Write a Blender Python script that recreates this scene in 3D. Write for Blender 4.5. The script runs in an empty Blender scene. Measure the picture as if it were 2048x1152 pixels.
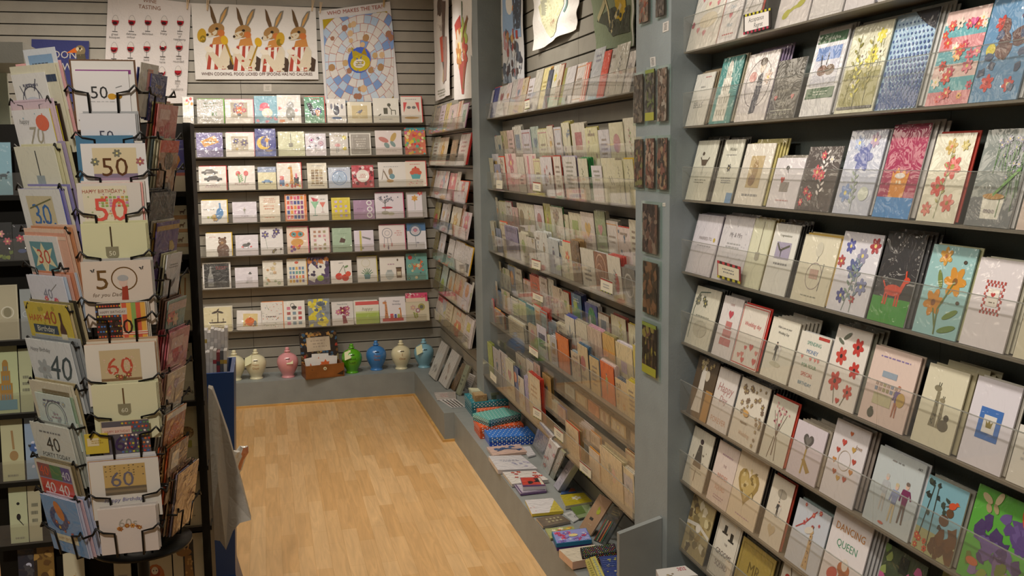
import bpy, math, random
from math import sin, cos, pi, radians
from mathutils import Vector, Matrix

# ------------------------------------------------------------------ camera, world, lights, exposure
S = bpy.context.scene
C = S.collection
W, H, FPX = 2048.0, 1152.0, 1930.93
YAW, PITCH, ROLL, EYE = 0.248063, 0.134560, -0.0138622, 1.70
CF = Vector((sin(YAW)*cos(PITCH), cos(YAW)*cos(PITCH), -sin(PITCH)))
_r = Vector((cos(YAW), -sin(YAW), 0.0))
_u = _r.cross(CF)
CR = _r*cos(ROLL) + _u*sin(ROLL)
CU = -_r*sin(ROLL) + _u*cos(ROLL)
EYEP = Vector((0, 0, EYE))
cam = bpy.data.cameras.new('camera')
cam.sensor_width = 36.0
cam.lens = FPX/W*36.0
cam.clip_start = 0.05
camo = bpy.data.objects.new('camera', cam)
camo.matrix_world = Matrix(((CR.x, CU.x, -CF.x, 0), (CR.y, CU.y, -CF.y, 0), (CR.z, CU.z, -CF.z, EYE), (0, 0, 0, 1)))
C.objects.link(camo)
S.camera = camo

wd = bpy.data.worlds.new('world')
S.world = wd
wd.use_nodes = True
wd.node_tree.nodes['Background'].inputs[0].default_value = (1.0, 0.92, 0.82, 1)
wd.node_tree.nodes['Background'].inputs[1].default_value = 0.06

def area(x, y, z, sx, sy, power, col, rot=(0, 0, 0)):
    l = bpy.data.lights.new('ceiling_light', 'AREA')
    l.shape = 'RECTANGLE'; l.size = sx; l.size_y = sy; l.energy = power; l.color = col
    o = bpy.data.objects.new('ceiling_light', l)
    o.location = (x, y, z); o.rotation_euler = rot
    C.objects.link(o)

def spot(loc, aim, power, col, deg=60, blend=0.8, r=0.05):
    l = bpy.data.lights.new('shop_or_fill_spot', 'SPOT')
    l.energy = power; l.color = col; l.spot_size = radians(deg); l.spot_blend = blend; l.shadow_soft_size = r
    o = bpy.data.objects.new('shop_or_fill_spot', l)
    o.location = loc
    o.rotation_euler = (Vector(aim) - Vector(loc)).to_track_quat('-Z', 'Y').to_euler()
    C.objects.link(o)

WARM = (1.0, 0.87, 0.70)
NEUT = (1.0, 0.93, 0.84)
area(-0.7, 5.0, 2.97, 1.8, 1.8, 38, WARM)
area(-0.6, 2.6, 2.97, 1.6, 1.6, 18, WARM)
area(-0.4, 0.3, 2.97, 1.6, 1.2, 10, WARM)
spot((-0.5, 5.3, 2.95), (-0.5, 7.1, 1.5), 58, NEUT, 80)
spot((0.4, 5.3, 2.95), (0.5, 7.1, 1.5), 58, NEUT, 80)
spot((-1.4, 5.3, 2.95), (-1.5, 7.1, 1.6), 50, NEUT, 75)
spot((0.5, 5.9, 2.95), (1.2, 6.25, 2.1), 42, NEUT, 55)
spot((0.3, 4.2, 2.95), (1.3, 4.4, 1.4), 72, NEUT, 85)
spot((0.75, 4.3, 2.95), (1.33, 4.45, 2.25), 18, NEUT, 40)
spot((0.15, 1.2, 2.95), (1.3, 1.4, 1.5), 50, NEUT, 95)
spot((0.15, 2.3, 2.95), (1.3, 2.3, 1.4), 52, NEUT, 95)
spot((-0.9, 2.6, 2.95), (1.3, 2.2, 1.3), 36, NEUT, 55, r=0.03)  # added small spot, no seen fitting: puts glints on the nearest rack's cellophane
spot((-0.6, 0.7, 2.95), (1.3, 1.5, 1.3), 30, NEUT, 55, r=0.03)  # second added glint spot, aimed at the same rack
spot((-0.55, 0.15, 2.95), (-0.40, 2.25, 1.40), 150, NEUT, 40)  # added fill from above the camera, brightens the spinner's forward-leaning cards
spot((0.1, 4.6, 2.95), (0.1, 4.7, 0), 60, WARM, 75)  # added downlight to lift the floor's brightness, not a seen lamp
S.view_settings.view_transform = 'Standard'
S.view_settings.look = 'None'
S.view_settings.exposure = -0.12
S.view_settings.gamma = 1.0
S.view_settings.use_curve_mapping = False
S.cycles.transparent_max_bounces = 24
S.cycles.max_bounces = 6

# ------------------------------------------------------------------ pixel <-> place (used to measure positions in the shop)
def ray(px, py): return CF + CR*((px-W/2)/FPX) - CU*((py-H/2)/FPX)
def hit(px, py, axis, v):
    d = ray(px, py)
    return EYEP + d*((v - EYEP[axis])/d[axis])
def solve_x(p, d, px):   # point p + t d that shows at column px
    n = CR*FPX - CF*(px-W/2)
    return p + d*(-(p-EYEP).dot(n)/d.dot(n))
def solve_y(p, d, py):
    n = CU*FPX + CF*(py-H/2)
    return p + d*(-(p-EYEP).dot(n)/d.dot(n))

# ------------------------------------------------------------------ colours and materials
def lin(h):
    h = h.lstrip('#')
    if len(h) == 3: h = ''.join(c*2 for c in h)
    o = []
    for i in (0, 2, 4):
        c = int(h[i:i+2], 16)/255.0
        o.append(c/12.92 if c <= 0.04045 else ((c+0.055)/1.055)**2.4)
    return (o[0], o[1], o[2])

def nm(name):
    m = bpy.data.materials.new(name); m.use_nodes = True
    nt = m.node_tree
    return m, nt, nt.nodes['Principled BSDF'], nt.nodes['Material Output']

def colmat(name, rough, coat=0.0, coat_rough=0.08, bump=0.0, bscale=60.0, spec=0.5, metal=0.0, var=0.0, sheen=0.0):
    """pigment comes from the mesh's own colour layer"""
    m, nt, b, out = nm(name)
    a = nt.nodes.new('ShaderNodeAttribute'); a.attribute_name = 'Col'
    b.inputs['Roughness'].default_value = rough
    b.inputs['Coat Weight'].default_value = coat
    b.inputs['Coat Roughness'].default_value = coat_rough
    b.inputs['Specular IOR Level'].default_value = spec
    b.inputs['Metallic'].default_value = metal
    b.inputs['Sheen Weight'].default_value = sheen
    tc = nt.nodes.new('ShaderNodeTexCoord')
    if var:
        n = nt.nodes.new('ShaderNodeTexNoise'); n.inputs['Scale'].default_value = 9.0; n.inputs['Detail'].default_value = 4
        nt.links.new(tc.outputs['Object'], n.inputs['Vector'])
        mx = nt.nodes.new('ShaderNodeMix'); mx.data_type = 'RGBA'; mx.blend_type = 'MULTIPLY'
        mr = nt.nodes.new('ShaderNodeMapRange')
        mr.inputs[1].default_value = 0.3; mr.inputs[2].default_value = 0.7
        mr.inputs[3].default_value = 1.0-var; mr.inputs[4].default_value = 1.0+var*0.4
        nt.links.new(n.outputs['Fac'], mr.inputs[0])
        mx.inputs['Factor'].default_value = 1.0
        nt.links.new(a.outputs['Color'], mx.inputs['A']); nt.links.new(mr.outputs[0], mx.inputs['B'])
        nt.links.new(mx.outputs['Result'], b.inputs['Base Color'])
    else:
        nt.links.new(a.outputs['Color'], b.inputs['Base Color'])
    if bump:
        n = nt.nodes.new('ShaderNodeTexNoise'); n.inputs['Scale'].default_value = bscale; n.inputs['Detail'].default_value = 2
        n.inputs['Distortion'].default_value = 1.5
        nt.links.new(tc.outputs['Object'], n.inputs['Vector'])
        bp = nt.nodes.new('ShaderNodeBump'); bp.inputs['Strength'].default_value = bump; bp.inputs['Distance'].default_value = 0.006
        nt.links.new(n.outputs['Fac'], bp.inputs['Height'])
        if coat: nt.links.new(bp.outputs['Normal'], b.inputs['Coat Normal'])
        else: nt.links.new(bp.outputs['Normal'], b.inputs['Normal'])
    return m

M = {}
M['card'] = colmat('card_in_cellophane', 0.5, coat=1.0, coat_rough=0.06, bump=1.0, bscale=22)
M['paper'] = colmat('matt_paper', 0.75)
M['paint'] = colmat('grey_paint', 0.5, var=0.10, bump=0.12, bscale=90)
M['plastic'] = colmat('plastic', 0.35)
M['black'] = colmat('black_lacquer', 0.55, spec=0.2)
M['glaze'] = colmat('glazed_ceramic', 0.25, coat=0.6, coat_rough=0.1, var=0.06)
M['cloth'] = colmat('tea_towel_linen', 0.9, bump=0.5, bscale=30, sheen=0.15)
M['wood'] = colmat('varnished_wood', 0.4, var=0.3)
M['metal'] = colmat('painted_wire', 0.35, metal=0.2)
M['gold'] = colmat('gold_foil', 0.3, metal=0.9)

def acrylic(name, tint, amount, rough=0.03):
    m, nt, b, out = nm(name)
    nt.nodes.remove(b)
    t = nt.nodes.new('ShaderNodeBsdfTransparent'); t.inputs[0].default_value = (*tint, 1)
    g = nt.nodes.new('ShaderNodeBsdfGlossy'); g.inputs['Roughness'].default_value = rough; g.inputs[0].default_value = (0.95, 0.95, 0.95, 1)
    d = nt.nodes.new('ShaderNodeBsdfDiffuse'); d.inputs[0].default_value = (0.8, 0.78, 0.74, 1)
    lw = nt.nodes.new('ShaderNodeLayerWeight'); lw.inputs[0].default_value = 0.5
    pw = nt.nodes.new('ShaderNodeMath'); pw.operation = 'POWER'; pw.inputs[1].default_value = 4.0
    f = nt.nodes.new('ShaderNodeMath'); f.operation = 'MULTIPLY_ADD'; f.inputs[1].default_value = 0.55; f.inputs[2].default_value = 0.035
    nt.links.new(lw.outputs['Facing'], pw.inputs[0]); nt.links.new(pw.outputs[0], f.inputs[0])
    m1 = nt.nodes.new('ShaderNodeMixShader'); m1.inputs[0].default_value = amount
    m2 = nt.nodes.new('ShaderNodeMixShader')
    nt.links.new(t.outputs[0], m1.inputs[1]); nt.links.new(d.outputs[0], m1.inputs[2])
    nt.links.new(f.outputs[0], m2.inputs[0]); nt.links.new(m1.outputs[0], m2.inputs[1]); nt.links.new(g.outputs[0], m2.inputs[2])
    nt.links.new(m2.outputs[0], out.inputs[0])
    return m
M['acrylic'] = acrylic('clear_acrylic', (0.95, 0.945, 0.93), 0.04)
M['lip_edge'] = acrylic('acrylic_cut_edge', (0.55, 0.58, 0.54), 0.25)
M['sleeve'] = acrylic('clear_sleeve', (0.9, 0.97, 0.94), 0.06)
M['cello'] = acrylic('cellophane', (0.92, 0.92, 0.9), 0.16, 0.12)

def floor_mat():
    m, nt, b, out = nm('beech_strip_laminate')
    L = nt.links.new
    tc = nt.nodes.new('ShaderNodeTexCoord')
    mp = nt.nodes.new('ShaderNodeMapping'); mp.inputs['Rotation'].default_value = (0, 0, radians(90))
    L(tc.outputs['Object'], mp.inputs['Vector'])
    br = nt.nodes.new('ShaderNodeTexBrick')
    br.inputs['Color1'].default_value = (*lin('dfb986'), 1); br.inputs['Color2'].default_value = (*lin('cfa268'), 1)
    br.inputs['Mortar'].default_value = (*lin('bd9158'), 1)
    br.inputs['Scale'].default_value = 1.0; br.inputs['Brick Width'].default_value = 0.42; br.inputs['Row Height'].default_value = 0.068
    br.inputs['Mortar Size'].default_value = 0.0006; br.inputs['Bias'].default_value = -0.1
    br.offset = 0.37; br.offset_frequency = 2
    L(mp.outputs[0], br.inputs['Vector'])
    m2 = nt.nodes.new('ShaderNodeMapping'); m2.inputs['Scale'].default_value = (18, 1.6, 1)
    L(tc.outputs['Object'], m2.inputs['Vector'])
    n = nt.nodes.new('ShaderNodeTexNoise'); n.inputs['Scale'].default_value = 2.2; n.inputs['Detail'].default_value = 7; n.inputs['Distortion'].default_value = 1.2
    L(m2.outputs[0], n.inputs['Vector'])
    mr = nt.nodes.new('ShaderNodeMapRange'); mr.inputs[1].default_value = 0.3; mr.inputs[2].default_value = 0.7; mr.inputs[3].default_value = 0.82; mr.inputs[4].default_value = 1.06
    L(n.outputs['Fac'], mr.inputs[0])
    mx = nt.nodes.new('ShaderNodeMix'); mx.data_type = 'RGBA'; mx.blend_type = 'MULTIPLY'; mx.inputs['Factor'].default_value = 1
    L(br.outputs['Color'], mx.inputs['A']); L(mr.outputs[0], mx.inputs['B'])
    L(mx.outputs['Result'], b.inputs['Base Color'])
    b.inputs['Roughness'].default_value = 0.38
    return m
M['floor'] = floor_mat()

# ------------------------------------------------------------------ mesh builder: every face carries its own pigment
class MB:
    def __init__(s): s.v = []; s.f = []; s.c = []; s.smooth = []
    def face(s, pts, col, sm=False):
        b = len(s.v); s.v.extend(tuple(p) for p in pts); s.f.append(tuple(range(b, b+len(pts)))); s.c.append(col); s.smooth.append(sm)
    def raw(s, verts, faces, col, sm=False):
        b = len(s.v); s.v.extend(tuple(p) for p in verts)
        for f in faces: s.f.append(tuple(i+b for i in f)); s.c.append(col); s.smooth.append(sm)
    def box(s, a, b, col, mat=None):
        x0, y0, z0 = a; x1, y1, z1 = b
        v = [Vector(p) for p in ((x0,y0,z0),(x1,y0,z0),(x1,y1,z0),(x0,y1,z0),(x0,y0,z1),(x1,y0,z1),(x1,y1,z1),(x0,y1,z1))]
        if mat is not None: v = [mat @ p for p in v]
        s.raw(v, [(0,3,2,1),(4,5,6,7),(0,1,5,4),(1,2,6,5),(2,3,7,6),(3,0,4,7)], col)
    def hexa(s, lo, hi, col):   # bottom quad, top quad
        s.raw(list(lo)+list(hi), [(0,3,2,1),(4,5,6,7),(0,1,5,4),(1,2,6,5),(2,3,7,6),(3,0,4,7)], col)
    def lathe(s, prof, col, n=28, o=(0,0,0), sm=True):
        v = []
        for r, z in prof:
            for k in range(n):
                a = 2*pi*k/n
                v.append((o[0]+r*cos(a), o[1]+r*sin(a), o[2]+z))
        f = []
        for i in range(len(prof)-1):
            for k in range(n):
                k2 = (k+1) % n
                f.append((i*n+k, i*n+k2, (i+1)*n+k2, (i+1)*n+k))
        s.raw(v, f, col, sm)
        b = len(s.v)-len(v)
        s.f.append(tuple(b+k for k in reversed(range(n)))); s.c.append(col); s.smooth.append(False)
        s.f.append(tuple(b+(len(prof)-1)*n+k for k in range(n))); s.c.append(col); s.smooth.append(False)
    def tube(s, pts, r, col, n=6):
        pts = [Vector(p) for p in pts]
        v = []; f = []
        ref = Vector((0.31, 0.17, 0.93))
        for i, p in enumerate(pts):
            d = (pts[min(i+1, len(pts)-1)] - pts[max(i-1, 0)]).normalized()
            a = d.cross(ref)
            if a.length < 0.2: a = d.cross(Vector((1, 0, 0)))
            a.normalize(); b = d.cross(a)
            for k in range(n):
                t = 2*pi*k/n
                v.append(p + a*(r*cos(t)) + b*(r*sin(t)))
        for i in range(len(pts)-1):
            for k in range(n):
                k2 = (k+1) % n
                f.append((i*n+k, i*n+k2, (i+1)*n+k2, (i+1)*n+k))
        s.raw(v, f, col, True)
        s.face(v[:n], col); s.face(v[-n:], col)
    def add(s, o, mat):
        b = len(s.v); s.v.extend(tuple(mat @ Vector(p)) for p in o.v)
        s.f.extend(tuple(i+b for i in f) for f in o.f); s.c.extend(o.c); s.smooth.extend(o.smooth)
    def mesh(s, name, mat):
        me = bpy.data.meshes.new(name)
        me.from_pydata(s.v, [], s.f)
        at = me.color_attributes.new('Col', 'FLOAT_COLOR', 'CORNER')
        buf = []
        for f, c in zip(s.f, s.c):
            c = lin(c) if isinstance(c, str) else c
            buf.extend((c[0], c[1], c[2], 1.0)*len(f))
        at.data.foreach_set('color', buf)
        me.polygons.foreach_set('use_smooth', s.smooth)
        me.materials.append(M[mat] if isinstance(mat, str) else mat)
        me.update()
        return me
    def obj(s, name, mat, parent=None, loc=None):
        o = bpy.data.objects.new(name, s.mesh(name, mat)); C.objects.link(o)
        if parent is not None: o.parent = parent
        if loc is not None: o.location = loc
        return o

def tag(o, label, cat, group=None):
    o['label'] = label; o['category'] = cat
    if group: o['group'] = group
    return o
def thing(name, label, cat, loc=(0, 0, 0), rot=(0, 0, 0), group=None):
    o = bpy.data.objects.new(name, None); C.objects.link(o)
    o.empty_display_size = 0.05
    o.location = loc; o.rotation_euler = rot
    return tag(o, label, cat, group)
def struct(name, mb, mat):
    o = mb.obj(name, mat); o['kind'] = 'structure'; return o

# ------------------------------------------------------------------ lettering (built-in font turned into flat faces)
_tc = {}
def text_faces(s):
    if s in _tc: return _tc[s]
    cu = bpy.data.curves.new('lettering', 'FONT'); cu.body = s; cu.resolution_u = 2
    ob = bpy.data.objects.new('lettering', cu)
    me = ob.to_mesh()
    v = [(p.co.x, p.co.y) for p in me.vertices]; f = [tuple(p.vertices) for p in me.polygons]
    ob.to_mesh_clear(); bpy.data.objects.remove(ob); bpy.data.curves.remove(cu)
    if not v: v, f = [(0, 0), (1, 0), (1, 1)], []
    x0 = min(p[0] for p in v); x1 = max(p[0] for p in v)
    v = [(p[0]-x0, p[1]) for p in v]
    _tc[s] = (v, f, x1-x0)
    return _tc[s]

# ------------------------------------------------------------------ printed pictures: coloured faces on a card's front
class Art:
    """x right and y up as fractions of the card; radii are fractions of its width"""
    def __init__(s, w, h, seed=0):
        s.w, s.h, s.L = w, h, 0; s.p = []; s.R = random.Random(seed)
    def poly(s, pts, c):
        s.L += .08
        s.p.append(([(x*s.w, y*s.h) for x, y in pts], c, s.L))
    def polm(s, pts, c): s.p.append((pts, c, s.L))
    def ell(s, cx, cy, rx, ry, c, n=14, rot=0.0):
        X, Y, a, b = cx*s.w, cy*s.h, rx*s.w, ry*s.w
        s.L += .08
        s.polm([(X+a*cos(t)*cos(rot)-b*sin(t)*sin(rot), Y+a*cos(t)*sin(rot)+b*sin(t)*cos(rot)) for t in (2*pi*k/n for k in range(n))], c)
    def rect(s, x0, y0, x1, y1, c): s.poly([(x0, y0), (x1, y0), (x1, y1), (x0, y1)], c)
    def line(s, pts, t, c):
        P = [Vector((x*s.w, y*s.h)) for x, y in pts]; t *= s.w*0.5; s.L += .08
        for a, b in zip(P, P[1:]):
            d = b-a
            if d.length < 1e-6: continue
            n = Vector((-d.y, d.x)).normalized()*t
            s.polm([tuple(a-n), tuple(b-n), tuple(b+n), tuple(a+n)], c)
    def ring(s, cx, cy, r, t, c, n=24):
        X, Y = cx*s.w, cy*s.h; r *= s.w; q = r-t*s.w
        for k in range(n):
            a, b = 2*pi*k/n, 2*pi*(k+1)/n
            s.polm([(X+q*cos(a), Y+q*sin(a)), (X+r*cos(a), Y+r*sin(a)), (X+r*cos(b), Y+r*sin(b)), (X+q*cos(b), Y+q*sin(b))], c)
    def text(s, y, size, c, txt, cx=0.5, maxw=0.88, rot=0.0, shear=0.0):
        v, f, tw = text_faces(txt)
        k = size*s.h
        if tw*k > maxw*s.w: kx = maxw*s.w/tw
        else: kx = k
        k = max(kx, min(k, kx*1.35)) if kx < k else k
        ox, oy = cx*s.w, y*s.h
        for fc in f:
            pts = []
            for i in fc:
                px, py = (v[i][0]-tw/2)*kx + shear*v[i][1]*k, v[i][1]*k
                pts.append((ox+px*cos(rot)-py*sin(rot), oy+px*sin(rot)+py*cos(rot)))
            s.polm(pts, c)
    # ---- named motifs
    def run(s, design):
        for op in design.split(';'):
            op = op.strip()
            if not op: continue
            a = op.split(',')
            s.L += .4
            getattr(s, 'o_'+a[0])(*a[1:])
    def o_R(s, x0, y0, x1, y1, c): s.rect(float(x0), float(y0), float(x1), float(y1), c)
    def o_E(s, x, y, rx, ry, c, rot='0'): s.ell(float(x), float(y), float(rx), float(ry), c, rot=float(rot))
    def o_O(s, x, y, r, t, c): s.ring(float(x), float(y), float(r), float(t), c)
    def o_PL(s, c, *xy): s.poly([(float(xy[i]), float(xy[i+1])) for i in range(0, len(xy), 2)], c)
    def o_LN(s, t, c, *xy): s.line([(float(xy[i]), float(xy[i+1])) for i in range(0, len(xy), 2)], float(t), c)
    def o_B(s, m, t, c):
        m, t = float(m), float(t); my, ty = m*s.w/s.h, t*s.w/s.h
        s.rect(m, my, 1-m, my+ty, c); s.rect(m, 1-my-ty, 1-m, 1-my, c)
        s.rect(m, my+ty, m+t, 1-my-ty, c); s.rect(1-m-t, my+ty, 1-m, 1-my-ty, c)
    def o_T(s, y, size, c, txt, cx='0.5', maxw='0.88', rot='0'): s.text(float(y), float(size), c, txt, float(cx), float(maxw), float(rot))
    def o_TI(s, y, size, c, txt, cx='0.5', maxw='0.88'): s.text(float(y), float(size), c, txt, float(cx), float(maxw), 0, 0.25)
    def o_S(s, y0, y1, c, n='3', x0='.2', x1='.8'):
        y0, y1, n, x0, x1 = float(y0), float(y1), int(n), float(x0), float(x1)
        for i in range(n):
            y = y1 - (y1-y0)*(i+.5)/n; t = (y1-y0)/n*.22
            a, b = x0 + s.R.random()*.1, x1 - s.R.random()*.1
            x = a
            while x < b:
                l = s.R.uniform(.03, .1)
                s.rect(x, y-t, min(x+l, b), y+t, c); x += l+.025
    def flower(s, cx, cy, r, c, cc, n=6):
        a0 = s.R.random()*6
        for k in range(n):
            a = a0 + 2*pi*k/n
            s.ell(cx+cos(a)*r*.55, cy+sin(a)*r*.55*s.w/s.h, r*.5, r*.3, c, 8, a)
        s.ell(cx, cy, r*.25, r*.25, cc, 8)
    def o_F(s, cx, cy, r, c, cc='ed8'): s.flower(float(cx), float(cy), float(r), c, cc)
    def o_FS(s, n, cols, r0='.05', r1='.12', stem='', x0='.08', x1='.92', y0='.1', y1='.92'):
        cols = cols.split('/'); x0, x1, y0, y1 = float(x0), float(x1), float(y0), float(y1)
        for i in range(int(n)):
            x, y = s.R.uniform(x0, x1), s.R.uniform(y0, y1)
            r = s.R.uniform(float(r0), float(r1))
            if stem: s.line([(x, y), (x+s.R.uniform(-.08, .08), max(0.02, y-s.R.uniform(.15, .45)))], .012, stem)
            s.flower(x, y, r, s.R.choice(cols), s.R.choice(('ed8', '543', 'dc6')))
    def o_D(s, n, cols, r, x0='.06', x1='.94', y0='.06', y1='.94'):
        cols = cols.split('/'); r = float(r)
        for i in range(int(n)):
            q = r*s.R.uniform(.7, 1.2)
            s.ell(s.R.uniform(float(x0), float(x1)), s.R.uniform(float(y0), float(y1)), q, q, s.R.choice(cols), 9)
    def o_BLOB(s, n, cols, r, x0='.1', x1='.9', y0='.1', y1='.9'):
        cols = cols.split('/'); r = float(r)
        for i in range(int(n)):
            x, y = s.R.uniform(float(x0), float(x1)), s.R.uniform(float(y0), float(y1))
            m = 9; a0 = s.R.random()*6
            s.poly([(x+cos(a0+2*pi*k/m)*q, y+sin(a0+2*pi*k/m)*q*s.w/s.h) for k, q in ((k, r*s.R.uniform(.45, 1.2)) for k in range(m))], s.R.choice(cols))
    def o_G(s, nx, ny, cols, fill='.6', x0='.1', x1='.9', y0='.1', y1='.9'):
        cols = cols.split('/'); nx, ny, fill = int(nx), int(ny), float(fill); x0, x1, y0, y1 = float(x0), float(x1), float(y0), float(y1)
        dx, dy = (x1-x0)/nx, (y1-y0)/ny
        for i in range(nx):
            for j in range(ny):
                x, y = x0+dx*(i+.5), y0+dy*(j+.5)
                s.rect(x-dx*fill/2, y-dy*fill/2, x+dx*fill/2, y+dy*fill/2, s.R.choice(cols))
    def o_GD(s, nx, ny, cols, fill='.6', x0='.04', x1='.96', y0='.04', y1='.96'):
        cols = cols.split('/'); nx, ny = int(nx), int(ny); x0, x1, y0, y1 = float(x0), float(x1), float(y0), float(y1)
        dx, dy = (x1-x0)/nx, (y1-y0)/ny
        for i in range(nx):
            for j in range(ny):
                s.ell(x0+dx*(i+.5+.5*(j % 2)-.25), y0+dy*(j+.5), dx*float(fill)/2, dx*float(fill)/2, s.R.choice(cols), 8)
    def o_VS(s, n, cols, x0='0', x1='1', y0='0', y1='1'):
        cols = cols.split('/'); n = int(n); x0, x1 = float(x0), float(x1); d = (x1-x0)/n
        for i in range(n): s.rect(x0+d*i, float(y0), x0+d*(i+1), float(y1), cols[i % len(cols)])
    def o_HS(s, n, cols, y0='0', y1='1', x0='0', x1='1'):
        cols = cols.split('/'); n = int(n); y0, y1 = float(y0), float(y1); d = (y1-y0)/n
        for i in range(n): s.rect(float(x0), y0+d*i, float(x1), y0+d*(i+1), cols[i % len(cols)])
    def o_CH(s, x0, y0, x1, y1, c, n='7'):   # gingham square frame
        x0, y0, x1, y1, n = float(x0), float(y0), float(x1), float(y1), int(n)
        for i in range(n):
            for j in range(n):
                if (1 < i < n-2 and 1 < j < n-2): continue
                if (i+j) % 2 == 0: s.rect(x0+(x1-x0)*i/n, y0+(y1-y0)*j/n, x0+(x1-x0)*(i+1)/n, y0+(y1-y0)*(j+1)/n, c)
    def o_HT(s, cx, cy, r, c):
        cx, cy, r = float(cx), float(cy), float(r); pts = []
        for k in range(22):
            t = 2*pi*k/22
            pts.append((cx+r*(16*sin(t)**3)/16, cy+r*(13*cos(t)-5*cos(2*t)-2*cos(3*t)-cos(4*t))/16*s.w/s.h))
        s.poly(pts, c)
    def o_HTS(s, n, cols, r, x0='.1', x1='.9', y0='.1', y1='.9'):
        for i in range(int(n)): s.o_HT(s.R.uniform(float(x0), float(x1)), s.R.uniform(float(y0), float(y1)), float(r)*s.R.uniform(.7, 1.2), s.R.choice(cols.split('/')))
    def o_P(s, cx, cy, h, c, c2='333', skin='dba'):   # standing person, feet at cy
        cx, cy, h = float(cx), float(cy), float(h); k = h*s.h/s.w
        s.poly([(cx-.09*k, cy), (cx-.04*k, cy), (cx, cy+.45*h), (cx+.05*k, cy), (cx+.1*k, cy), (cx+.08*k, cy+.5*h), (cx-.08*k, cy+.5*h)], c2)
        s.poly([(cx-.08*k, cy+.45*h), (cx+.08*k, cy+.45*h), (cx+.12*k, cy+.8*h), (cx-.12*k, cy+.8*h)], c)
        s.line([(cx-.11*k, cy+.78*h), (cx-.17*k, cy+.5*h)], .05*k, c); s.line([(cx+.11*k, cy+.78*h), (cx+.2*k, cy+.6*h)], .05*k, c)
        s.ell(cx, cy+.89*h, .065*k, .08*k, skin, 10); s.ell(cx, cy+.94*h, .07*k, .05*k, c2, 10)
    def o_Q(s, cx, cy, w, c, ear='0'):   # four-legged animal, feet at cy
        cx, cy, w = float(cx), float(cy), float(w); r = s.w/s.h
        for dx in (-.3, -.2, .18, .28): s.line([(cx+dx*w, cy+.35*w*r), (cx+dx*w*1.05, cy)], .07*w, c)
        s.ell(cx, cy+.42*w*r, .38*w, .16*w, c)
        s.line([(cx+.3*w, cy+.45*w*r), (cx+.42*w, cy+.72*w*r)], .14*w, c)
        s.ell(cx+.48*w, cy+.75*w*r, .13*w, .09*w, c, 10)
        s.line([(cx-.36*w, cy+.48*w*r), (cx-.5*w, cy+.65*w*r)], .05*w, c)
        if ear != '0': s.line([(cx+.42*w, cy+.8*w*r), (cx+.38*w, cy+1.0*w*r)], .06*w, c)
    def o_GI(s, cx, cy, h, c, c2='853'):   # long-necked spotted animal
        cx, cy, h = float(cx), float(cy), float(h); k = h*s.h/s.w
        s.poly([(cx-.1*k, cy), (cx+.12*k, cy), (cx+.08*k, cy+.35*h), (cx+.05*k, cy+.8*h), (cx-.05*k, cy+.8*h), (cx-.06*k, cy+.3*h)], c)
        s.ell(cx-.06*k, cy+.86*h, .12*k, .07*k, c, 10)
        s.line([(cx, cy+.9*h), (cx+.02*k, cy+h)], .02*k, c2); s.line([(cx-.05*k, cy+.9*h), (cx-.05*k, cy+h)], .02*k, c2)
        for i in range(14): s.ell(cx+s.R.uniform(-.05, .06)*k, cy+s.R.uniform(.05, .75)*h, .018*k, .022*k, c2, 6)
    def o_K(s, cx, cy, w, c, c2='333'):   # bird
        cx, cy, w = float(cx), float(cy), float(w); r = s.w/s.h
        s.ell(cx, cy, .32*w, .2*w, c, 12, .3); s.ell(cx+.3*w, cy+.2*w*r, .13*w, .12*w, c, 10)
        s.poly([(cx+.4*w, cy+.22*w*r), (cx+.55*w, cy+.18*w*r), (cx+.4*w, cy+.14*w*r)], 'd92')
        s.poly([(cx-.25*w, cy-.02*w*r), (cx-.6*w, cy-.2*w*r), (cx-.25*w, cy-.14*w*r)], c2)
        s.line([(cx, cy-.18*w*r), (cx, cy-.4*w*r)], .03*w, c2); s.line([(cx+.08*w, cy-.18*w*r), (cx+.08*w, cy-.4*w*r)], .03*w, c2)
    def o_TE(s, cx, cy, h, c, cols):   # tree
        cx, cy, h = float(cx), float(cy), float(h)
        s.line([(cx, cy), (cx+.01, cy+h*.6)], .03, c)
        for d in (-.25, -.12, .12, .25): s.line([(cx, cy+h*.35), (cx+d, cy+h*.8)], .014, c)
        for i in range(22): s.ell(cx+s.R.gauss(0, .15), cy+h*.75+s.R.gauss(0, .1)*h, .035, .025, s.R.choice(cols.split('/')), 7, s.R.random()*3)
    def o_SP(s, x, y, h, c, cols, n='9'):   # stem with leaves or buds
        x, y, h = float(x), float(y), float(h); tx = x+s.R.uniform(-.12, .12)
        s.line([(x, y), ((x+tx)/2+.03, y+h*.5), (tx, y+h)], .012, c)
        for i in range(int(n)):
            t = .25+.75*i/int(n); sd = 1 if i % 2 else -1
            s.ell(x+(tx-x)*t+sd*.05, y+h*t, .055, .025, s.R.choice(cols.split('/')), 8, sd*.7)
    def o_BT(s, cx, cy, h, c, c2='eee'):
        cx, cy, h = float(cx), float(cy), float(h); k = h*s.h/s.w
        s.poly([(cx-.13*k, cy), (cx+.13*k, cy), (cx+.13*k, cy+.5*h), (cx+.045*k, cy+.7*h), (cx+.045*k, cy+h), (cx-.045*k, cy+h), (cx-.045*k, cy+.7*h), (cx-.13*k, cy+.5*h)], c)
        s.rect(cx-.13*k, cy+.15*h, cx+.13*k, cy+.38*h, c2)
    def o_GL(s, cx, cy, h, c, c2='888'):   # stemmed glass
        cx, cy, h = float(cx), float(cy), float(h); k = h*s.h/s.w
        s.poly([(cx-.28*k, cy+h), (cx+.28*k, cy+h), (cx, cy+.45*h)], c)
        s.line([(cx, cy+.5*h), (cx, cy+.05*h)], .04*k, c2); s.rect(cx-.16*k, cy, cx+.16*k, cy+.05*h, c2)
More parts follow.
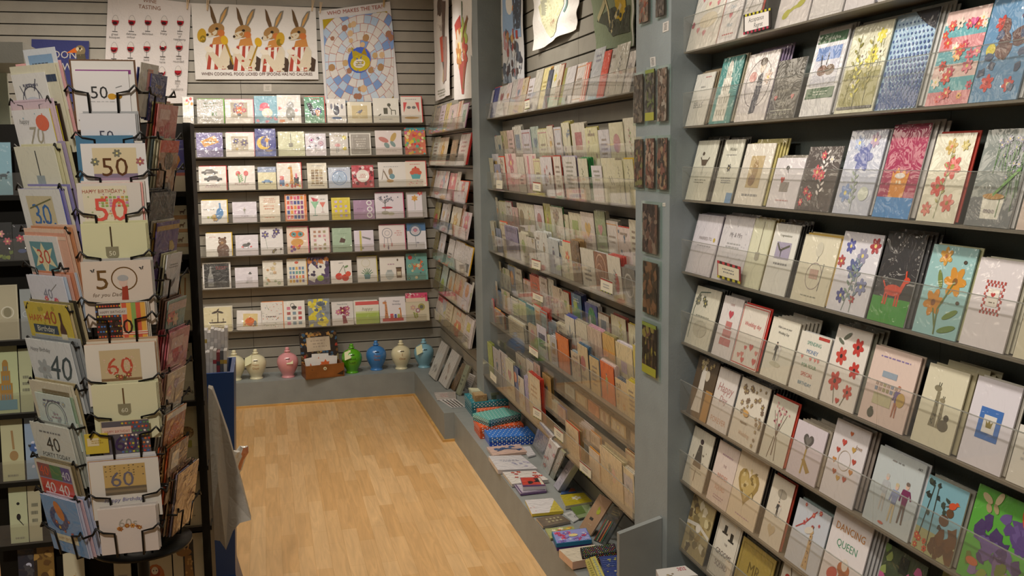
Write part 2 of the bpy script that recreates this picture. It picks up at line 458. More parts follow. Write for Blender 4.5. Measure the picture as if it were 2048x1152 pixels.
    def o_CC(s, cx, cy, w, c, c2):
        cx, cy, w = float(cx), float(cy), float(w); r = s.w/s.h
        s.poly([(cx-.3*w, cy), (cx+.3*w, cy), (cx+.42*w, cy+.42*w*r), (cx-.42*w, cy+.42*w*r)], c)
        for dx, dy in ((-.28, .5), (0, .55), (.28, .5), (-.12, .72), (.14, .72)): s.ell(cx+dx*w, cy+dy*w*r, .2*w, .17*w, c2, 10)
        s.ell(cx, cy+.92*w*r, .09*w, .09*w, 'c33', 8)
    def o_BL(s, n, cols, x0='.1', x1='.9', y0='.5', y1='.9', r='.09'):
        for i in range(int(n)):
            x, y = s.R.uniform(float(x0), float(x1)), s.R.uniform(float(y0), float(y1))
            s.line([(x, y), (x+s.R.uniform(-.05, .05), y-.3)], .008, '999'); s.ell(x, y, float(r), float(r)*1.2, s.R.choice(cols.split('/')), 12)
    def o_CR(s, cx, cy, w, c):
        cx, cy, w = float(cx), float(cy), float(w); r = s.w/s.h
        s.poly([(cx-.5*w, cy), (cx+.5*w, cy), (cx+.5*w, cy+.13*w*r), (cx+.3*w, cy+.16*w*r), (cx+.18*w, cy+.28*w*r), (cx-.2*w, cy+.28*w*r), (cx-.3*w, cy+.16*w*r), (cx-.5*w, cy+.14*w*r)], c)
        s.ell(cx-.28*w, cy, .08*w, .08*w, '222', 10); s.ell(cx+.28*w, cy, .08*w, .08*w, '222', 10)
    def o_PD(s, cx, y0, y1, c, c2='999', r='.09'):   # pendant on a line
        cx, y0, y1 = float(cx), float(y0), float(y1)
        s.line([(cx, y1), (cx, y0)], .025, c); q = float(r)
        s.rect(cx-q, y0-q*s.w/s.h*1.2, cx+q, y0+q*s.w/s.h*.3, c2); s.ell(cx, y0-q*s.w/s.h*1.2, q, q*.6, c2, 10)
    def o_PT(s, cx, cy, w, c, cols='595/7a6'):   # potted plant
        cx, cy, w = float(cx), float(cy), float(w); r = s.w/s.h
        for k in range(7):
            a = pi*(.12+.76*k/6); s.line([(cx, cy+.5*w*r), (cx+cos(a)*.75*w, cy+(.5+sin(a)*.85)*w*r)], .09*w, s.R.choice(cols.split('/')))
        s.poly([(cx-.3*w, cy), (cx+.3*w, cy), (cx+.4*w, cy+.55*w*r), (cx-.4*w, cy+.55*w*r)], c)
    def o_BF(s, cx, cy, w, c1, c2, c3):
        cx, cy, w = float(cx), float(cy), float(w); r = s.w/s.h
        s.ell(cx-.3*w, cy+.15*w*r, .32*w, .15*w, c1, 12, -.4); s.ell(cx+.3*w, cy+.3*w*r, .32*w, .15*w, c2, 12, 1.1)
        s.ell(cx-.12*w, cy-.2*w*r, .2*w, .14*w, c3, 12, -.9); s.ell(cx+.25*w, cy-.12*w*r, .22*w, .12*w, c3, 12, -.9)
    def o_TW(s, cx, cy, h, c, c2):   # tower building
        cx, cy, h = float(cx), float(cy), float(h)
        s.rect(cx-.28, cy, cx+.28, cy+h*.42, c); s.rect(cx-.2, cy+h*.42, cx+.2, cy+h*.68, c); s.rect(cx-.13, cy+h*.68, cx+.13, cy+h*.86, c); s.ell(cx, cy+h*.86, .11, .13, c)
        s.L += 1
        for j, (wd_, n) in enumerate(((.22, 4), (.22, 4), (.15, 3), (.09, 2))):
            y = cy+h*(.08+.2*j)
            for i in range(n): s.rect(cx-wd_+2*wd_*(i+.25)/n, y, cx-wd_+2*wd_*(i+.75)/n, y+h*.1, c2)
    def o_WG(s, cx, cy, h, c='a12'):   # glass of red wine
        cx, cy, h = float(cx), float(cy), float(h); k = h*s.h/s.w
        s.poly([(cx+.23*k*cos(t)*(.8 if sin(t) > 0 else 1), cy+(.66+.33*sin(t))*h) for t in (2*pi*q/16 for q in range(16))], '8a8280'); s.L += 1
        s.poly([(cx+.21*k*cos(t)*(.8 if sin(t) > 0 else 1), cy+(.66+.31*sin(t))*h) for t in (2*pi*q/16 for q in range(16))], 'd9d2ce'); s.L += 1
        s.poly([(cx-.21*k, cy+.68*h), (cx+.21*k, cy+.68*h), (cx+.2*k, cy+.55*h), (cx+.12*k, cy+.41*h), (cx, cy+.37*h), (cx-.12*k, cy+.41*h), (cx-.2*k, cy+.55*h)], c)
        s.line([(cx, cy+.42*h), (cx, cy+.06*h)], .025*k, '444'); s.rect(cx-.16*k, cy, cx+.16*k, cy+.04*h, '555')
        s.L += 1; s.ell(cx-.02*k, cy+.52*h, .15*k, .1*k, '3a0a10', 10)
    def o_MOON(s, cx, cy, r, c, bg):
        s.ell(float(cx), float(cy), float(r), float(r), c, 24); s.L += 1; s.ell(float(cx)+float(r)*.35, float(cy)+float(r)*.12, float(r)*.8, float(r)*.8, bg, 24)
    def o_CELLS(s, c, c2):
        for i in range(11):
            for j in range(16):
                q = .038*(1.22-j/15*.85)
                s.ell(.06+.09*i+.045*(j % 2), .04+.057*j, q, q*1.25, c, 7)
    def o_AUTO(s, c='987'):
        k = s.R.randrange(9)
        c2 = s.R.choice(('a66', '789', '9a6', 'ca6', '986', 'b88', '678', 'c96'))
        if k == 0: s.o_S('.2', '.8', c, '5')
        elif k == 1: s.o_FS('5', c2+'/'+c, '.08', '.16', '796')
        elif k == 2: s.o_E('.5', '.55', '.25', '.25', c2); s.o_S('.12', '.28', c, '1')
        elif k == 3: s.o_R('.25', '.4', '.75', '.8', c2); s.o_S('.12', '.3', c, '2')
        elif k == 4: s.o_P('.5', '.2', '.55', c2, c)
        elif k == 5: s.o_HT('.5', '.6', '.22', c2); s.o_S('.15', '.3', c, '1')
        elif k == 6: s.o_B('.08', '.03', c2); s.o_S('.4', '.65', c, '2')
        elif k == 7: s.o_SP('.5', '.12', '.7', '786', c2+'/8a6')
        else: s.o_D('9', c2+'/'+c, '.06'); s.o_S('.75', '.9', c, '1')

def card_mb(w, h, col, design, seed, th=0.003, edge=None, deform=None, up=0.0004, step=0.0001):
    mb = MB()
    mb.box((-w/2, 0, 0), (w/2, th, h), edge or col)
    if edge: mb.c[-6:] = [edge]*6; mb.c[-4] = col
    if design:
        a = Art(w, h, seed); a.run(design)
        for pts, c, L in a.p:
            y = -(up + step*L)
            mb.face([(min(max(x, 0), w)-w/2, y, min(max(z, 0), h)) for x, z in pts], c)
    return mb

# ------------------------------------------------------------------ the shop's shell
YB, XS, XR, XP = 7.10, 1.235, 1.352, 1.215       # back wall, corner wall, rack backs, post faces
YF0, YF1, YN0, YN1 = 5.51, 5.71, 2.79, 3.075     # far post, post by the nearest rack
STEP = 0.176
SLAT, GREY, BLUEGREY = 'a09a8e', '8c9190', '8b9598'

mb = MB(); mb.face([(-2.4, -1.5, 0), (1.5, -1.5, 0), (1.5, 7.3, 0), (-2.4, 7.3, 0)], 'caa'); struct('floor', mb, M['floor'])
mb = MB(); mb.box((-2.4, -1.5, 3.0), (1.5, 7.3, 3.06), 'c9c4ba'); struct('ceiling', mb, 'paint')
mb = MB(); mb.box((-2.4, -1.5, 0), (-2.27, 7.3, 3.0), '9aa6ac'); struct('wall_left', mb, 'paint')

def slats(mb, a, b, z0, z1, place, pitch=0.075, ph=0.061, col=SLAT, seams=()):
    """grooved panel: boards with real gaps in front of a dark backing; place(u, depth, z)"""
    cuts = [a] + list(seams) + [b]
    mb.raw([place(a, .02, z0), place(b, .02, z0), place(b, .02, z1), place(a, .02, z1)], [(0, 1, 2, 3)], '3a3328')
    k0 = int(math.floor((z0-ph)/pitch))
    z = ph + k0*pitch
    while z < z1:
        lo, hi = max(z+.004, z0), min(z+pitch-.004, z1)
        if hi > lo:
            for u0, u1 in zip(cuts, cuts[1:]):
                g = 0.0012
                P = [place(u0+g, 0, lo), place(u1-g, 0, lo), place(u1-g, .014, lo), place(u0+g, .014, lo), place(u0+g, 0, hi), place(u1-g, 0, hi), place(u1-g, .014, hi), place(u0+g, .014, hi)]
                mb.hexa(P[:4], P[4:], col)
        z += pitch
XW0 = -2.27
mb = MB(); slats(mb, XW0, XS+.02, STEP, 3.0, lambda u, d, z: (u, YB+d, z), seams=[solve_x(Vector((0, YB, 1.5)), Vector((1, 0, 0)), 492).x])
mb.box((XW0, YB+.021, 0), (XS+.1, YB+.14, 3.0), SLAT); struct('wall_back', mb, 'paint')
mb = MB(); slats(mb, YF1-.01, YB-.002, STEP, 3.0, lambda u, d, z: (XS+d, u, z))
mb.box((XS+.021, YF1-.01, 0), (XR+.1, YB, 3.0), SLAT); struct('wall_corner', mb, 'paint')
mb = MB(); slats(mb, YN1-.01, YF0+.01, STEP, 3.0, lambda u, d, z: (XR+d, u, z), ph=.035, col='8f8b80', seams=[4.1])
mb.box((XR+.021, YN1-.01, 0), (XR+.1, YF0+.01, 3.0), SLAT)
mb.box((XR, -0.6, 0), (XR+.1, 1.70, 3.0), '5f6864'); mb.box((XR, 1.7015, 0), (XR+.1, YN1, 3.0), '5f6864'); struct('wall_right', mb, 'paint')
mb = MB(); mb.box((XP, YF0, STEP), (XR+.015, YF1-.012, 3.0), BLUEGREY); mb.box((XP, YF1-.0105, STEP), (XR-.09, YF1, 3.0), BLUEGREY); struct('trim_1', mb, 'paint')
mb = MB(); mb.box((XP, YN0, 0), (XR-.001, YN1, 3.0), BLUEGREY); struct('trim_2', mb, 'paint')
# low plinths along the walls and the beech strip at their foot
mb = MB(); mb.box((XW0, 6.80, 0), (.985, YB+.019, STEP), GREY); struct('trim_3', mb, 'paint')
mb = MB(); mb.box((.985, 5.60, 0), (XS+.019, YB+.019, STEP), GREY); struct('trim_4', mb, 'paint')
mb = MB(); mb.box((1.045, 2.852, 0), (XP, 3.08, STEP), GREY); mb.box((1.045, 3.08, 0), (XR+.019, 5.598, STEP), GREY); struct('trim_5', mb, 'paint')
a = hit(1236, 1066, 1, 2.84); b = hit(1334, 1032, 1, 2.84)
mb = MB()
mb.hexa([(a.x, 2.828, 0), (XP-.001, 2.828, 0), (XP-.001, 2.85, 0), (a.x, 2.85, 0)], [(a.x, 2.828, a.z), (XP-.001, 2.828, b.z), (XP-.001, 2.85, b.z), (a.x, 2.85, a.z)], GREY)
struct('trim_6', mb, 'paint')
mb = MB(); mb.box((1.11, -0.6, 0), (XR, 2.79, STEP), GREY); struct('trim_7', mb, 'paint')
mb = MB(); mb.box((XW0, 6.786, 0), (.971, 6.80, .014), 'd3a661'); struct('baseboard_back', mb, 'wood')
mb = MB(); mb.box((.971, 5.586, 0), (.985, 6.80, .014), 'd3a661'); mb.box((.985, 5.586, 0), (1.045, 5.60, .014), 'd3a661'); struct('baseboard_corner', mb, 'wood')

# ------------------------------------------------------------------ clear acrylic shelves
ORD = ['topmost', 'second', 'third', 'fourth', 'fifth', 'sixth', 'seventh', 'eighth']
def shelf(label, group, place, a, b, depth, lip, th=.005, seams=(), tiers=()):
    """place(u along the wall, d from the lip towards the wall, z above the shelf)"""
    def bx(mb, u0, u1, d0, d1, z0, z1, col):
        P = [place(u, d, z) for z in (z0, z1) for u, d in ((u0, d0), (u1, d0), (u1, d1), (u0, d1))]
        mb.hexa(P[:4], P[4:], col)
    o = thing('card_shelf', label, 'shelf', group=group)
    mb = MB(); bx(mb, a, b, 0, depth, -th, 0, '7d7668'); mb.obj('ledge', 'paint', o)
    cuts = [a]+list(seams)+[b]
    for u0, u1 in zip(cuts, cuts[1:]):
        mb = MB(); bx(mb, u0+.001, u1-.001, -.003, 0, -th, lip, 'fff'); mb.obj('front_lip', M['acrylic'], o)
        mb = MB(); bx(mb, u0+.001, u1-.001, -.0031, .0001, lip, lip+.0016, 'fff'); mb.obj('lip_edge', M['lip_edge'], o)
    for d, z in tiers:
        mb = MB(); bx(mb, a, b, d, depth, z-.004, z, '7d7668'); mb.obj('upper_ledge', M['acrylic'], o)
        for u0, u1 in zip(cuts, cuts[1:]):
            mb = MB(); bx(mb, u0+.001, u1-.001, d-.003, d, z-.004, z+lip, 'fff'); mb.obj('upper_lip', M['acrylic'], o)
    return o
YL = 7.01                                  # lip of the back wall's shelves
ZB = [1.957, 1.729, 1.499, 1.272, 1.040, 0.813, 0.506]
for i, z in enumerate(ZB):
    shelf('clear acrylic shelf with birthday cards, %s on the slatted back wall' % ORD[i], 'back wall shelves',
          lambda u, d, zz, z=z: (u, YL+d, z+zz), -1.95, 1.12, YB-YL-.001, .05)
XL = 1.165                                 # corner wall
ZS = [1.877, 1.655, 1.428, 1.207, 0.985, 0.762, 0.535]
for i, z in enumerate(ZS):
    shelf('clear acrylic shelf, %s on the short corner wall beside the post' % ORD[i], 'corner wall shelves',
          lambda u, d, zz, z=z: (XL+d, u, z+zz), 5.725, 6.98, XS-XL-.001, .07)
XM = 1.257                                 # middle rack and near rack
ZM = [1.922, 1.521, 1.162, 0.734, 0.422]
for i, z in enumerate(ZM):
    xl = XM if i < 4 else 1.211
    shelf('clear acrylic %s shelf, %s in the recessed rack between the two posts' % ('single' if i == 0 else 'stepped', ORD[i]), 'shelves between the posts',
          lambda u, d, zz, z=z, xl=xl: (xl+d, u, z+zz), YN1+.004, YF0-.004, XR-xl-.001, .08 if i == 0 else .095,
          seams=[4.05], tiers=() if i == 0 else ((.035, .13),) if i < 3 else ((.025, .105), (.05, .21)))
ZR = [2.010, 1.786, 1.562, 1.338, 1.113, 0.890, 0.660, 0.430]
for i, z in enumerate(ZR):
    shelf('clear acrylic shelf, %s of the rack nearest the camera' % ORD[i], 'shelves of the nearest rack',
          lambda u, d, zz, z=z: (XM+d, u, z+zz), 0.4, YN0-.004, XR-XM-.001, .10, seams=[1.77])

# ------------------------------------------------------------------ cards
ROOM = [.088]
STACK = MB()              # the copies and small cards too many to count
def place_card(w, h, m, col, design, label, seed, edge=None, env=None, ncopy=None, cat='greeting card', group=None, name='greeting_card', th=.003, stuff=False):
    mb = card_mb(w, h, col, design, seed, th, edge)
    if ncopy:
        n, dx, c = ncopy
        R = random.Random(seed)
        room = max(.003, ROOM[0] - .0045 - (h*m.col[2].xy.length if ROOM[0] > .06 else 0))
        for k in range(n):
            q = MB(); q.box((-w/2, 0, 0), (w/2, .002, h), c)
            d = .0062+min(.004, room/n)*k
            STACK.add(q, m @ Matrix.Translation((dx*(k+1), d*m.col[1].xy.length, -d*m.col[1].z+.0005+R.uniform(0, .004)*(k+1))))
    if stuff:
        STACK.add(mb, m)
        if env:
            q = MB(); q.box((-w/2, 0, 0), (w/2, .002, h), env); STACK.add(q, m @ Matrix.Translation((.006, .0042, .004)))
        return None
    o = mb.obj(name, 'card'); o.matrix_world = m
    tag(o, label, cat, group)
    if env:
        q = MB(); q.box((-w/2+.006, .0034, .004), (w/2+.006, .0054, h+.005), env); e = q.obj('envelope', 'paper', o); e['label'] = 'coloured envelope'
    return o

def parse(line):
    f = [t.strip() for t in line.split('|')]
    a = f[0].split()
    kw = {}
    for t in a[4:]:
        k, v = t.split('=')
        if k == 'e': kw['env'] = v
        elif k == 'k':
            n, dx, c = v.split('/'); kw['ncopy'] = (int(n), float(dx), c)
        elif k == 'b': kw['edge'] = v
        elif k == 'o': kw['off'] = float(v)
        elif k == 'r': kw['roll'] = float(v)
    return [float(t) for t in a[:3]], a[3], kw, (f[1] if len(f) > 1 else ''), (f[2] if len(f) > 2 else '')

_seed = [100]
def row(text, crop, origin, uax, zs, lean, suffix, group, rotz, stuff=False, top=False, gap=.006, th=.003, hmax=.26):
    """a row of cards on one shelf; crop maps the numbers to photograph pixels; uax is the direction along the shelf"""
    ox, oy, sc = crop
    base = Vector(origin); base.z = zs + .0006 + th*abs(sin(lean))
    lastu = None; flip = 0
    R = Matrix.Rotation(rotz, 4, 'Z') @ Matrix.Rotation(-lean, 4, 'X')
    up = (R @ Vector((0, 0, 1))).to_3d(); inn = (Matrix.Rotation(rotz, 4, 'Z') @ Vector((0, 1, 0))).to_3d()
    right = (Matrix.Rotation(rotz, 4, 'Z') @ Vector((1, 0, 0))).to_3d()
    for line in text.strip().splitlines():
        (xl, xr, yt), col, kw, design, label = parse(line)
        _seed[0] += 1
        xl, xr = ox+xl*sc, ox+xr*sc
        ref = base + (up*.15 if top else Vector((0, 0, 0)))
        A = solve_x(ref, uax, xl); B = solve_x(ref, uax, xr)
        if abs(uax.y) > .9:      # keep between the posts
            y0, y1 = (YN1+.004, YF0-.004) if top else (YF1+.002, YB-.02) if group == 'cards on the corner wall' else (-9, YN0-.003)
            for P_ in (A, B): P_.y = min(max(P_.y, y0), y1)
            if abs(B.y-A.y) < .045: A.y, B.y = (y1, y1-.045) if A.y > (y0+y1)/2 else (y0+.045, y0)
        w = abs((B-A).dot(uax)); mid = (A+B)*.5 - (up*.15 if top else Vector((0, 0, 0)))
        left = mid - right*(w/2)
        T = solve_y(left, up, oy+yt*sc)
        h = min(max((T-left).dot(up), .05), hmax)
        u0, u1 = sorted((left.dot(right), left.dot(right)+w))
        flip = 1-flip if (lastu is not None and u0 < lastu-.001) else 0
        lastu = u1
        off = kw.pop('off', 0) + flip*gap
        p = mid + inn*off
        roll = kw.pop('roll', 0)
        m = Matrix.Translation(p) @ R
        if roll: m = m @ Matrix.Rotation(radians(roll), 4, 'Y')
        place_card(w, h, m, col, design, label + suffix, _seed[0], group=group, stuff=stuff, th=th, **kw)

BK = []
BK.append(('''
85 265 672 c9c6c2 e=8c5 | S,.78,.88,675,1;S,.66,.73,675,1;E,.45,.35,.09,.09,eee;R,.55,.32,.62,.45,685;R,.68,.32,.74,.46,574;S,.08,.14,888,1 | grey birthday card with snowdrops and a green envelope
275 465 675 f0ebe6 e=eab | R,.2,.25,.8,.88,b9ad98;F,.4,.75,.1,88a;F,.58,.78,.1,a67;F,.5,.55,.16,e62;F,.36,.55,.1,845;F,.68,.55,.1,c56;R,.44,.3,.56,.42,444 | white card with an anemone bunch in a beige square
475 630 650 86bcd2 | E,.45,.6,.22,.2,e8607a;E,.55,.38,.24,.22,eed;E,.3,.5,.1,.06,eab;FS,9,e8a/fcd,.04,.08,,.05,.95,.05,.25 | sky blue card with a pink and white elephant
630 790 643 f2eee9 | E,.55,.62,.16,.18,aaa;E,.55,.33,.2,.3,9a9a94;T,.88,.05,cc7,HOORAY;PL,d77,.05,.45,.05,.6,.22,.52;E,.8,.45,.07,.07,e99;R,.08,.03,.3,.12,e96 | white card with a grey cartoon cat and pink bunting
815 950 655 6fb08e e=e66 | PL,223,.1,.75,.32,.78,.6,.3,.35,.28;E,.65,.45,.2,.18,448;PL,da8,.5,.5,.8,.5,.72,.25,.6,.25;S,.87,.95,c66,1 | green card with a dark jacket and coral envelope
965 1095 670 efece8 | E,.5,.5,.16,.24,445;PL,445,.38,.62,.42,.85,.5,.68,.6,.85,.64,.62;E,.25,.68,.06,.16,889;E,.8,.68,.06,.14,889;E,.5,.2,.28,.07,57a | white card with a sitting black cat between feathers
1105 1270 690 efe8d2 | R,.18,.2,.82,.82,dccb9c;K,.5,.52,.3,778,554 | cream card with a small bird in a tan square
1280 1455 665 eeece2 | R,.4,.35,.56,.6,554;E,.62,.72,.07,.07,554;LN,.03,554,.62,.65,.72,.5,.86,.5,.86,.32;LN,.03,554,.7,.5,.7,.32;LN,.04,554,.3,.35,.2,.28;S,.1,.18,aaa,1 | white card with an ink man tipping at his desk
1470 1610 655 f0e9e0 e=d33 | R,.12,.3,.88,.78,eee2d6;PL,d55,.12,.78,.3,.78,.14,.4,.12,.4;PL,d55,.88,.78,.7,.78,.86,.4,.88,.4;E,.38,.58,.1,.07,777;E,.62,.58,.1,.07,777;E,.5,.18,.36,.06,c9a050;S,.86,.92,aaa,1 | white card with red stage curtains and red envelope
-12 62 655 f1eeea | BL,6,e44/e93/48c/cc4,.1,.9,.6,.95,.13;B,.03,.02,ddd | white card with bright balloons beside the wire spinner
''', 0, (370, 0, .2951)))
BK.append(('''
80 260 900 7a6ea8 | E,.5,.6,.01,.01,fff;PL,d09030,.15,.66,.7,.88,.86,.6,.3,.4;S,.58,.68,543,1,.3,.75 | violet card with a tilted orange gift tag
280 470 900 f0ebe6 e=eab | R,.2,.25,.8,.85,b9ad98;F,.36,.65,.12,436;F,.66,.58,.14,546;LN,.015,676,.36,.6,.36,.28;LN,.015,676,.66,.5,.62,.28;F,.4,.32,.06,a82 | white card with two purple pansies in a beige square
480 620 872 2b3590 | MOON,.42,.48,.34,e0b830,2b3590;P,.58,.3,.45,d9a03c,e9d9c0;R,0,0,1,.18,3050b0;D,14,ffe,.012;E,.65,.2,.18,.05,c9b090 | deep blue card with a fairy on a yellow moon
635 815 892 d6d8b4 | PD,.48,.5,.95,665,887,.08;B,.03,.008,c5c7a2 | pale green card with a dark pendant on a cord
820 960 905 e4dee8 | O,.3,.7,.13,.03,968;E,.3,.7,.06,.06,b59;E,.62,.78,.08,.08,667;O,.75,.55,.12,.03,a68;E,.75,.55,.06,.06,c9a;E,.2,.4,.06,.06,778;E,.5,.45,.05,.05,889;R,.45,.1,.5,.4,bbb | lilac card with pink and grey circles
985 1110 900 dfdbd6 | F,.8,.78,.13,e8d860;F,.8,.3,.12,e4d050;E,.42,.45,.16,.1,d9a0a0;S,.82,.9,a9a050,1;SP,.4,.05,.35,9a9,aaa | silvery card with yellow flowers and a pink jellyfish
1120 1265 903 e6e2da | R,.07,.05,.93,.95,a29c94;B,.13,.012,d5d0c8;S,.25,.78,ccc6bd,5,.22,.8 | grey card with a silver scroll and white border
1295 1475 885 e9dedd | BF,.5,.52,.62,c98078,c9a860,7f9a98;S,.12,.2,c5b5b5,1 | pale pink card with a patchwork butterfly
1495 1635 865 d9785a | D,60,e8c030/d84040/60a8a0/e87838/f0d8a0/d86aa0/88b850,.075,.02,.98,.02,.98;R,0,.88,1,1,3f98a0;D,10,e8c030/d84040,.04,.02,.98,.86,.99 | confetti card packed with red, yellow and orange spots
''', 1, (370, 0, .2951)))
BK.append(('''
60 235 42 ece6e0 e=c33 | CR,.4,.7,.6,6a6460;CR,.52,.42,.66,4f4a4a;S,.12,.25,b9a,2 | white card with two grey vintage cars and red envelope
250 420 38 f1eae4 | E,.36,.68,.09,.11,d8403c;E,.66,.68,.09,.11,d8403c;SP,.5,.25,.42,696,7a6;LN,.03,686,.36,.6,.4,.28;LN,.03,686,.66,.6,.6,.28;T,.2,.14,a77,MOTHER | white card with two red tulips over lettering
438 555 45 e6dfb8 | R,0,.76,1,1,98a8c8;CR,.5,.3,.6,6f95c0;S,.85,.92,c5cbd8,1 | cream card with a pale blue car and blue band
560 715 20 f3ece2 e=d55 | GI,.6,.2,.7,e0a050;R,.1,.12,.3,.35,6080b0;R,.12,.35,.28,.5,e07070;R,.7,.12,.9,.45,444;D,12,e87838/c94f3a/e8b030,.05,.08,.92,.05,.2;R,.76,.4,.84,.6,e07890 | white card with an orange giraffe among presents
755 880 20 e9e2d0 | G,3,6,8a7355/a88f68/c9b890,.8,.18,.8,.15,.75;LN,.03,765,.15,.12,.85,.1;S,.86,.92,aaa,1 | cream card with a brown sketch of stacked shelves
890 1030 48 c9d3e6 | O,.5,.48,.34,.03,6f97c9;E,.5,.48,.28,.28,b5cbe8;LN,.02,789,.4,.3,.5,.6,.62,.4;S,.82,.9,99b,1 | pale blue card with a round blue medallion
1040 1180 35 c33a48 | D,22,f0d8d8/e8a0a8/701828,.07;E,.5,.52,.3,.3,f2ece6;S,.42,.62,c77,3,.3,.7 | red spotted card with a white round panel
1210 1385 15 ece8e4 | LN,.05,987,.2,.65,.35,.3,.5,.25;E,.45,.6,.08,.14,a98d70;E,.5,.42,.1,.1,6f9aa8;LN,.02,765,.12,.3,.2,.72;S,.78,.85,bbb,1;E,.42,.24,.13,.06,c9a060 | white card with a hare swinging from a bow
1385 1515 10 efe5d6 e=d44 | CC,.5,.3,.62,58a8b0,d8654a;D,10,e8a0a0,.03,.05,.95,.05,.25;S,.85,.92,d88,1 | cream card with a red cupcake in a teal case
''', 2, (380, 320, .3125)))
BK.append(('''
75 240 260 efece8 e=e0c020 | E,.72,.45,.14,.2,4f88c0;E,.6,.28,.2,.12,5f90c0;LN,.07,5a92c8,.75,.5,.72,.88;FS,7,c9a050/7f9ad0/b9c060,.05,.1,,.1,.6,.1,.3;S,.55,.66,aaa,1,.08,.6 | white card with a blue peacock and yellow envelope
275 430 270 e3dde9 | P,.5,.38,.35,998,aaa;S,.28,.34,a9a,1,.3,.7 | plain lilac card with one small grey figure
450 580 230 ece2d0 | S,.72,.92,d9a088,3;S,.45,.65,d5957a,2;B,.18,.01,e5d5c0;R,.14,.08,.86,.25,f3ead8;S,.13,.2,d08060,1 | cream card lettered in orange with a boxed line
612 752 220 e9854a | R,.06,.05,.88,.96,f0ddd0;G,5,5,e05838/3f4f98/e89830/d94878/8a3f80,.75,.08,.86,.06,.95 | orange card with rows of patterned bunting
768 890 222 f0ece9 | PL,d04a58,.1,.9,.48,.82,.3,.6;GL,.3,.18,.55,8fc8a0,7a9;GL,.7,.3,.4,e07868,a88;S,.78,.84,888,1,.55,.9 | white card with green and red cocktails
910 1030 242 e2cf3e | G,3,4,b9a0c8/ead95a/c9b8d8,.5,.1,.9,.08,.92;B,.03,.04,efe05a | yellow card with a lilac lattice pattern
1050 1185 258 b08fb0 | O,.75,.85,.13,.05,eee;O,.77,.52,.13,.05,eee;O,.75,.2,.13,.05,eee;S,.5,.6,957595,1,.1,.55 | mauve card with three white lace rings
1190 1370 212 e7dfe9 e=e45a90 | TE,.35,.4,.5,666,667/778/889;E,.42,.42,.2,.04,c03a50;E,.35,.22,.14,.07,b5b0a0;E,.55,.18,.12,.06,c9c5b0;LN,.02,777,.35,.3,.35,.75 | pale lilac card with a grey tiered stand and pink envelope
1390 1520 205 a7a29e | R,.06,.03,.78,.9,ece6ee;F,.42,.75,.16,e0a850,d95;F,.7,.96,.14,d95a60;LN,.02,9a9,.42,.66,.42,.3 | grey card with a white panel and orange flower
''', 3, (380, 320, .3125)))
BK.append(('''
105 270 470 f0ece6 e=e0b820 | E,.66,.28,.24,.26,6a4630;E,.64,.62,.16,.16,74502f;E,.53,.78,.05,.05,5d3d28;E,.75,.78,.05,.05,5d3d28;R,.46,.0,.88,.12,64422c;E,.63,.58,.06,.05,a98050;S,.8,.86,c99,1,.1,.45 | white card with a big brown bear and yellow envelope
295 440 482 e6e0ea | E,.45,.5,.16,.08,666;E,.58,.56,.08,.07,555;LN,.02,555,.35,.45,.35,.35;LN,.02,555,.55,.45,.55,.35;E,.3,.42,.05,.04,d77;E,.68,.42,.05,.04,d77 | lilac card with tiny grey cows
455 600 430 eae6e6 | F,.22,.72,.17,5a4a80;F,.72,.82,.17,544278;F,.6,.66,.1,6a5a90;FS,4,7a7050/655,.05,.08,897,.15,.9,.08,.2;LN,.015,787,.22,.6,.3,.2 | white card with dark purple irises at the top
625 760 430 efd9c8 e=e64a80 | E,.48,.72,.36,.18,e87838;E,.33,.72,.12,.12,58a0a0;E,.65,.72,.12,.12,58a0a0;E,.33,.72,.05,.05,432;E,.65,.72,.05,.05,432;E,.48,.42,.3,.2,d9a050;D,10,7a4a98/e05858/e8a030,.07,.2,.75,.1,.3 | peach card with an orange and purple owl
775 895 435 ece3de e=c99 | G,3,5,c98898/a9a078/b88a70/d9a0a8,.55,.12,.88,.08,.92;E,.55,.45,.22,.2,f2efec | white card with pink patterned plant pots
915 1040 437 a9c2a8 | PL,5a3f38,.35,.4,.62,.38,.68,.52,.45,.6;S,.12,.2,89a289,1;S,.72,.8,93ad93,1 | mint green card with a slice of brown cake
1055 1180 452 e4dcea | VS,1,c9c060,.28,.38,.02,.98;E,.42,.15,.06,.06,998;PL,888,.42,.72,.85,.6,.83,.52,.42,.64 | lilac card with a yellow tape measure
1215 1380 418 efe6e6 e=e45a88 | O,.32,.68,.2,.02,778;O,.32,.68,.1,.015,99a;LN,.015,778,.2,.5,.18,.2;LN,.015,778,.32,.48,.34,.1;LN,.015,778,.44,.5,.48,.25;E,.18,.18,.03,.08,c88;E,.34,.1,.03,.08,878;E,.48,.22,.03,.08,c88;S,.55,.8,daa,3,.6,.92 | white card with a hanging dreamcatcher
1395 1515 405 e7e4ea | R,0,.7,1,1,4a78a8;O,.45,.72,.32,.07,68808f;O,.45,.72,.22,.1,d0c8d0;E,.45,.72,.1,.1,c98898;LN,.025,99a,.45,.5,.45,.08;E,.55,.25,.08,.04,99a | lilac card with a big round folk flower on blue
''', 4, (380, 320, .3125)))
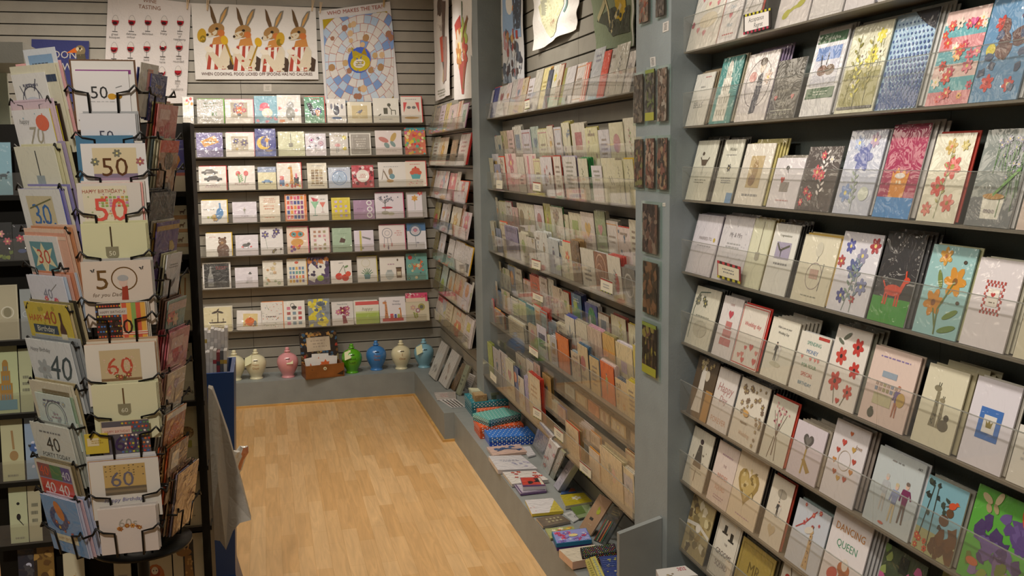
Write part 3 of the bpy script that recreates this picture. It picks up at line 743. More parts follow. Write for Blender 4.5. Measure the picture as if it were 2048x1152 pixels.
BK.append(('''
85 265 660 e6e2de | R,.05,.04,.94,.96,2a2726;BT,.28,.1,.75,8a8a86,75757a;S,.72,.86,8a2a2a,2,.4,.9 | black card with a silver bottle and white border
292 438 690 e6e0ea | E,.66,.68,.08,.03,444;R,.62,.68,.7,.76,444;R,.5,.25,.75,.52,cfc8d0;E,.52,.26,.06,.05,bbb | pale lilac card with a small black hat
470 600 645 ebe6da | F,.5,.68,.14,d9c8a8;FS,10,c9b890/a9b8a0/d9a878,.06,.1,,.12,.88,.08,.9;S,.46,.54,aa9,2,.3,.7 | ivory card with a faint floral wreath
625 750 635 ede7d8 e=e0a838 | G,5,4,d86850/6890b0/e0b050/8a80a8/c9c0a0/70a898,.7,.1,.9,.08,.72;E,.5,.86,.1,.07,d8583a | cream card with rows of small coloured mugs
757 895 622 56406a | BLOB,6,d9d4cc/e9e6e0,.24,.1,.9,.1,.8;BLOB,4,d98a3a/c97830,.14,.0,1,.75,.98;E,.58,.22,.16,.14,a0b838;D,8,3a2a48,.08 | purple card with white blooms and orange patches
905 1040 645 f0ebe6 | E,.38,.3,.17,.17,d8402c;E,.68,.24,.17,.17,d03a28;E,.82,.4,.13,.13,e05a40;LN,.025,564,.38,.45,.62,.78;LN,.025,564,.7,.4,.62,.78;E,.75,.72,.1,.05,6a9058,.5;T,.86,.07,455,HAPPY | white card with glossy red cherries
1075 1200 620 e4e0d8 e=d8c838 | PT,.5,.12,.42,5f8a90,4f7a60/6a9070;O,.45,.75,.22,.02,cfc9a8;B,.02,.012,cbb | off-white card with a blue potted plant
1220 1380 622 efe9e2 | E,.38,.25,.17,.2,c5cac8;R,.28,.38,.48,.46,a9b0b0;R,.65,.12,.86,.5,7a6048;R,.64,.5,.87,.56,543;R,.68,.22,.83,.38,d8cbb0;E,.72,.86,.03,.05,654;S,.64,.74,b9a,1,.3,.7 | white card with a glass jar and a brown jar
1390 1525 600 6fa8a0 | Q,.5,.38,.5,e07038,1;FS,14,a8c8a0/3f7a78/d86050/e8d8b0,.05,.1,,.05,.95,.05,.95;E,.2,.85,.1,.1,c9403a | teal card with an orange fox among flowers
''', 5, (380, 320, .3125)))
BK.append(('''
92 270 948 ddd3ac k=2/.004/d9d2c0 | LN,.035,432,.5,.4,.51,.78;E,.4,.8,.12,.04,432,.3;E,.6,.8,.12,.04,432,-.3;E,.5,.86,.1,.03,432,1;R,.18,.36,.8,.41,432;P,.3,.4,.14,543,543;P,.7,.4,.16,543,543;S,.16,.3,876,2;D,8,554,.012,.15,.85,.7,.9 | cream card with castaways under a palm tree
305 460 970 eee9e6 r=3 k=2/-.004/e9e4e0 | R,.22,.2,.82,.86,e6cf90;E,.5,.45,.2,.18,e0702a;LN,.04,a85820,.5,.58,.5,.72;E,.72,.36,.07,.12,7a7a78;FS,5,c95a30,.03,.05,,.25,.75,.22,.32 | tilted white card with an orange pumpkin picture
460 600 912 e6e2dc e=e08030 | D,45,d88a78/8a98b0/b0b0a8/98a888,.022;S,.42,.5,766,1 | white card speckled all over and orange envelope
605 740 905 eeebe4 | G,3,4,c94a4a/7f98a8/c0b040/d98098/988880/b8605a,.62,.1,.9,.08,.82;O,.42,.84,.1,.025,333;E,.5,.76,.13,.08,333 | white card with rows of teapots and a black cat
762 900 892 8f98a0 | BLOB,26,e2d22e/d8c828/eadc50,.13,.02,.98,.02,.98;BLOB,8,606870/7a828a,.1;E,.6,.82,.2,.12,566270 | grey card covered with yellow leaves
912 1050 910 e0dcda | F,.5,.62,.2,8a2a4a;F,.72,.7,.13,b85a80;F,.3,.56,.14,c97a98;F,.7,.48,.13,b06080;PL,8a3040,.5,.06,.72,.08,.62,.42,.48,.42;T,.87,.07,577,Happy Birthday | pale grey card with magenta flowers in a red vase
1065 1215 908 e9e7dc k=3/-.005/e6e2d8 | R,0,0,1,.48,a8bf58;R,0,.84,1,1,d95a58;R,0,.48,1,.56,cdd898;TI,.6,.2,8a8a68,happy | green and white card under a red band
1218 1385 880 ece6ea | GI,.25,.16,.72,cf8a58;GI,.8,.16,.42,d99050;R,.1,.05,.9,.17,d05048;R,.4,.17,.52,.34,d8484a;R,.56,.17,.64,.32,4a58a8;R,.68,.17,.76,.32,b8b840;T,.8,.1,778,Happy,.66,.5;T,.68,.1,778,birthday,.66,.6 | white birthday card with two giraffes and building blocks
1385 1535 910 d9cfb4 o=0 | E,.68,.72,.15,.15,a8a058;E,.68,.72,.08,.08,6a6a60;E,.52,.55,.1,.1,b07888;E,.52,.55,.05,.05,ddd;F,.32,.7,.12,cfa8a0;SP,.45,.1,.35,a9a060,8a9a48/a8a850;B,.02,.008,c5baa0 | beige card with button flowers
1390 1530 855 e6547e o=.006 | R,0,0,.9,.82,e9d0b8;FS,9,f0a0b0/fff/d83a60,.05,.09,,.05,.95,.84,.97 | pink topped card behind the button flower card
''', 6, (380, 320, .3125)))
for text, i, crop in BK:
    row(text, crop, (0, YL+.005, 0), Vector((1, 0, 0)), ZB[i], radians(14), ', back wall %s shelf' % ORD[i], 'cards on the back wall', 0)

RT = []
c4, c5, c6 = (1350, 0, .3408), (1350, 220, .3993), (1350, 560, .514)
RT.append(('''
58 236 -200 eee9df e=c9443c | E,.55,.32,.3,.12,efe3c8;E,.55,.5,.22,.1,f3ead6;HTS,9,d86a70/e08a90,.05,.1,.9,.1,.9;E,.06,.3,.05,.05,b03048;S,.7,.8,dac,1 | cream card with a ghostly cake and pink hearts
242 352 -170 efeaec k=2/.006/ddd | R,.1,.06,.85,.6,f4efee;T,.45,.07,5f98b8,Can't;T,.2,.08,5f98b8,Wait;HT,.45,.36,.09,e07080;S,.08,.12,c55,1 | white card with blue lettering and a small pink heart
372 470 -150 e9e4e2 e=c9402f | LN,.02,666,.2,.4,.5,.7,.8,.5;LN,.015,777,.3,.2,.7,.35 | white card with grey line drawing behind the notice
580 770 -180 eee8ea k=2/.006/ddd | LN,.06,c9c840,.25,.18,.5,.28,.75,.32;E,.3,.2,.12,.07,c5c43a,.4;E,.7,.33,.13,.06,c5c43a,.3;HT,.55,.48,.09,e0607a;HT,.35,.52,.08,e0607a | white card with a yellow leaf and pink hearts
782 975 -200 e7e4e6 k=2/.006/bbb | B,.04,.006,d5d0d4 | plain silvery white card
988 1165 -210 e9e5ec k=1/.006/ccd | S,.5,.6,dcd5e0,2 | plain lilac white card
1190 1410 -260 ece9ea k=2/.006/ccc | S,.5,.6,ddd,2 | plain white card, furthest along
''', 0, c4))
RT.append(('''
55 165 440 efece2 k=3/.006/9a8a70 | T,.72,.05,888,MANN &;T,.34,.16,9a9a98,BELLS,.45,.7;S,.9,.94,c77,1,.5,.9 | cream card lettered in grey capitals
195 315 345 4f9c98 k=2/.005/c9c0a8 | TW,.45,.04,.95,efece0,b9b8a8 | teal card with a white paper tower
345 520 325 ece5e2 k=4/.008/8a7a98 | O,.5,.55,.4,.012,544;PL,4a4a50,.42,.1,.6,.12,.66,.5,.6,.7,.48,.66;E,.55,.8,.1,.12,dcb;E,.55,.86,.11,.07,432;E,.3,.65,.12,.09,d9a098;F,.8,.62,.12,d9c0b0 | white card with a groom inside an oval line
530 690 360 56544e b=ddd | T,.72,.08,cfcabd,JUST;T,.57,.06,b5b0a4,TO WISH YOU;T,.44,.08,cfcabd,A HAPPY;TI,.22,.14,e0dccf,day;HT,.2,.36,.06,c66;HT,.8,.36,.06,c66;LN,.02,bba,.1,.14,.9,.14;S,.05,.1,998,1 | chalkboard grey card with hand lettering
725 905 185 e6e6ea k=2/.006/ccc | R,.05,.84,.95,.95,3f6f4c;T,.87,.045,dfe6d8,ANNIVERSARY;R,.1,.34,.9,.8,cfd0dc;R,.12,.64,.88,.79,6f8fc9;E,.4,.52,.16,.1,765040;E,.65,.52,.15,.1,6f5a48;LN,.03,333,.35,.56,.3,.7;LN,.03,333,.5,.58,.52,.72;R,.06,.2,.94,.32,3f6f4c;S,.23,.29,cfd8c8,2 | white card with green bands and a picture of hens
930 1155 160 dcdbc0 k=2/.006/ccc | R,.05,.04,.95,.5,a9a56a;FS,9,e2d848/f0ecd0/e8e070,.07,.12,8a8a4a,.1,.9,.3,.9;SP,.2,.1,.8,7a7a40,8a8838;SP,.7,.1,.75,7a7a40,a8a048;SP,.45,.05,.6,6a7040,e0d858;R,.05,.04,.95,.07,555 | card with a meadow of yellow daffodils
1150 1395 95 a9c8e0 k=4/.008/dcdcd8 b=e6e6e2 | CELLS,3f5f9c,fff;PL,1f2230,.45,1,1,1,1,.78,.8,.84,.6,.92 | ice blue card with dark honeycomb cells
1465 1715 75 6fb8c0 | HS,7,d88a90/62b0ba/e8c8c0/5aa8b4;FS,26,d8483c/e07888/f0e0d0/c93a5a/e8b060,.06,.13,,.04,.96,.03,.97;HT,.7,.85,.08,d84a90 | pink and turquoise paisley card
1720 2000 0 5f93bd k=2/.006/ddd | F,.3,.75,.13,c9382c,822;BLOB,5,5a3a38/6a4038,.16,.35,.8,.4,.7;F,.3,.18,.14,d83a30,a22;F,.75,.15,.12,d04a48;E,.2,.5,.1,.1,d8c838;BLOB,8,485878/3a4a68,.09;F,.8,.8,.12,585070 | blue card with red and brown flowers
''', 1, c4))
RT.append(('''
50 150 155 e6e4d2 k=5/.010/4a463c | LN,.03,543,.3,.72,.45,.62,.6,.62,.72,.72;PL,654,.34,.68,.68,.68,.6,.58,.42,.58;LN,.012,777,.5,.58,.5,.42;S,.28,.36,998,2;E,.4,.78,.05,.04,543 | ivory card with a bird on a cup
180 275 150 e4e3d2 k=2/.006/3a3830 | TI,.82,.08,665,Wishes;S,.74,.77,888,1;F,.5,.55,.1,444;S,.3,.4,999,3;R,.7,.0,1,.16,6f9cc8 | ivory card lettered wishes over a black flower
290 430 170 eee8dc k=4/.009/c9bd7a | R,.28,.28,.74,.8,cdb78a;E,.5,.55,.1,.2,a98d60;E,.45,.4,.12,.1,9a7a58;S,.12,.2,999,1 | cream card with a sepia picture
455 595 240 e9e4e8 k=2/.006/8a8478 | R,.32,.32,.62,.52,9a928c;HT,.36,.56,.07,c94840;E,.45,.8,.06,.04,333;LN,.015,444,.45,.8,.5,.7;S,.12,.18,c99,1 | white card with a grey box and red heart
600 765 185 5a5250 b=888 | SP,.6,.06,.9,382e2c,e0dad4/f0e8e4,14;F,.4,.6,.13,d8485a;F,.55,.55,.1,e05a68;F,.2,.3,.08,d04a58;F,.35,.22,.08,c94050;F,.75,.8,.07,e0dcd8;F,.12,.12,.07,d8505c;F,.5,.86,.08,d8606a | charcoal card with pink blossom twigs
785 960 105 cdd2e2 k=1/.006/ccc | F,.5,.68,.26,6f7ab5,98a0c8;F,.3,.85,.14,a8b8dc;F,.72,.88,.13,c9b0c8;F,.25,.25,.16,8fa8d8;SP,.5,.03,.5,98a8a0,a8b8a8;E,.75,.25,.14,.12,dfe6d8 | pale blue card with watercolour cornflowers
985 1165 75 a82456 k=3/.012/b9b6b2 b=e6e2e0 | R,0,0,1,.22,4a90d0;PL,e09028,.3,.22,.7,.22,.74,.5,.66,.46,.6,.52,.5,.47,.42,.54,.34,.47,.28,.5;S,.34,.42,f0d8b0,1,.35,.65;E,.5,.45,.14,.05,e8e0d8 | magenta card with an orange pot on blue
1205 1395 120 e6e2cc e=a8382a b=a8382a | F,.6,.62,.22,d8605a,a8a048;F,.45,.85,.15,c9a850,d86;F,.35,.4,.19,d85048,988a38;F,.7,.22,.17,d86a60,9a8a40;F,.2,.14,.13,d87868,a84;SP,.45,.04,.8,98a070,a9a860,6;F,.8,.86,.1,c8b868 | cream card with coral lilies and red border
1445 1668 100 8a928e k=1/.006/ddd b=ddd | R,0,0,1,.3,74787a;PL,e6e4d6,.32,.08,.72,.08,.76,.3,.28,.3;FS,24,9a98a8/b0aeb8/a8a8b0,.04,.07,5f8a50,.35,.98,.5,.95;E,.52,.31,.24,.05,b8883a;LN,.05,6aa048,.5,.32,.95,.6;T,.14,.08,767,moo | grey card with a white jug of pale flowers
1705 1860 130 dcc8bc k=2/.006/ccc | F,.5,.6,.2,c99888;S,.2,.3,a98,2 | pinkish cream card at the shelf's near end
''', 2, c5))
RT.append(('''
50 170 520 e4dfe6 k=3/.008/9a94a0 | T,.58,.08,998c8a,MARRIED TO;E,.85,.6,.04,.04,c9b040;S,.46,.5,aaa,1;B,.02,.006,d0cad2 | white lilac card with faint grey capitals
180 320 525 dcd9dc k=2/.006/98929a | TI,.68,.1,8a8688,Mr & Mrs;S,.5,.6,aaa,2;D,20,c5c2c8,.012 | silver grey card lettered mr and mrs
322 415 540 dfdfc2 k=3/.008/c9b878 | PD,.52,.5,.96,6a5a40,a8a490,.11;B,.03,.008,d0d0b0 | pale green card with a hanging silver spade
425 545 565 e6e5de k=4/.006/2c2a28 | TI,.82,.05,776,Congratulations;R,.22,.5,.8,.74,a8a0b8;LN,.05,554,.25,.72,.4,.62,.75,.7;P,.45,.52,.15,444,555;S,.4,.46,888,1 | white congratulations card with a small picture of a couple
575 745 620 e2dcc4 e=c9a850 k=2/.006/c9b880 | O,.5,.4,.22,.012,988;R,.38,.36,.62,.5,c9a898;LN,.015,888,.5,.62,.58,.85;LN,.015,777,.7,.2,.72,.6;E,.5,.8,.1,.12,d5d0bc;S,.08,.12,998,1 | cream card with a pencil drawn jar
755 945 605 e4e2ea | F,.45,.55,.17,5f6a9a,445;F,.25,.82,.12,5a5fa8;F,.85,.86,.13,b03a44;F,.6,.72,.13,9a98b8;F,.3,.2,.12,484e98;F,.6,.18,.07,b8404a;F,.1,.62,.1,b85050;SP,.4,.02,.6,7a9080,88a090;SP,.6,.02,.7,7a9080,8898a8;F,.75,.35,.13,8a90b8 | white card with blue cornflowers and a red flower
960 1142 605 2b2a2e k=3/.010/4a4a4c b=e2e0de | R,0,0,1,.28,3f9a34;Q,.5,.2,.62,d8421f,1 | black card with a red dog on green grass
1185 1400 670 9cc8c8 k=1/.006/c9c89a | F,.68,.62,.24,d89428,8a5a20;F,.32,.36,.22,cf8a24,8a5020;F,.35,.88,.15,d8a040,a63;LN,.03,6a7a38,.68,.62,.45,.3,.5,.02;LN,.03,6a7a38,.35,.3,.48,.1;E,.75,.26,.17,.05,6f8a3a,.5;E,.35,.62,.05,.16,7a8a40,.4;E,.75,.1,.2,.05,6a8838,.3;E,.8,.84,.04,.03,432;E,.85,.4,.04,.03,543 | turquoise card with orange tiger lilies
1420 1640 735 e6dfe2 k=2/.006/c9c5b0 | CH,.27,.38,.7,.76,b8483e,11;R,.36,.47,.61,.67,e9e0d4;HT,.48,.6,.05,c03a38;S,.5,.53,765,1,.42,.58 | white card with a red gingham square
1690 1900 800 ddd6bc k=2/.006/c9c5b0 | S,.4,.6,a98,3 | cream lettered card at the shelf's near end
''', 3, c5))
RT.append(('''
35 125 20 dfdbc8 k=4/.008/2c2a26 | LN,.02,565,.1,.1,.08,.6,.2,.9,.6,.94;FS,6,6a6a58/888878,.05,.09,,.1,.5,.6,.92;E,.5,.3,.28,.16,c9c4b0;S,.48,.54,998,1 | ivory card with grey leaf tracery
140 212 58 e9e3e2 k=2/.008/8a8480 | R,.25,.2,.8,.32,c97a78;R,.32,.34,.74,.46,d08a88;R,.38,.48,.68,.6,c97a78;HT,.52,.72,.12,c9485a;T,.86,.05,a55,LOVE | white card with a tiered pink cake
215 312 90 ece5da e=c8382f b=c8382f | TI,.66,.1,d0484a,Wedding day;HTS,7,d8605a/e08a80,.07,.1,.9,.08,.35;B,.02,.02,d0504a | ivory wedding day card edged in red
328 430 140 ece8d8 k=5/.011/a8a294 | TI,.84,.055,555,With Love on your;TI,.75,.06,555,Wedding Day;P,.38,.3,.32,333,222;P,.5,.32,.27,eae6e0,eae6e0;E,.45,.25,.2,.05,d5d0b8 | ivory card with a black and white bridal couple
440 552 195 ebe6da k=1/.005/bbb | T,.8,.09,4f9a88,SPENDING;T,.655,.1,4878b0,MONEY;HTS,5,e08a80,.04,.2,.8,.57,.6;T,.42,.09,5aa078,FOR YOUR;T,.27,.1,d0503f,SPECIAL;T,.12,.085,4f88a8,BIRTHDAY;R,.6,.93,.95,.98,c0392f | white card saying spending money for your special birthday
562 690 170 ece6de k=3/.012/6a6a5c | F,.7,.78,.16,c9382f,322;F,.3,.62,.16,d0463a,322;F,.75,.5,.15,c8382c,322;F,.3,.3,.18,cc3a34,322;F,.72,.22,.13,d04a40,322;E,.35,.88,.12,.04,6a7060,.6;E,.2,.8,.1,.035,6a7060,-.4;LN,.015,687060,.3,.25,.4,.03;LN,.015,687060,.7,.2,.6,.03;HT,.5,.08,.06,c93a34 | white card with big red poppies
710 882 250 e6cfc4 k=1/.006/a98 | S,.86,.9,8a7ab0,1,.15,.9;R,.3,.62,.62,.7,98a8b8;G,6,2,a8a078/b8a090/8f98a8,.7,.2,.7,.42,.56;R,.22,.25,.62,.4,cdc6a0;P,.72,.16,.42,7a6a98,b87a60;E,.8,.4,.09,.1,c9a860;E,.25,.12,.07,.07,554;R,.22,.1,.28,.2,554 | pink card with women at a shop counter
915 1065 320 e2dcc2 k=5/.011/a8a080 | GI,.4,.25,.55,8a8268,554;GI,.56,.25,.4,968c70,554;E,.68,.3,.13,.1,6a6250;E,.72,.4,.06,.06,5a5244 | cream card with a pencil group of giraffes
1095 1262 370 e5e0e8 k=1/.006/c9c4b8 | R,.25,.32,.75,.68,3f74c0;R,.36,.4,.64,.6,e6e2dc;PL,8a7a30,.44,.46,.56,.46,.58,.54,.53,.51,.5,.56,.47,.51,.42,.54 | lilac white card with a crown in a blue frame
1285 1430 560 e6e2d8 k=2/.006/c9c4b8 | S,.4,.6,bbb,2 | plain white card at the near end
''', 4, c6))
RT.append(('''
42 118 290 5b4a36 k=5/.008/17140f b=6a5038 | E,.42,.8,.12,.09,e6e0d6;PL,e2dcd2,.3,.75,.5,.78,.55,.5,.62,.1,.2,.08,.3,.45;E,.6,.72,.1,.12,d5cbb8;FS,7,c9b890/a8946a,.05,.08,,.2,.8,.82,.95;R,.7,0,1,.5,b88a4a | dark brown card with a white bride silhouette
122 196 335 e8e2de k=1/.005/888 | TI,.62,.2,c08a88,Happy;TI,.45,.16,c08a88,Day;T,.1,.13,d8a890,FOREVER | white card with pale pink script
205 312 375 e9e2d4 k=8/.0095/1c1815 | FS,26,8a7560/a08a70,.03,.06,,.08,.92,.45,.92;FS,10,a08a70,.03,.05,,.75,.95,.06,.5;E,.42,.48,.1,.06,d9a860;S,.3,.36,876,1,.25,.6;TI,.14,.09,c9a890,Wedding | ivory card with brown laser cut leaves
325 418 445 dcd8c8 e=b8402c b=b8402c | TE,.45,.1,.85,5a4038,c98a90/8a3a4a/d8a0a0;LN,.02,654,.3,.04,.4,.4;LN,.02,654,.6,.04,.5,.4 | ivory card with tulip twigs and rust border
430 540 540 ddd2da k=7/.0095/9a9080 | HT,.48,.7,.17,5a5552;HT,.48,.71,.1,7a7570;LN,.05,b89a48,.48,.55,.46,.1;PL,a8883a,.4,.35,.5,.38,.75,.2,.65,.14 | lilac card with a grey heart and gold ribbon
560 687 535 e3dee2 k=2/.010/8a8078 | HTS,1,c9683a,.06,.5,.5,.88,.88;HT,.24,.62,.06,b84a3a;HT,.2,.48,.06,c98a48;HT,.28,.34,.06,b8583a;HT,.42,.28,.06,c9a050;HT,.6,.3,.06,b84a3a;HT,.72,.42,.06,c98a48;HT,.74,.56,.06,b84a3a;HT,.66,.7,.06,c9a050;HT,.36,.74,.07,c8483f;TI,.72,.08,a86,love,.78,.3;O,.48,.52,.18,.01,b9a890 | white card with a ring of red and gold hearts
727 902 640 c5ced0 k=1/.006/c9ccd0 | P,.32,.2,.5,b8bcc0,c5c0b8;P,.55,.12,.52,8f98b8,cdbd98;P,.75,.16,.55,7a2a58,7a6a60;T,.9,.045,222,ART,.9,.16;S,.86,.9,888,1,.3,.6;E,.4,.06,.06,.02,c9705a | pale blue grey card with dancing friends
917 1068 755 7fb0bf k=2/.008/8a8a80 b=d5d0b8 | R,0,0,1,.3,a8a878;BLOB,10,5a3a20/6a4424,.16,.4,.95,.08,.4;E,.6,.52,.12,.1,5f4028;E,.7,.64,.09,.08,654428;LN,.02,332,.1,.1,.2,.9;LN,.02,332,.35,.1,.3,.95;BLOB,14,3a4438/28302a,.06,.05,.6,.4,.95;K,.72,.74,.3,d0522a,654;FS,6,c94a2a,.05,.07,,.05,.45,.05,.2 | turquoise card with a robin, twigs and logs
1092 1330 790 5aa83c | BLOB,30,4a3468/5c4580/6a5490,.1,.2,.85,.3,.8;BLOB,8,8a70a0/7a6090,.08,.1,.9,.05,.3;E,.82,.84,.06,.14,d8502a,.4;E,.92,.8,.05,.13,c9481f,-.2;BF,.28,.85,.3,c9b890,d8c8a0,a89870;BLOB,8,6a7a28/8a9a38,.08,.1,.9,.02,.3;E,.2,.2,.1,.05,c8683a;E,.75,.12,.12,.06,c9b048 | bright green card with lilac blooms and butterflies
''', 5, c6))
RT.append(('''
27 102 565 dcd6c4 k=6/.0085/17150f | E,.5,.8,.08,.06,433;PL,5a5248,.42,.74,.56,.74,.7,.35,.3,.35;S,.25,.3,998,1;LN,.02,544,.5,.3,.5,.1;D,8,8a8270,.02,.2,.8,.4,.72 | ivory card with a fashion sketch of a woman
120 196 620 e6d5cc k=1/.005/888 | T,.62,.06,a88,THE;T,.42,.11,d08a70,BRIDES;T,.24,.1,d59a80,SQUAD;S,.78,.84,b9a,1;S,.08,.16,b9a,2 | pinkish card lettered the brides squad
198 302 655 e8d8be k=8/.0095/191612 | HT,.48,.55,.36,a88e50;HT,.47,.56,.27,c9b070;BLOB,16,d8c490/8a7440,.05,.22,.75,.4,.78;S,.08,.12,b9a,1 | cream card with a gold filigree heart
325 402 752 e0d8c8 e=9c3a28 b=9c3a28 | E,.55,.78,.22,.12,a8a090;P,.5,.42,.25,444,333;P,.6,.42,.22,ddd6cc,ddd6cc;HT,.45,.22,.18,c9b898;LN,.012,666,.5,.68,.52,.85 | ivory card with a couple under a pencil tree
425 545 845 ccd2dc k=2/.007/7a8a88 | LN,.025,b04a48,.1,.55,.35,.7,.6,.95;FS,9,c95a5a,.03,.05,,.15,.75,.6,.97;GI,.6,.04,.68,c9a878,6a4a38;E,.5,.62,.13,.06,dcd5c8,.4 | ice blue card with a giraffe under red blossom
552 692 880 e9e3e4 k=4/.0085/aaa | T,.76,.13,c9883a,DANCING;T,.57,.13,5a9a78,QUEEN;E,.55,.34,.16,.12,b8602a;E,.3,.22,.14,.1,c94038,.5;PL,a8542a,.42,.0,.66,.0,.62,.3,.48,.3;E,.56,.4,.08,.1,e6dcd0 | white card lettered dancing queen with a dog
745 900 1020 3f4a34 | BLOB,20,6a4a78/b85a88/5a7a3a/8a9a58/c9a8b8/2f3a28,.1,.02,.98,.02,.98;R,.4,.75,.6,.95,22261e | dark garden photo card
950 1090 1000 8a8a48 | BLOB,14,5a6030/7a8038/a8a060,.13 | olive green patterned card
''', 6, c6))
RT.append(('''
22 105 830 b9a878 | BLOB,22,8a7a50/d8cca0/6a5a40/e6dcc0/a89058,.12,.03,.97,.03,.97;LN,.07,d9d4c8,.0,.5,.5,.56,1,.46;E,.5,.5,.1,.08,e8e2d6 | gold collage card tied with white ribbon
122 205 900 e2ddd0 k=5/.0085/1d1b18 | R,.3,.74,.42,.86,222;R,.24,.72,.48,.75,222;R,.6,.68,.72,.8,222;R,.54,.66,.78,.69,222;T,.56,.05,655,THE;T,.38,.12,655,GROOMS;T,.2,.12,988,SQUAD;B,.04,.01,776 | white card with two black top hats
212 335 995 a48f45 k=3/.010/57503a | T,.5,.28,6a5a28,MR;B,.06,.01,8a7838;E,.75,.32,.05,.04,e0d8b8;S,.15,.25,7a6830,1 | gold card lettered mr
360 455 1085 dcd8cc k=2/.008/666 | E,.5,.7,.14,.1,8a7a68;LN,.03,654,.4,.78,.3,.95;LN,.03,654,.6,.78,.7,.95;E,.25,.8,.1,.07,b83a34;R,.4,.3,.6,.6,8a7a68 | white card with a brown reindeer
''', 7, c6))
for text, i, crop in RT:
    row(text, crop, (XM+.006, 0, 0), Vector((0, 1, 0)), ZR[i], radians(14.5), ', nearest rack %s shelf' % ORD[i], 'cards on the nearest rack', -pi/2)

# ------------------------------------------------------------------ recessed rack between the posts
NTH = ['first', 'second', 'third', 'fourth', 'fifth', 'sixth', 'seventh', 'eighth', 'ninth', 'tenth', 'eleventh', 'twelfth', 'thirteenth', 'fourteenth', 'fifteenth', 'sixteenth',
       'seventeenth', 'eighteenth', 'nineteenth', 'twentieth', 'twenty-first', 'twenty-second', 'twenty-third', 'twenty-fourth', 'twenty-fifth']
def quick(text, where):
    """lines without a design get a small motif; labels get their order from the far post"""
    out = []
    for i, l in enumerate(text.strip().splitlines()):
        f = [t.strip() for t in l.split('|')]
        if len(f) < 2: f.append('AUTO')
        if not f[1]: f[1] = 'AUTO'
        if len(f) < 3: f.append('')
        if where: f[2] = '%s, %s from %s' % (f[2], NTH[i], where)
        out.append(' | '.join(f))
    return '\n'.join(out)
cF, cA, cB, cC, cD, cE = (960, 60, .16495), (960, 230, .15625), (960, 380, .20833), (955, 500, .20833), (955, 600, .20833), (1000, 780, .24306)
YV = Vector((0, 1, 0))
def mid(text, crop, z, x, lean, where, stuff):
    ROOM[0] = .03 if x < 1.29 and z in (ZM[1], ZM[2]) else .018 if z > 0 and lean < 0 else .07
    row(quick(text, where), crop, (x, 0, 0), YV, z, radians(lean), '', 'cards between the posts', -pi/2, stuff=stuff, top=True, gap=.0045, th=.002, hmax=.23)
mid('''
90 160 735 dcdae0 | S,.3,.6,aab,2 | lilac white card
155 235 712 4a4f9c e=d8503c | E,.5,.5,.2,.3,5a60b0 | glossy violet blue card
240 330 690 e2dfdc | | silvery white card
330 385 650 e6d8d8 | | pinkish white card
375 460 610 c9c5c0 | B,.06,.02,b5b0aa | plain grey card
455 520 600 c9b0b0 | | mauve card
520 585 592 c9b898 e=8a5a30 | | tan card with brown envelope
575 665 600 d5d0d4 | | lilac grey card
670 755 490 c5c0b4 | B,.05,.02,b0ab9e | tall plain stone coloured card
750 830 472 dccf92 k=2/.003/d8a860 | S,.4,.7,b9a860,3 | tall yellow card
828 880 490 454e60 | E,.5,.6,.2,.3,778 | narrow slate blue card
870 955 436 d8d6c8 | F,.5,.7,.2,d8c850 | white card with a yellow flower
953 1010 430 d9c9b8 e=8a4028 | | cream card with brick red envelope
985 1065 472 9c9c4c | HS,3,a8a858/94944a/8a8a44 | olive green card
1060 1172 458 ccc8c8 | E,.5,.15,.1,.1,555 | grey card with a tiny black figure
1165 1290 420 d4ccc6 | | beige grey card
1288 1352 402 d9705a | VS,4,e8d8c8/d8553f,.1,.9,.05,.95 | orange striped card
1370 1500 236 b9bcc0 | S,.7,.9,99a,2 | tall bluish grey card
1418 1520 298 d8cec6 | E,.5,.5,.3,.3,c98a78;F,.5,.6,.2,c9604a | cream card with a terracotta flower
1497 1582 262 e0442c | R,.1,.05,.9,.95,e24c34 | bright red card
1570 1680 232 c9c6bc | | grey cream card
1645 1805 185 c8c5b8 | SP,.5,.1,.7,888,777/999 | large stone card with grey leaves
1790 1895 270 d0cac4 | F,.5,.55,.3,a09a98,888 | silver card with a grey blossom
''', cF, ZM[0], XM+.006, 12, 'far post, top shelf', False)
mid('''
120 205 275 c9c4b8 e=c33
210 275 265 c5c2b0
260 335 210 c0b088
350 430 200 d5b8b0
415 525 155 cdcabd k=2/.004/b5b2a5
530 645 195 c9c4cc
640 745 155 9fb0a4
735 860 190 cbc9a8 e=a8a040
860 935 145 d0c8b4 e=8a2f24
945 1040 160 c5c5ca
1035 1135 105 d2cdb0 k=4/.006/b0a860
1170 1340 115 cfc9b8 k=2/.004/b0a898
1340 1500 170 d0cb9e e=a8a040
1505 1645 195 cfccd0 k=1/.004/777
1650 1825 105 d4d0ae
1820 1980 45 d8d4be
''', cA, ZM[1]+.13, 1.318, -6, '', True)
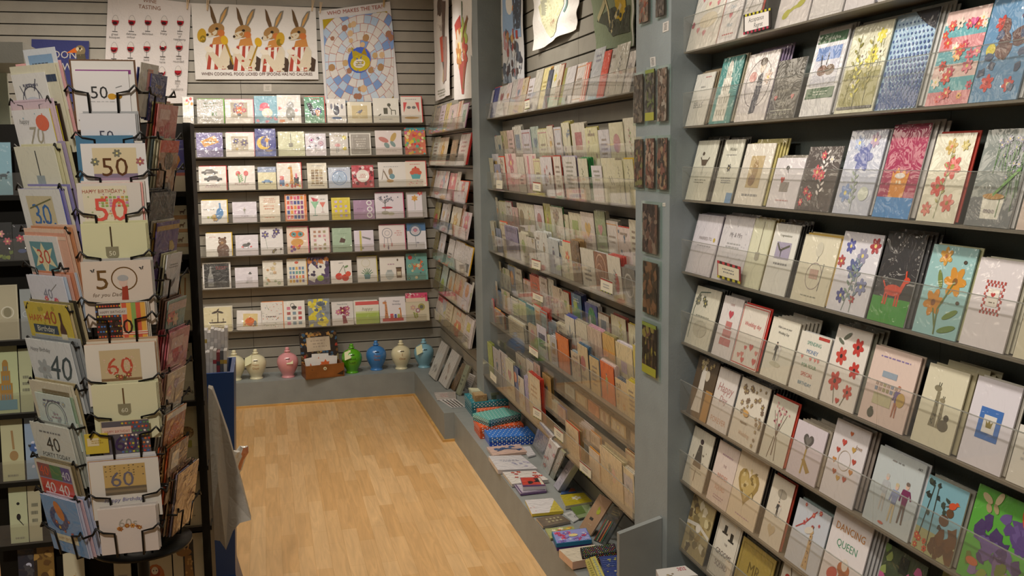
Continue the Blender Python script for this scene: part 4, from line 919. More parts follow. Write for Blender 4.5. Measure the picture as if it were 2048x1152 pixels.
mid('''
65 165 550 c8c2a4 | R,.15,.35,.85,.7,d0caae | beige card
128 205 500 d5d2da o=.012 | | white lilac card
175 245 630 9a9ab4 | | slate lilac card
222 300 540 ddd5c4 e=d8452c | | ivory card with orange red envelope
330 465 495 ddc4bc | F,.5,.75,.25,c9707a;F,.5,.3,.2,d8a0a0;LN,.03,888,.5,.1,.5,.6 | white card with a pink rose
470 560 535 cfc8b8 | S,.2,.5,765,3 | cream card with dark lettering
555 710 500 dcc8c0 | VS,5,d8c8c0/c98088/e0d4cc,.1,.9,.1,.95 | pink striped card
680 770 560 d6d0a0 | | pale yellow card
770 915 538 d6d2d4 k=2/.006/b05a48 | E,.35,.4,.1,.16,7a5a4a;E,.75,.45,.1,.16,6a4a40;FS,4,c98a90,.05,.08 | white card with two brown birds
940 1030 532 d8d0c4 e=a83a28 | | cream card with brown red envelope
1060 1225 532 cfccc6 k=1/.004/a9a0c0 | S,.2,.9,998,7 | silvery card with columns of script
1250 1370 558 cdcab0 k=4/.006/2f8a48 | SP,.4,.1,.7,888,7a8a60/998 | ivory card stacked before green envelopes
1415 1545 648 d8d4d8 | S,.55,.9,998,3 | small white card
1535 1715 552 d3cfae | LN,.025,776,.5,.6,.68,.4;LN,.025,776,.66,.6,.82,.4 | large ivory card with two crossed strokes
1715 1815 578 cfcba8 | SP,.5,.1,.8,887,998 | pale olive card with a thin stem
1810 1940 566 d0cca6 e=c9a830 | SP,.5,.1,.8,887,998 | pale olive card with gold envelope
''', cA, ZM[1], 1.284, -6, 'far post, second shelf front row', False)
mid('''
105 170 68 c5bfa8
175 240 105 cbc6aa e=a8a040
240 300 110 c5c0b8 e=b05860
300 355 160 c9a8a0
345 425 120 d3cdb4
425 515 130 cdc9b0
520 605 140 d5cdd0
600 670 125 a8a84c
675 790 155 cfcbb8 e=2f7a40
730 835 220 cbc6a6
850 965 210 cbc6a8
965 1090 205 cfc4ba
1100 1200 195 8f9c74 k=3/.004/c5c2b0
1185 1310 285 d5cbc4 k=2/.004/a09a8a
1310 1430 350 d8c8c0 e=c8402f
1430 1500 280 cfc9b4
''', cB, ZM[2]+.13, 1.318, -6, '', True)
mid('''
65 135 295 c9c5b0 k=2/.004/b0ac98 | | grey ivory card
145 192 362 7a84a0 | | slate blue card
182 250 300 d0c4a8 e=d8603a | | cream card with orange envelope
235 355 332 8a80a0 k=1/.004/ddd | E,.5,.3,.3,.2,6a6080;R,.1,.8,.9,.95,655a7a | purple photo card
370 440 405 cfcab4 k=2/.004/ddd8c0 | | ivory card, narrow,
440 520 445 cbc4b8 | | pale grey card
515 590 395 d6d6d0 k=3/.004/dfe0da | | bright white card
570 645 400 d0d2cc k=4/.005/dde0dc | | white and grey card
645 748 460 b8bfc0 k=4/.004/e0e4e4 | P,.5,.2,.6,667,556 | grey card with a dark figure
705 785 520 d0cdb4 | | small cream card
790 868 490 d5cfb0 e=d84a3c | F,.5,.6,.25,d8785a;SP,.5,.1,.5,696,7a6 | cream card with coral flowers
870 950 475 7a6248 k=5/.006/a8885a | BLOB,6,4a3828/5a4632,.2 | brown photo card with tan copies behind
960 1085 550 d4cfc0 k=1/.004/b8b49a | S,.15,.5,666,3 | white card with grey handwriting
1090 1212 585 8a5f48 k=1/.004/ddd | O,.5,.6,.4,.05,c9a088;O,.4,.5,.25,.05,b58a70;E,.5,.2,.3,.1,6a4535 | copper card with swirls
1215 1340 618 d6d0c0 k=4/.005/c85a50 | E,.65,.35,.16,.28,c04a48;SP,.5,.1,.6,887,999 | white card with a red dress
1350 1475 735 6a6862 k=4/.004/8a8882 | O,.5,.5,.35,.06,a8a49a | small dark grey card with a cameo
1470 1502 612 cfc8b4 | HS,5,c9502f/ddd/5a8a60 | narrow striped card
''', cB, ZM[2], 1.284, -6, 'far post, third shelf front row', False)
mid('''
125 185 105 b0a888
195 245 165 b8b09a
240 300 165 c9c4a8
280 350 140 8a98b0 e=c9b040
355 420 165 c5c0b0 k=2/.01/2a2824
430 500 275 d0b8b0 e=c84838
500 590 230 d0603a k=2/.004/c03a28
590 665 250 cfc4bc k=1/.004/c9a0a8
660 722 265 cdcfc6 k=2/.004/b8bcc0
715 805 335 d5c4b0
805 870 390 cfc4b0 k=3/.005/d8402a
895 990 405 4a78a0 k=4/.006/2a3a70 | E,.5,.4,.35,.3,5a9a60;E,.4,.7,.2,.15,a8c060;S,.75,.9,cde,2
1025 1140 495 3a4fa0 k=4/.004/d0d0d4 | E,.55,.5,.32,.35,3f8a58;E,.4,.4,.08,.2,e0e0d8
1150 1250 600 d0c8b8 e=8a5a3a k=2/.004/c5c0b0
1275 1415 610 d3cdb0 k=2/.004/a05048 | SP,.7,.1,.8,8a8a40,b0b050/c9c060
1440 1520 700 d6d2b0 e=d8c030 | PL,333,.4,.1,.8,.1,.7,.5,.6,.7,.5,.5
''', cC, ZM[3]+.21, 1.326, -4, '', True)
mid('''
105 170 295 bdb8aa
170 215 380 5a7aa8 k=1/.004/3a4a70
220 300 370 c5b8a0
310 375 440 d8d4c4
365 450 470 d0cbb4 k=2/.004/3f98a0
455 530 510 4a8a98 e=dfe0da | E,.5,.4,.3,.2,3a7080
520 595 520 d0c8b4 e=d8503c
590 660 565 9ab0b0 k=5/.004/b84a3c b=c9584a | B,.05,.06,c9584a
665 740 690 7a98b0 k=3/.004/a8b0b8
735 830 690 cfc8b0 k=3/.004/d8d0b8
835 925 620 d8d4c4 k=3/.004/4a58b0 | PL,3a6a88,.45,.1,.55,.1,.8,.6,.55,.45,.5,.8,.42,.4,.15,.55
935 1045 665 d0c9b4 k=3/.004/b8b09a | F,.4,.35,.2,d8b0a8
1050 1185 720 c9b4a0 k=3/.004/d8a8b8 | VS,6,c0ab98/cdb8a4,.1,.9,.05,.95
1195 1310 790 d0a860 k=3/.004/a8a070 | R,.05,.4,.95,.6,d89a48;R,.05,.05,.95,.4,c9a878
1320 1480 870 d8c8a0 k=4/.004/e0d8e0 | R,.3,.25,.65,.55,b8a0b0
1490 1560 905 d0c060 k=1/.004/ddd
''', cC, ZM[3]+.105, 1.301, -4, '', True)
mid('''
55 125 470 b8a8a0 e=d86a70 | | grey card with pink envelope
130 200 545 c5b8a8 e=d8a048 | | beige card with amber envelope
182 240 580 b8a890 k=1/.004/c9703a | | tan card
285 432 630 d3cbb0 k=2/.004/dfdccb | S,.2,.8,b0a890,4 | wide ivory card with faint script
480 560 700 b8a890 e=9a8a70 | | brownish card
565 655 705 cfcad8 | R,.15,.3,.85,.75,4a5068 | lilac card with a navy panel
610 700 785 ddd5b0 k=1/.004/d8d0b0 | LN,.05,a05a48,.4,.2,.6,.8 | cream card with a red brown stroke
690 752 820 b8b8bc k=3/.004/c5c5ca | | grey white card
740 860 790 d8702c k=3/.005/4a3a30 | R,.06,.04,.94,.96,dc7830 | tall orange card
890 972 960 c5b49a k=2/.004/a0b0b8 | | fawn card
950 1045 890 cdb890 k=4/.004/4a7090 | | tan card before blue envelopes
1070 1160 1010 c9b080 e=4a6a80 | | sand coloured card
1155 1290 1050 d8642c k=4/.005/e0ccc4 | | orange card, wide,
1315 1425 1220 d0b890 k=4/.004/6a7078 | | light tan card before grey envelopes
1425 1512 1242 d0bc8c k=3/.004/c9b838 | | tan card before yellow envelopes
''', cC, ZM[3], 1.276, -4, 'far post, fourth shelf front row', False)
mid('''
365 460 500 a8a090 k=2/.004/8a8478
465 535 560 c5bcb0 k=1/.004/a098a0
540 600 590 b89a90
620 700 690 a88a50 k=2/.004/7a6030
''', cD, ZM[4]+.105, 1.254, -3, '', True)
mid('''
345 430 10 c0b0a0
520 600 40 a8b8b0 k=2/.004/777
610 705 108 a88a5a k=3/.004/6a5030 | R,.15,.12,.85,.85,c9b890
712 800 138 d07838 k=1/.004/d8a8a0 | BLOB,4,b85a28,.15
808 888 235 a8865a k=3/.004/7a6840 | R,.12,.1,.88,.85,c5b090;E,.5,.5,.15,.2,9a7058
900 1022 340 b8985a k=1/.004/6a5838 | R,.1,.1,.9,.9,cdbfa0;F,.5,.5,.2,b0a088
1060 1105 400 5a4a3a | R,.1,.1,.9,.9,a89070
''', cE, ZM[4]+.21, 1.284, -3, '', True)
mid('''
400 458 90 c5c9b8 k=2/.004/b0b8b0
460 525 170 c9a8a8 k=1/.004/5a6ab0
640 722 372 d0c4c4 k=4/.004/c9c0c4
712 800 355 d8c8b8 e=d88a28
900 1000 500 c9b490
1025 1105 480 cdb890 e=8a5a28
''', cE, ZM[4]+.105, 1.254, -3, '', True)
mid('''
100 142 395 b8c060 k=2/.01/98a448 | R,.1,.05,.9,.95,b0ba58 | lime green card
150 222 440 b8b0b0 | | grey lilac card
205 285 472 bdb4b4 | | mauve grey card
270 345 545 cdc8b0 k=2/.004/b8b498 | | cream grey card
320 385 610 5a6a98 k=1/.01/3a4468 | E,.5,.7,.25,.2,d89078 | blue card with a peach spot
390 442 722 cfc8bc | | little white card
440 512 722 a09ac0 k=2/.004/b8b4c8 | | lilac blue card
490 605 672 d0bc9c k=3/.006/c03a24 b=c8422c | R,.1,.06,.95,.94,d3c5a8;S,.5,.8,a86,3 | cream card before bright red envelopes
''', cD, ZM[4], 1.229, -3, 'far post, lowest front row', False)
mid('''
535 640 252 cdb898 k=4/.004/a88a58 e=b8502c | S,.3,.7,a89070,4 | tan card with rust envelope
725 812 465 d5c0a8 e=c98a30 | R,.1,.1,.9,.9,d9cdbc | cream card with an amber edge
820 1000 450 d0bc98 k=4/.004/c5b48c | E,.6,.5,.12,.12,d8b0a0;SP,.5,.1,.6,a98,b0a888 | wide sandy card above the leaning albums
995 1088 620 cfc0a0 k=4/.004/d8d0c0 | R,.1,.1,.9,.85,b8b0b0;F,.5,.5,.2,999 | grey picture card beside the near post
''', cE, ZM[4], 1.229, -3, '', False)

# ------------------------------------------------------------------ short corner wall
c7, c8 = (840, 190, .2257), (840, 430, .2342)
SW = [('''
75 102 95 b0a890 | | grey beige card
106 150 90 a89a88 | | taupe card
150 190 95 c9b8c4 | | lilac card
186 226 80 c9b458 | | mustard card
228 298 95 d8c0bc | | pale pink card
300 342 60 c98860 | VS,3,d8c0a8/c9805a | orange card
342 392 85 dfdcdc e=b06aa0 | R,.3,.25,.8,.75,7aa890 | white card with a green panel
''', c7), ('''
62 86 380 b8a878 | | sandy card
90 140 375 d8dcd0 e=2f6a38 | | white card with dark green envelope
142 215 380 d8cdb4 | F,.5,.5,.2,c9a040 | cream card with a yellow flower
250 300 400 9a8060 | | brown card
318 398 350 dfd4d0 e=d0342c k=2/.01/c8302c | S,.4,.8,c99,3 | white card before a red envelope
''', c7), ('''
75 98 660 a88c5c | | tan card
105 220 670 dcd4d0 | E,.7,.7,.1,.12,8fa8b8;FS,4,e0a8b0,.06,.1 | white card with a blue spot
230 290 690 c9505a | R,.1,.05,.9,.4,d8a0a0;F,.5,.75,.2,e8c0b8 | pinkish red card
290 322 680 c9c0b0 | | stone card
322 398 762 ddd2d4 e=d8552c k=1/.01/d8552c | F,.5,.7,.2,d86a70 | white card before an orange envelope
''', c7), ('''
105 150 945 a89a50 | E,.5,.2,.3,.3,c93a34 | olive card with a red spot
165 205 960 d8d4d4 | | white card
207 236 960 b0a898 | | grey card
252 330 985 d4ccb0 | F,.5,.4,.25,c9a038 | cream card with a yellow bloom
328 352 970 b8784a | | rust card
352 425 1030 e0cfd2 | F,.5,.6,.3,d8687a;S,.1,.3,aaa,2 | white card with a pink bloom
''', c7), ('''
100 130 140 8a8048 | | olive brown card
140 185 150 d8d4d8 | | lilac white card
215 262 200 cfcac4 | S,.2,.5,555,3 | grey card with dark lettering
260 338 215 dcd6d4 e=c9a868 | R,.3,.3,.7,.7,e3dfdc | white square patterned card
335 415 252 d8d4d4 e=dcae1c k=1/.008/dcae1c | R,.5,.1,.9,.4,666 | white card before a yellow envelope
''', c8), ('''
110 150 420 908a50 | | moss card
160 205 425 bcc8c0 | E,.4,.2,.3,.3,a8b850 | pale blue green card
215 262 470 c9c0b0 | | stone grey card
258 348 492 d8b898 k=1/.006/c9906a | D,8,c9705a/d8a060,.1 | peach card
345 402 565 d6cdd8 | E,.5,.7,.25,.2,d89a70 | lilac card with an orange fruit
402 442 570 d4d0c8 | | white grey card
''', c8), ('''
122 196 680 d8cfc8 e=c9342c | R,.1,.8,.9,.97,d84858;BLOB,5,a8b8c8/c9c860,.15 | white card with a red top edge
196 248 735 d6caa8 | S,.3,.8,b98,4 | cream card
245 352 780 d2c2a4 k=1/.006/d89a68 | F,.5,.35,.25,d8784a;R,.2,.6,.8,.8,c9b8a0 | cream card with orange flowers
352 438 850 d8d0d0 k=2/.004/c9c0b8 | R,.3,.5,.7,.8,c9c050;S,.1,.4,a99,3 | white card with a yellow square
''', c8)]
ROOM[0] = .066
for i, (t, crop) in enumerate(SW):
    row(quick(t, 'corner, corner wall %s shelf' % ORD[i]), crop, (XL+.006, 0, 0), YV, ZS[i], radians(12), '', 'cards on the corner wall', -pi/2, gap=.005)

# ------------------------------------------------------------------ flat things given by four corners
def lerp4(Q, u, v):   # Q: near-left/bottom-left, right, far-right/top-right, far-left/top-left
    a = Q[0].lerp(Q[1], u); b = Q[3].lerp(Q[2], u)
    return a.lerp(b, v)
def quad_art(mb, Q, n, design, seed, up=.0006, step=.00012, wave=None):
    w = ((Q[1]-Q[0]).length + (Q[2]-Q[3]).length)/2; h = ((Q[3]-Q[0]).length + (Q[2]-Q[1]).length)/2
    a = design if isinstance(design, Art) else Art(w, h, seed)
    if not isinstance(design, Art): a.run(design)
    for pts, c, L in a.p:
        uv = [(min(max(x/a.w, 0), 1), min(max(y/a.h, 0), 1)) for x, y in pts]
        at = lambda u, v: lerp4(Q, u, v) + n*(up + step*L + (wave(u, v) if wave else 0))
        big = max(max(p[0] for p in uv)-min(p[0] for p in uv), max(p[1] for p in uv)-min(p[1] for p in uv)) > .09
        if not (wave and big): mb.face([at(*p) for p in uv], c); continue
        g = (sum(p[0] for p in uv)/len(uv), sum(p[1] for p in uv)/len(uv))   # follow the folds: split into small triangles
        todo = [(g, uv[i], uv[(i+1) % len(uv)]) for i in range(len(uv))] if len(uv) > 3 else [tuple(uv)]
        while todo:
            t = todo.pop()
            ls = [((t[i][0]-t[(i+1) % 3][0])**2 + (t[i][1]-t[(i+1) % 3][1])**2, i) for i in range(3)]
            l, i = max(ls)
            if l > .006:
                p, q, r = t[i], t[(i+1) % 3], t[(i+2) % 3]; m = ((p[0]+q[0])/2, (p[1]+q[1])/2)
                todo += [(p, m, r), (m, q, r)]
            else: mb.face([at(*p) for p in t], c)
def normal(Q, toward):
    n = (Q[1]-Q[0]).cross(Q[3]-Q[0]).normalized()
    return n if n.dot(toward-Q[0]) > 0 else -n
def slab(Q, th, col, design='', seed=0, edge=None, n=None, inset=0):
    n = n or normal(Q, EYEP)
    mb = MB()
    b = [p - n*th for p in Q]
    mb.raw(b+list(Q), [(0, 3, 2, 1), (0, 1, 5, 4), (1, 2, 6, 5), (2, 3, 7, 6), (3, 0, 4, 7)], edge or col)
    mb.face(Q, col)
    if design: quad_art(mb, Q, n, design, seed)
    return mb
def flat(name, label, cat, pix, z, th, col, design='', edge=None, mat='card', group=None):
    """pix: near-left, near-right, far-right, far-left of the top face in the photograph; the thing lies with its top at z"""
    Q = [hit(x, y, 2, z) for x, y in pix]
    _seed[0] += 1
    o = slab(Q, th, col, design, _seed[0], edge, Vector((0, 0, 1))).obj(name, mat)
    return tag(o, label, cat, group)
def leaning(name, label, cat, pix, xtop, th, col, design='', edge=None, z0=STEP+.001, mat='card', group=None):
    """pix: far bottom, near bottom, near top, far top; stands on z0 and leans on x = xtop"""
    b0, b1 = hit(*pix[0], 2, z0), hit(*pix[1], 2, z0)
    t1, t0 = hit(*pix[2], 0, xtop), hit(*pix[3], 0, xtop)
    d = ((t0-b0)+(t1-b1))*.5
    t0, t1 = b0+d, b1+d
    Q = [b0, b1, t1, t0]
    n = normal(Q, EYEP)
    if n.z > 0: Q = [p + Vector((0, 0, th*n.z)) for p in Q]
    _seed[0] += 1
    o = slab(Q, th, col, design, _seed[0], edge, n).obj(name, mat)
    return tag(o, label, cat, group)
def boxpx(name, label, nlb, ntop, nr, fl, z0, col, lidcol=None, design='', lid=.35, group=None, mat='paper', sides=''):
    P = hit(nlb[0], nlb[1], 2, z0); zt = solve_y(P, Vector((0, 0, 1)), ntop).z
    T = Vector((P.x, P.y, zt)); R_ = hit(*nr, 2, zt); F_ = hit(*fl, 2, zt)
    e1, e2 = R_-T, F_-T
    h = zt-z0
    o = thing(name, label, 'box', (P.x, P.y, z0), group=group)
    off = Vector((P.x, P.y, z0))
    def prism(z_a, z_b, g):
        a = T - e1.normalized()*g - e2.normalized()*g; b = T+e1 + e1.normalized()*g - e2.normalized()*g
        c = T+e1+e2 + e1.normalized()*g + e2.normalized()*g; d = T+e2 - e1.normalized()*g + e2.normalized()*g
        return [Vector((p.x, p.y, z_a))-off for p in (a, b, c, d)], [Vector((p.x, p.y, z_b))-off for p in (a, b, c, d)]
    def deco(mb, lo, hi, s):
        for i in range(4):
            j = (i+1) % 4
            Q = [lo[i], lo[j], hi[j], hi[i]]
            n = (Q[1]-Q[0]).cross(Q[3]-Q[0]).normalized()
            if n.dot(Q[0]-(lo[0]+lo[2])*.5) < 0: n = -n
            quad_art(mb, Q, n, s, i)
    zl = z0 + h*(1-lid) if lid else zt
    mb = MB(); lo, hi = prism(z0, zl if lid else zt, 0); mb.hexa(lo, hi, col)
    if sides: deco(mb, lo, hi, sides)
    if not lid and design: quad_art(mb, hi, Vector((0, 0, 1)), design, 3)
    mb.obj('base', mat, o)
    if lid:
        mb = MB(); lo, hi = prism(zl, zt, .003); mb.hexa(lo, hi, lidcol or col)
        if design: quad_art(mb, hi, Vector((0, 0, 1)), design, 3)
        if sides: deco(mb, lo, hi, sides)
        mb.obj('lid', mat, o)
    return zt

# ------------------------------------------------------------------ tea towels and their pegs
def towel(label, pix, axis, val, col, design, amp=.004, seed=1, ph=0.0, hook=True, name='tea_towel'):
    Q = [hit(x, y, axis, val) for x, y in (pix[3], pix[2], pix[1], pix[0])]   # bottom-left, bottom-right, top-right, top-left
    n = normal(Q, EYEP)
    wave = lambda u, v: amp*(sin(u*9+ph)*(1.25-v) + .5*sin(u*17+v*3+ph) + .4*sin(v*11+ph))
    N = 22; mb = MB()
    V = [lerp4(Q, i/N, j/N) + n*wave(i/N, j/N) for j in range(N+1) for i in range(N+1)]
    F = [(j*(N+1)+i, j*(N+1)+i+1, (j+1)*(N+1)+i+1, (j+1)*(N+1)+i) for j in range(N) for i in range(N)]
    mb.raw(V, F, col, True)
    mb.raw([p - n*.0015 for p in V], F, col, True)
    rim = [j for j in range(N+1)] + [(j+1)*(N+1)-1 for j in range(1, N+1)] + [N*(N+1)+i for i in range(N-1, -1, -1)] + [j*(N+1) for j in range(N-1, 0, -1)]
    for a, b in zip(rim, rim[1:]+rim[:1]): mb.face([V[a], V[b], V[b]-n*.0015, V[a]-n*.0015], col)
    quad_art(mb, Q, n, design, seed, up=.0022, step=.0002, wave=wave)
    return tag(mb.obj(name, 'cloth'), label, 'tea towel', 'hanging tea towels')

def px_art(Q4, seed):
    """an Art whose shapes are drawn in photograph pixels inside the towel's four corners (top-left, top-right, bottom-right, bottom-left)"""
    (x0, y0), (x1, y1), (x2, y2), (x3, y3) = Q4
    a = Art(1.0, 1.0, seed)
    w = ((x1-x0)+(x2-x3))/2; h = ((y3-y0)+(y2-y1))/2
    a.w, a.h = w/h, 1.0
    def T(x, y):
        v = 1-(y-(y0+y1)/2)/h
        l = x0+(x3-x0)*(1-v); r = x1+(x2-x1)*(1-v)
        return ((x-l)/(r-l), v)
    a.T = T
    a.P = lambda c, *xy: a.poly([T(xy[i], xy[i+1]) for i in range(0, len(xy), 2)], c)
    return a
# four hares in aprons
k4 = lambda x, y: (370+x*.2951, y*.2951)
HQ = [(382, 6), (631, 15), (637, 159), (391, 159)]
A = px_art(HQ, 5)
def hp(dx, dy, c, *xy): A.P(c, *[t for i in range(0, len(xy), 2) for t in k4(xy[i]+dx, xy[i+1]+dy)])
def he(dx, dy, c, x, y, rx, ry, rot=0.0):
    hp(dx, dy, c, *[t for k in range(14) for t in (x+rx*cos(2*pi*k/14)*cos(rot)-ry*sin(2*pi*k/14)*sin(rot), y+rx*cos(2*pi*k/14)*sin(rot)+ry*sin(2*pi*k/14)*cos(rot))])
for i, (dx, dy) in enumerate(((0, 0), (178, 8), (372, 14), (556, 10))):
    A.L += .5
    hp(dx, dy, '4a382c', 285, 360, 330, 390, 322, 472, 230, 472)
    hp(dx, dy, '6a5238', 163, 42, 178, 60, 207, 140, 212, 168, 190, 166, 172, 120)
    hp(dx, dy, '8a8478', 292, 50, 268, 58, 236, 108, 222, 168, 246, 168, 280, 106)
    hp(dx, dy, 'd8cdb8', 168, 300, 262, 268, 300, 330, 296, 472, 158, 472, 136, 380)
    A.L += .5
    hp(dx, dy, 'd0a060', 280, 62, 262, 78, 240, 122, 232, 164, 246, 150, 266, 108)
    hp(dx, dy, 'c98a48', 190, 262, 262, 240, 276, 300, 178, 306)
    for s in range(5): hp(dx, dy, ('b04838', 'e9e4dc')[s % 2], 166+s*20, 306, 186+s*20, 302, 170+s*25, 472, 145+s*25, 472)
    A.L += .5
    hp(dx, dy, 'd9ccb4', 262, 296, 296, 360, 292, 440, 262, 470, 222, 462, 184, 412, 148, 356, 168, 334, 206, 388, 240, 420, 250, 400)
    he(dx, dy, 'a8814e', 208, 206, 56, 42, -.35); he(dx, dy, 'd9cdb4', 178, 232, 40, 22, -.5)
    A.L += .5
    he(dx, dy, '3a2c20', 150, 242, 9, 9); he(dx, dy, '2a2018', 212, 200, 11, 9); he(dx, dy, 'c9743a', 240, 228, 24, 22)
    he(dx, dy, 'e9e0d0', 160, 338, 30, 20, .3)
    if i in (0, 2): he(dx, dy, 'c9a030', 112 if i == 0 else 268, 246, 30, 46, .1); he(dx, dy, '8a7420', 120 if i == 0 else 262, 270, 20, 24)
    if i in (0, 1): he(dx, dy, 'd8ac28', 262 if i == 0 else 312, 276, 24, 32, -.3); hp(dx, dy, 'a8842c', 264 if i == 0 else 300, 300, 280 if i == 0 else 312, 300, 330 if i == 0 else 262, 440, 318 if i == 0 else 250, 440)
A.L += .5
A.text(.055, .058, '5a3a38', 'WHEN COOKING, FOOD LICKED OFF SPOONS HAS NO CALORIES', maxw=.9)
towel('white tea towel with four hares in red striped aprons, pegged on the back wall', HQ, 1, YB-.022, 'e6e2de', A)
# board game of tea breaks
TQ = [(637, 22), (780, 3), (799, 205), (650, 207)]
A = px_art(TQ, 6)
cx, cy = k4(1185, 405)
A.L += .5; A.P('a9c0dc', 645, 31, 774, 30, 788, 203, 654, 205)
A.L += .5; A.P('b8a020', 645, 31, 668, 31, 647, 52); A.P('b8a020', 752, 30, 774, 30, 776, 50); A.P('a89020', 786, 190, 788, 203, 772, 203)
def tile(r0, r1, a0, a1, c):
    A.P(c, *[t for r, a in ((r0, a0), (r1, a0), (r1, (a0+a1)/2), (r1, a1), (r0, a1)) for t in (min(max(cx+r*cos(a)*.95, 646+(cy+r*sin(a)*1.08-29)*.05), 787), min(max(cy+r*sin(a)*1.08, 31), 203))])
A.L += .5
for r0, r1, n in ((24, 36, 12), (37, 51, 18), (52, 66, 24), (67, 81, 30), (82, 98, 34)):
    for k in range(n): tile(r0-1, r1+1, 2*pi*k/n, 2*pi*(k+1)/n, 'c98a80')
A.L += .5
for r0, r1, n in ((24, 36, 12), (37, 51, 18), (52, 66, 24), (67, 81, 30), (82, 98, 34)):
    for k in range(n):
        g = 1.2/r1; tile(r0, r1, 2*pi*k/n+g/2, 2*pi*(k+1)/n-g/2, A.R.choice(('c9d8e8', 'd8dde2', 'b5cbe4', '7f9fd4', 'dcd8d4', 'e0dcd8')))
A.L += .5
for k in range(26):
    a, r = A.R.random()*6.28, A.R.choice((30, 44, 58, 73, 88)); x, y = cx+r*cos(a), cy+r*sin(a)
    if 650 < x < 782 and 34 < y < 196:
        c = A.R.choice(('c9a878', 'b08a60', 'd8b890', 'a87860')); q = A.R.uniform(4, 7)
        A.P(c, *[t for j in range(9) for t in (x+q*cos(j*.7), y+q*1.1*sin(j*.7))])
A.P('4a68c8', *[t for j in range(14) for t in (cx-2+23*cos(j*.45), cy+26*sin(j*.45))])
A.L += .5
A.P('c9b428', *[t for j in range(14) for t in (cx+20*cos(j*.45), cy+6+17*sin(j*.45))])
A.P('b8a028', cx-14, cy, cx-18, cy-28, cx-8, cy-18, cx+6, cy-10); A.P('a88a18', cx+2, cy-12, cx+8, cy-24, cx+14, cy-8)
A.L += .5; A.P('e6e0d0', *[t for j in range(12) for t in (cx-2+12*cos(j*.53), cy+7+9*sin(j*.53))])
A.L += .5; A.text(.942, .056, 'a8584a', 'WHO MAKES THE TEA?', maxw=.9)
for dy in (2, 6, 10): A.P('8a8478', cx-9, cy+dy, cx+5, cy+dy+1.5, cx+5, cy+dy+3, cx-9, cy+dy+1.5)
towel('white tea towel printed with a round tea board game and yellow teapot', TQ, 1, YB-.022, 'e2dfdf', A, ph=1.0)
# wine tasting
WQ = [(216, -14), (382, 6), (373, 206), (207, 210)]
A = px_art(WQ, 7)
A.L += .5
A.text(.955, .05, '8a5a3a', 'WINE'); A.text(.895, .052, '8a5a3a', 'TASTING')
WORDS = ['great bouquet', 'delicate colour', 'delicious', 'frisky', 'hint of raspberry', 'light', 'fruity', 'bold', 'rich tone', 'well rounded']
for r in range(5):
    for c in range(5):
        x, y = (.10+.195*c, .66-.245*r+.012*c)
        if y < .0: continue
        A.o_WG(x, y, .155); A.L += .5
        wds = WORDS[(r*5+c) % 10].split()
        for k, wd_ in enumerate(wds): A.text(y-.03-.028*k, .03, '666', wd_, cx=x, maxw=.17)
towel('white tea towel with rows of red wine glasses, pegged above the wire spinner', WQ, 1, YB-.022, 'ddd6d4', A, ph=2.0)
GQ = [(63, 78), (178, 82), (177, 230), (62, 230)]
A = px_art(GQ, 8)
A.L += .5; A.text(.76, .14, 'c9c4c0', 'MOON'); A.text(.60, .14, 'c9c4c0', 'VIEW')
A.L += .5
A.P('8a7a5a', *[t for j in range(14) for t in (160+11*cos(j*.45), 100+11*sin(j*.45))]); A.P('d8c9a8', *[t for j in range(14) for t in (158+7*cos(j*.45), 97+5*sin(j*.45))])
A.P('d86a20', 132, 106, 150, 94, 154, 104); A.P('5a5240', 152, 108, 170, 106, 176, 140, 160, 140)
A.L += .5; A.P('222', *[t for j in range(8) for t in (160+2.5*cos(j*.8), 96+2.5*sin(j*.8))])
towel('navy towel with a goose head showing above the wire spinner', GQ, 1, YB-.02, '3a3f78', A, ph=.5)
# two on the corner wall, three above the rack between the posts
towel('narrow white towel with a brown bird and orange bill, nearest the corner', [(867, -8), (897, -8), (899, 190), (872, 203)], 0, XS-.022, 'd9d2cc',
      'E,.5,.82,.22,.2,6a4a3a;E,.45,.62,.25,.3,e0d8d0;PL,5a4034,.55,.95,.8,.95,.75,.4,.55,.5;PL,d8502c,.4,.6,.62,.62,.6,.36,.45,.36;PL,9a7a70,.6,.6,.88,.6,.86,.16,.55,.14;PL,4a3a30,.5,.36,.66,.36,.62,.28,.55,.28;LN,.05,b89a48,.58,.3,.55,.16;E,.42,.9,.14,.12,4a352a;S,.02,.1,998,3', ph=.4)
towel('white towel with a bouquet of red and green flowers beside the far post', [(903, -8), (943, -8), (944, 196), (911, 200)], 0, XS-.022, 'e9e4e0',
      'PL,b8443a,.12,.72,.4,.82,.45,.7,.2,.62;PL,c9783a,.2,.66,.4,.7,.36,.5,.22,.5;PL,b04a40,.25,.35,.8,.4,.55,.05,.42,.05;F,.62,.62,.2,b8c860,7a8a30;F,.35,.52,.18,d8c8b0;LN,.05,4a6a48,.55,.95,.5,.7;LN,.06,8a5a30,.8,.8,.5,.5;LN,.05,687a40,.7,.45,.5,.1;F,.66,.46,.16,c9584a;F,.3,.42,.14,c98a48', ph=1.4)
towel('blue and white towel with a puffin over a harbour of red boats', [(1001, -8), (1045, -8), (1048, 160), (1009, 168)], 0, XR-.022, 'd4d6da',
      'R,.08,.52,.92,1,8fb0d8;PL,3a4658,.55,1,.95,1,.9,.62,.6,.6;PL,d88a30,.45,.86,.6,.9,.55,.82;E,.4,.92,.14,.14,e8e6e2;BLOB,26,c9ccd0/8a98a8/b8c0cc/505a6a,.1,.1,.9,.03,.52;R,.5,.5,.58,.62,a83a34;R,.72,.5,.8,.6,a83a34;R,.3,.5,.36,.58,b0483c;BLOB,12,3a3c48/4a3a3c/98484a,.06,.15,.9,.05,.45;BLOB,6,c9a060/b88a90,.06,.12,.5,.4,.56;LN,.03,a05a50,.3,.3,.32,.6', ph=.7)
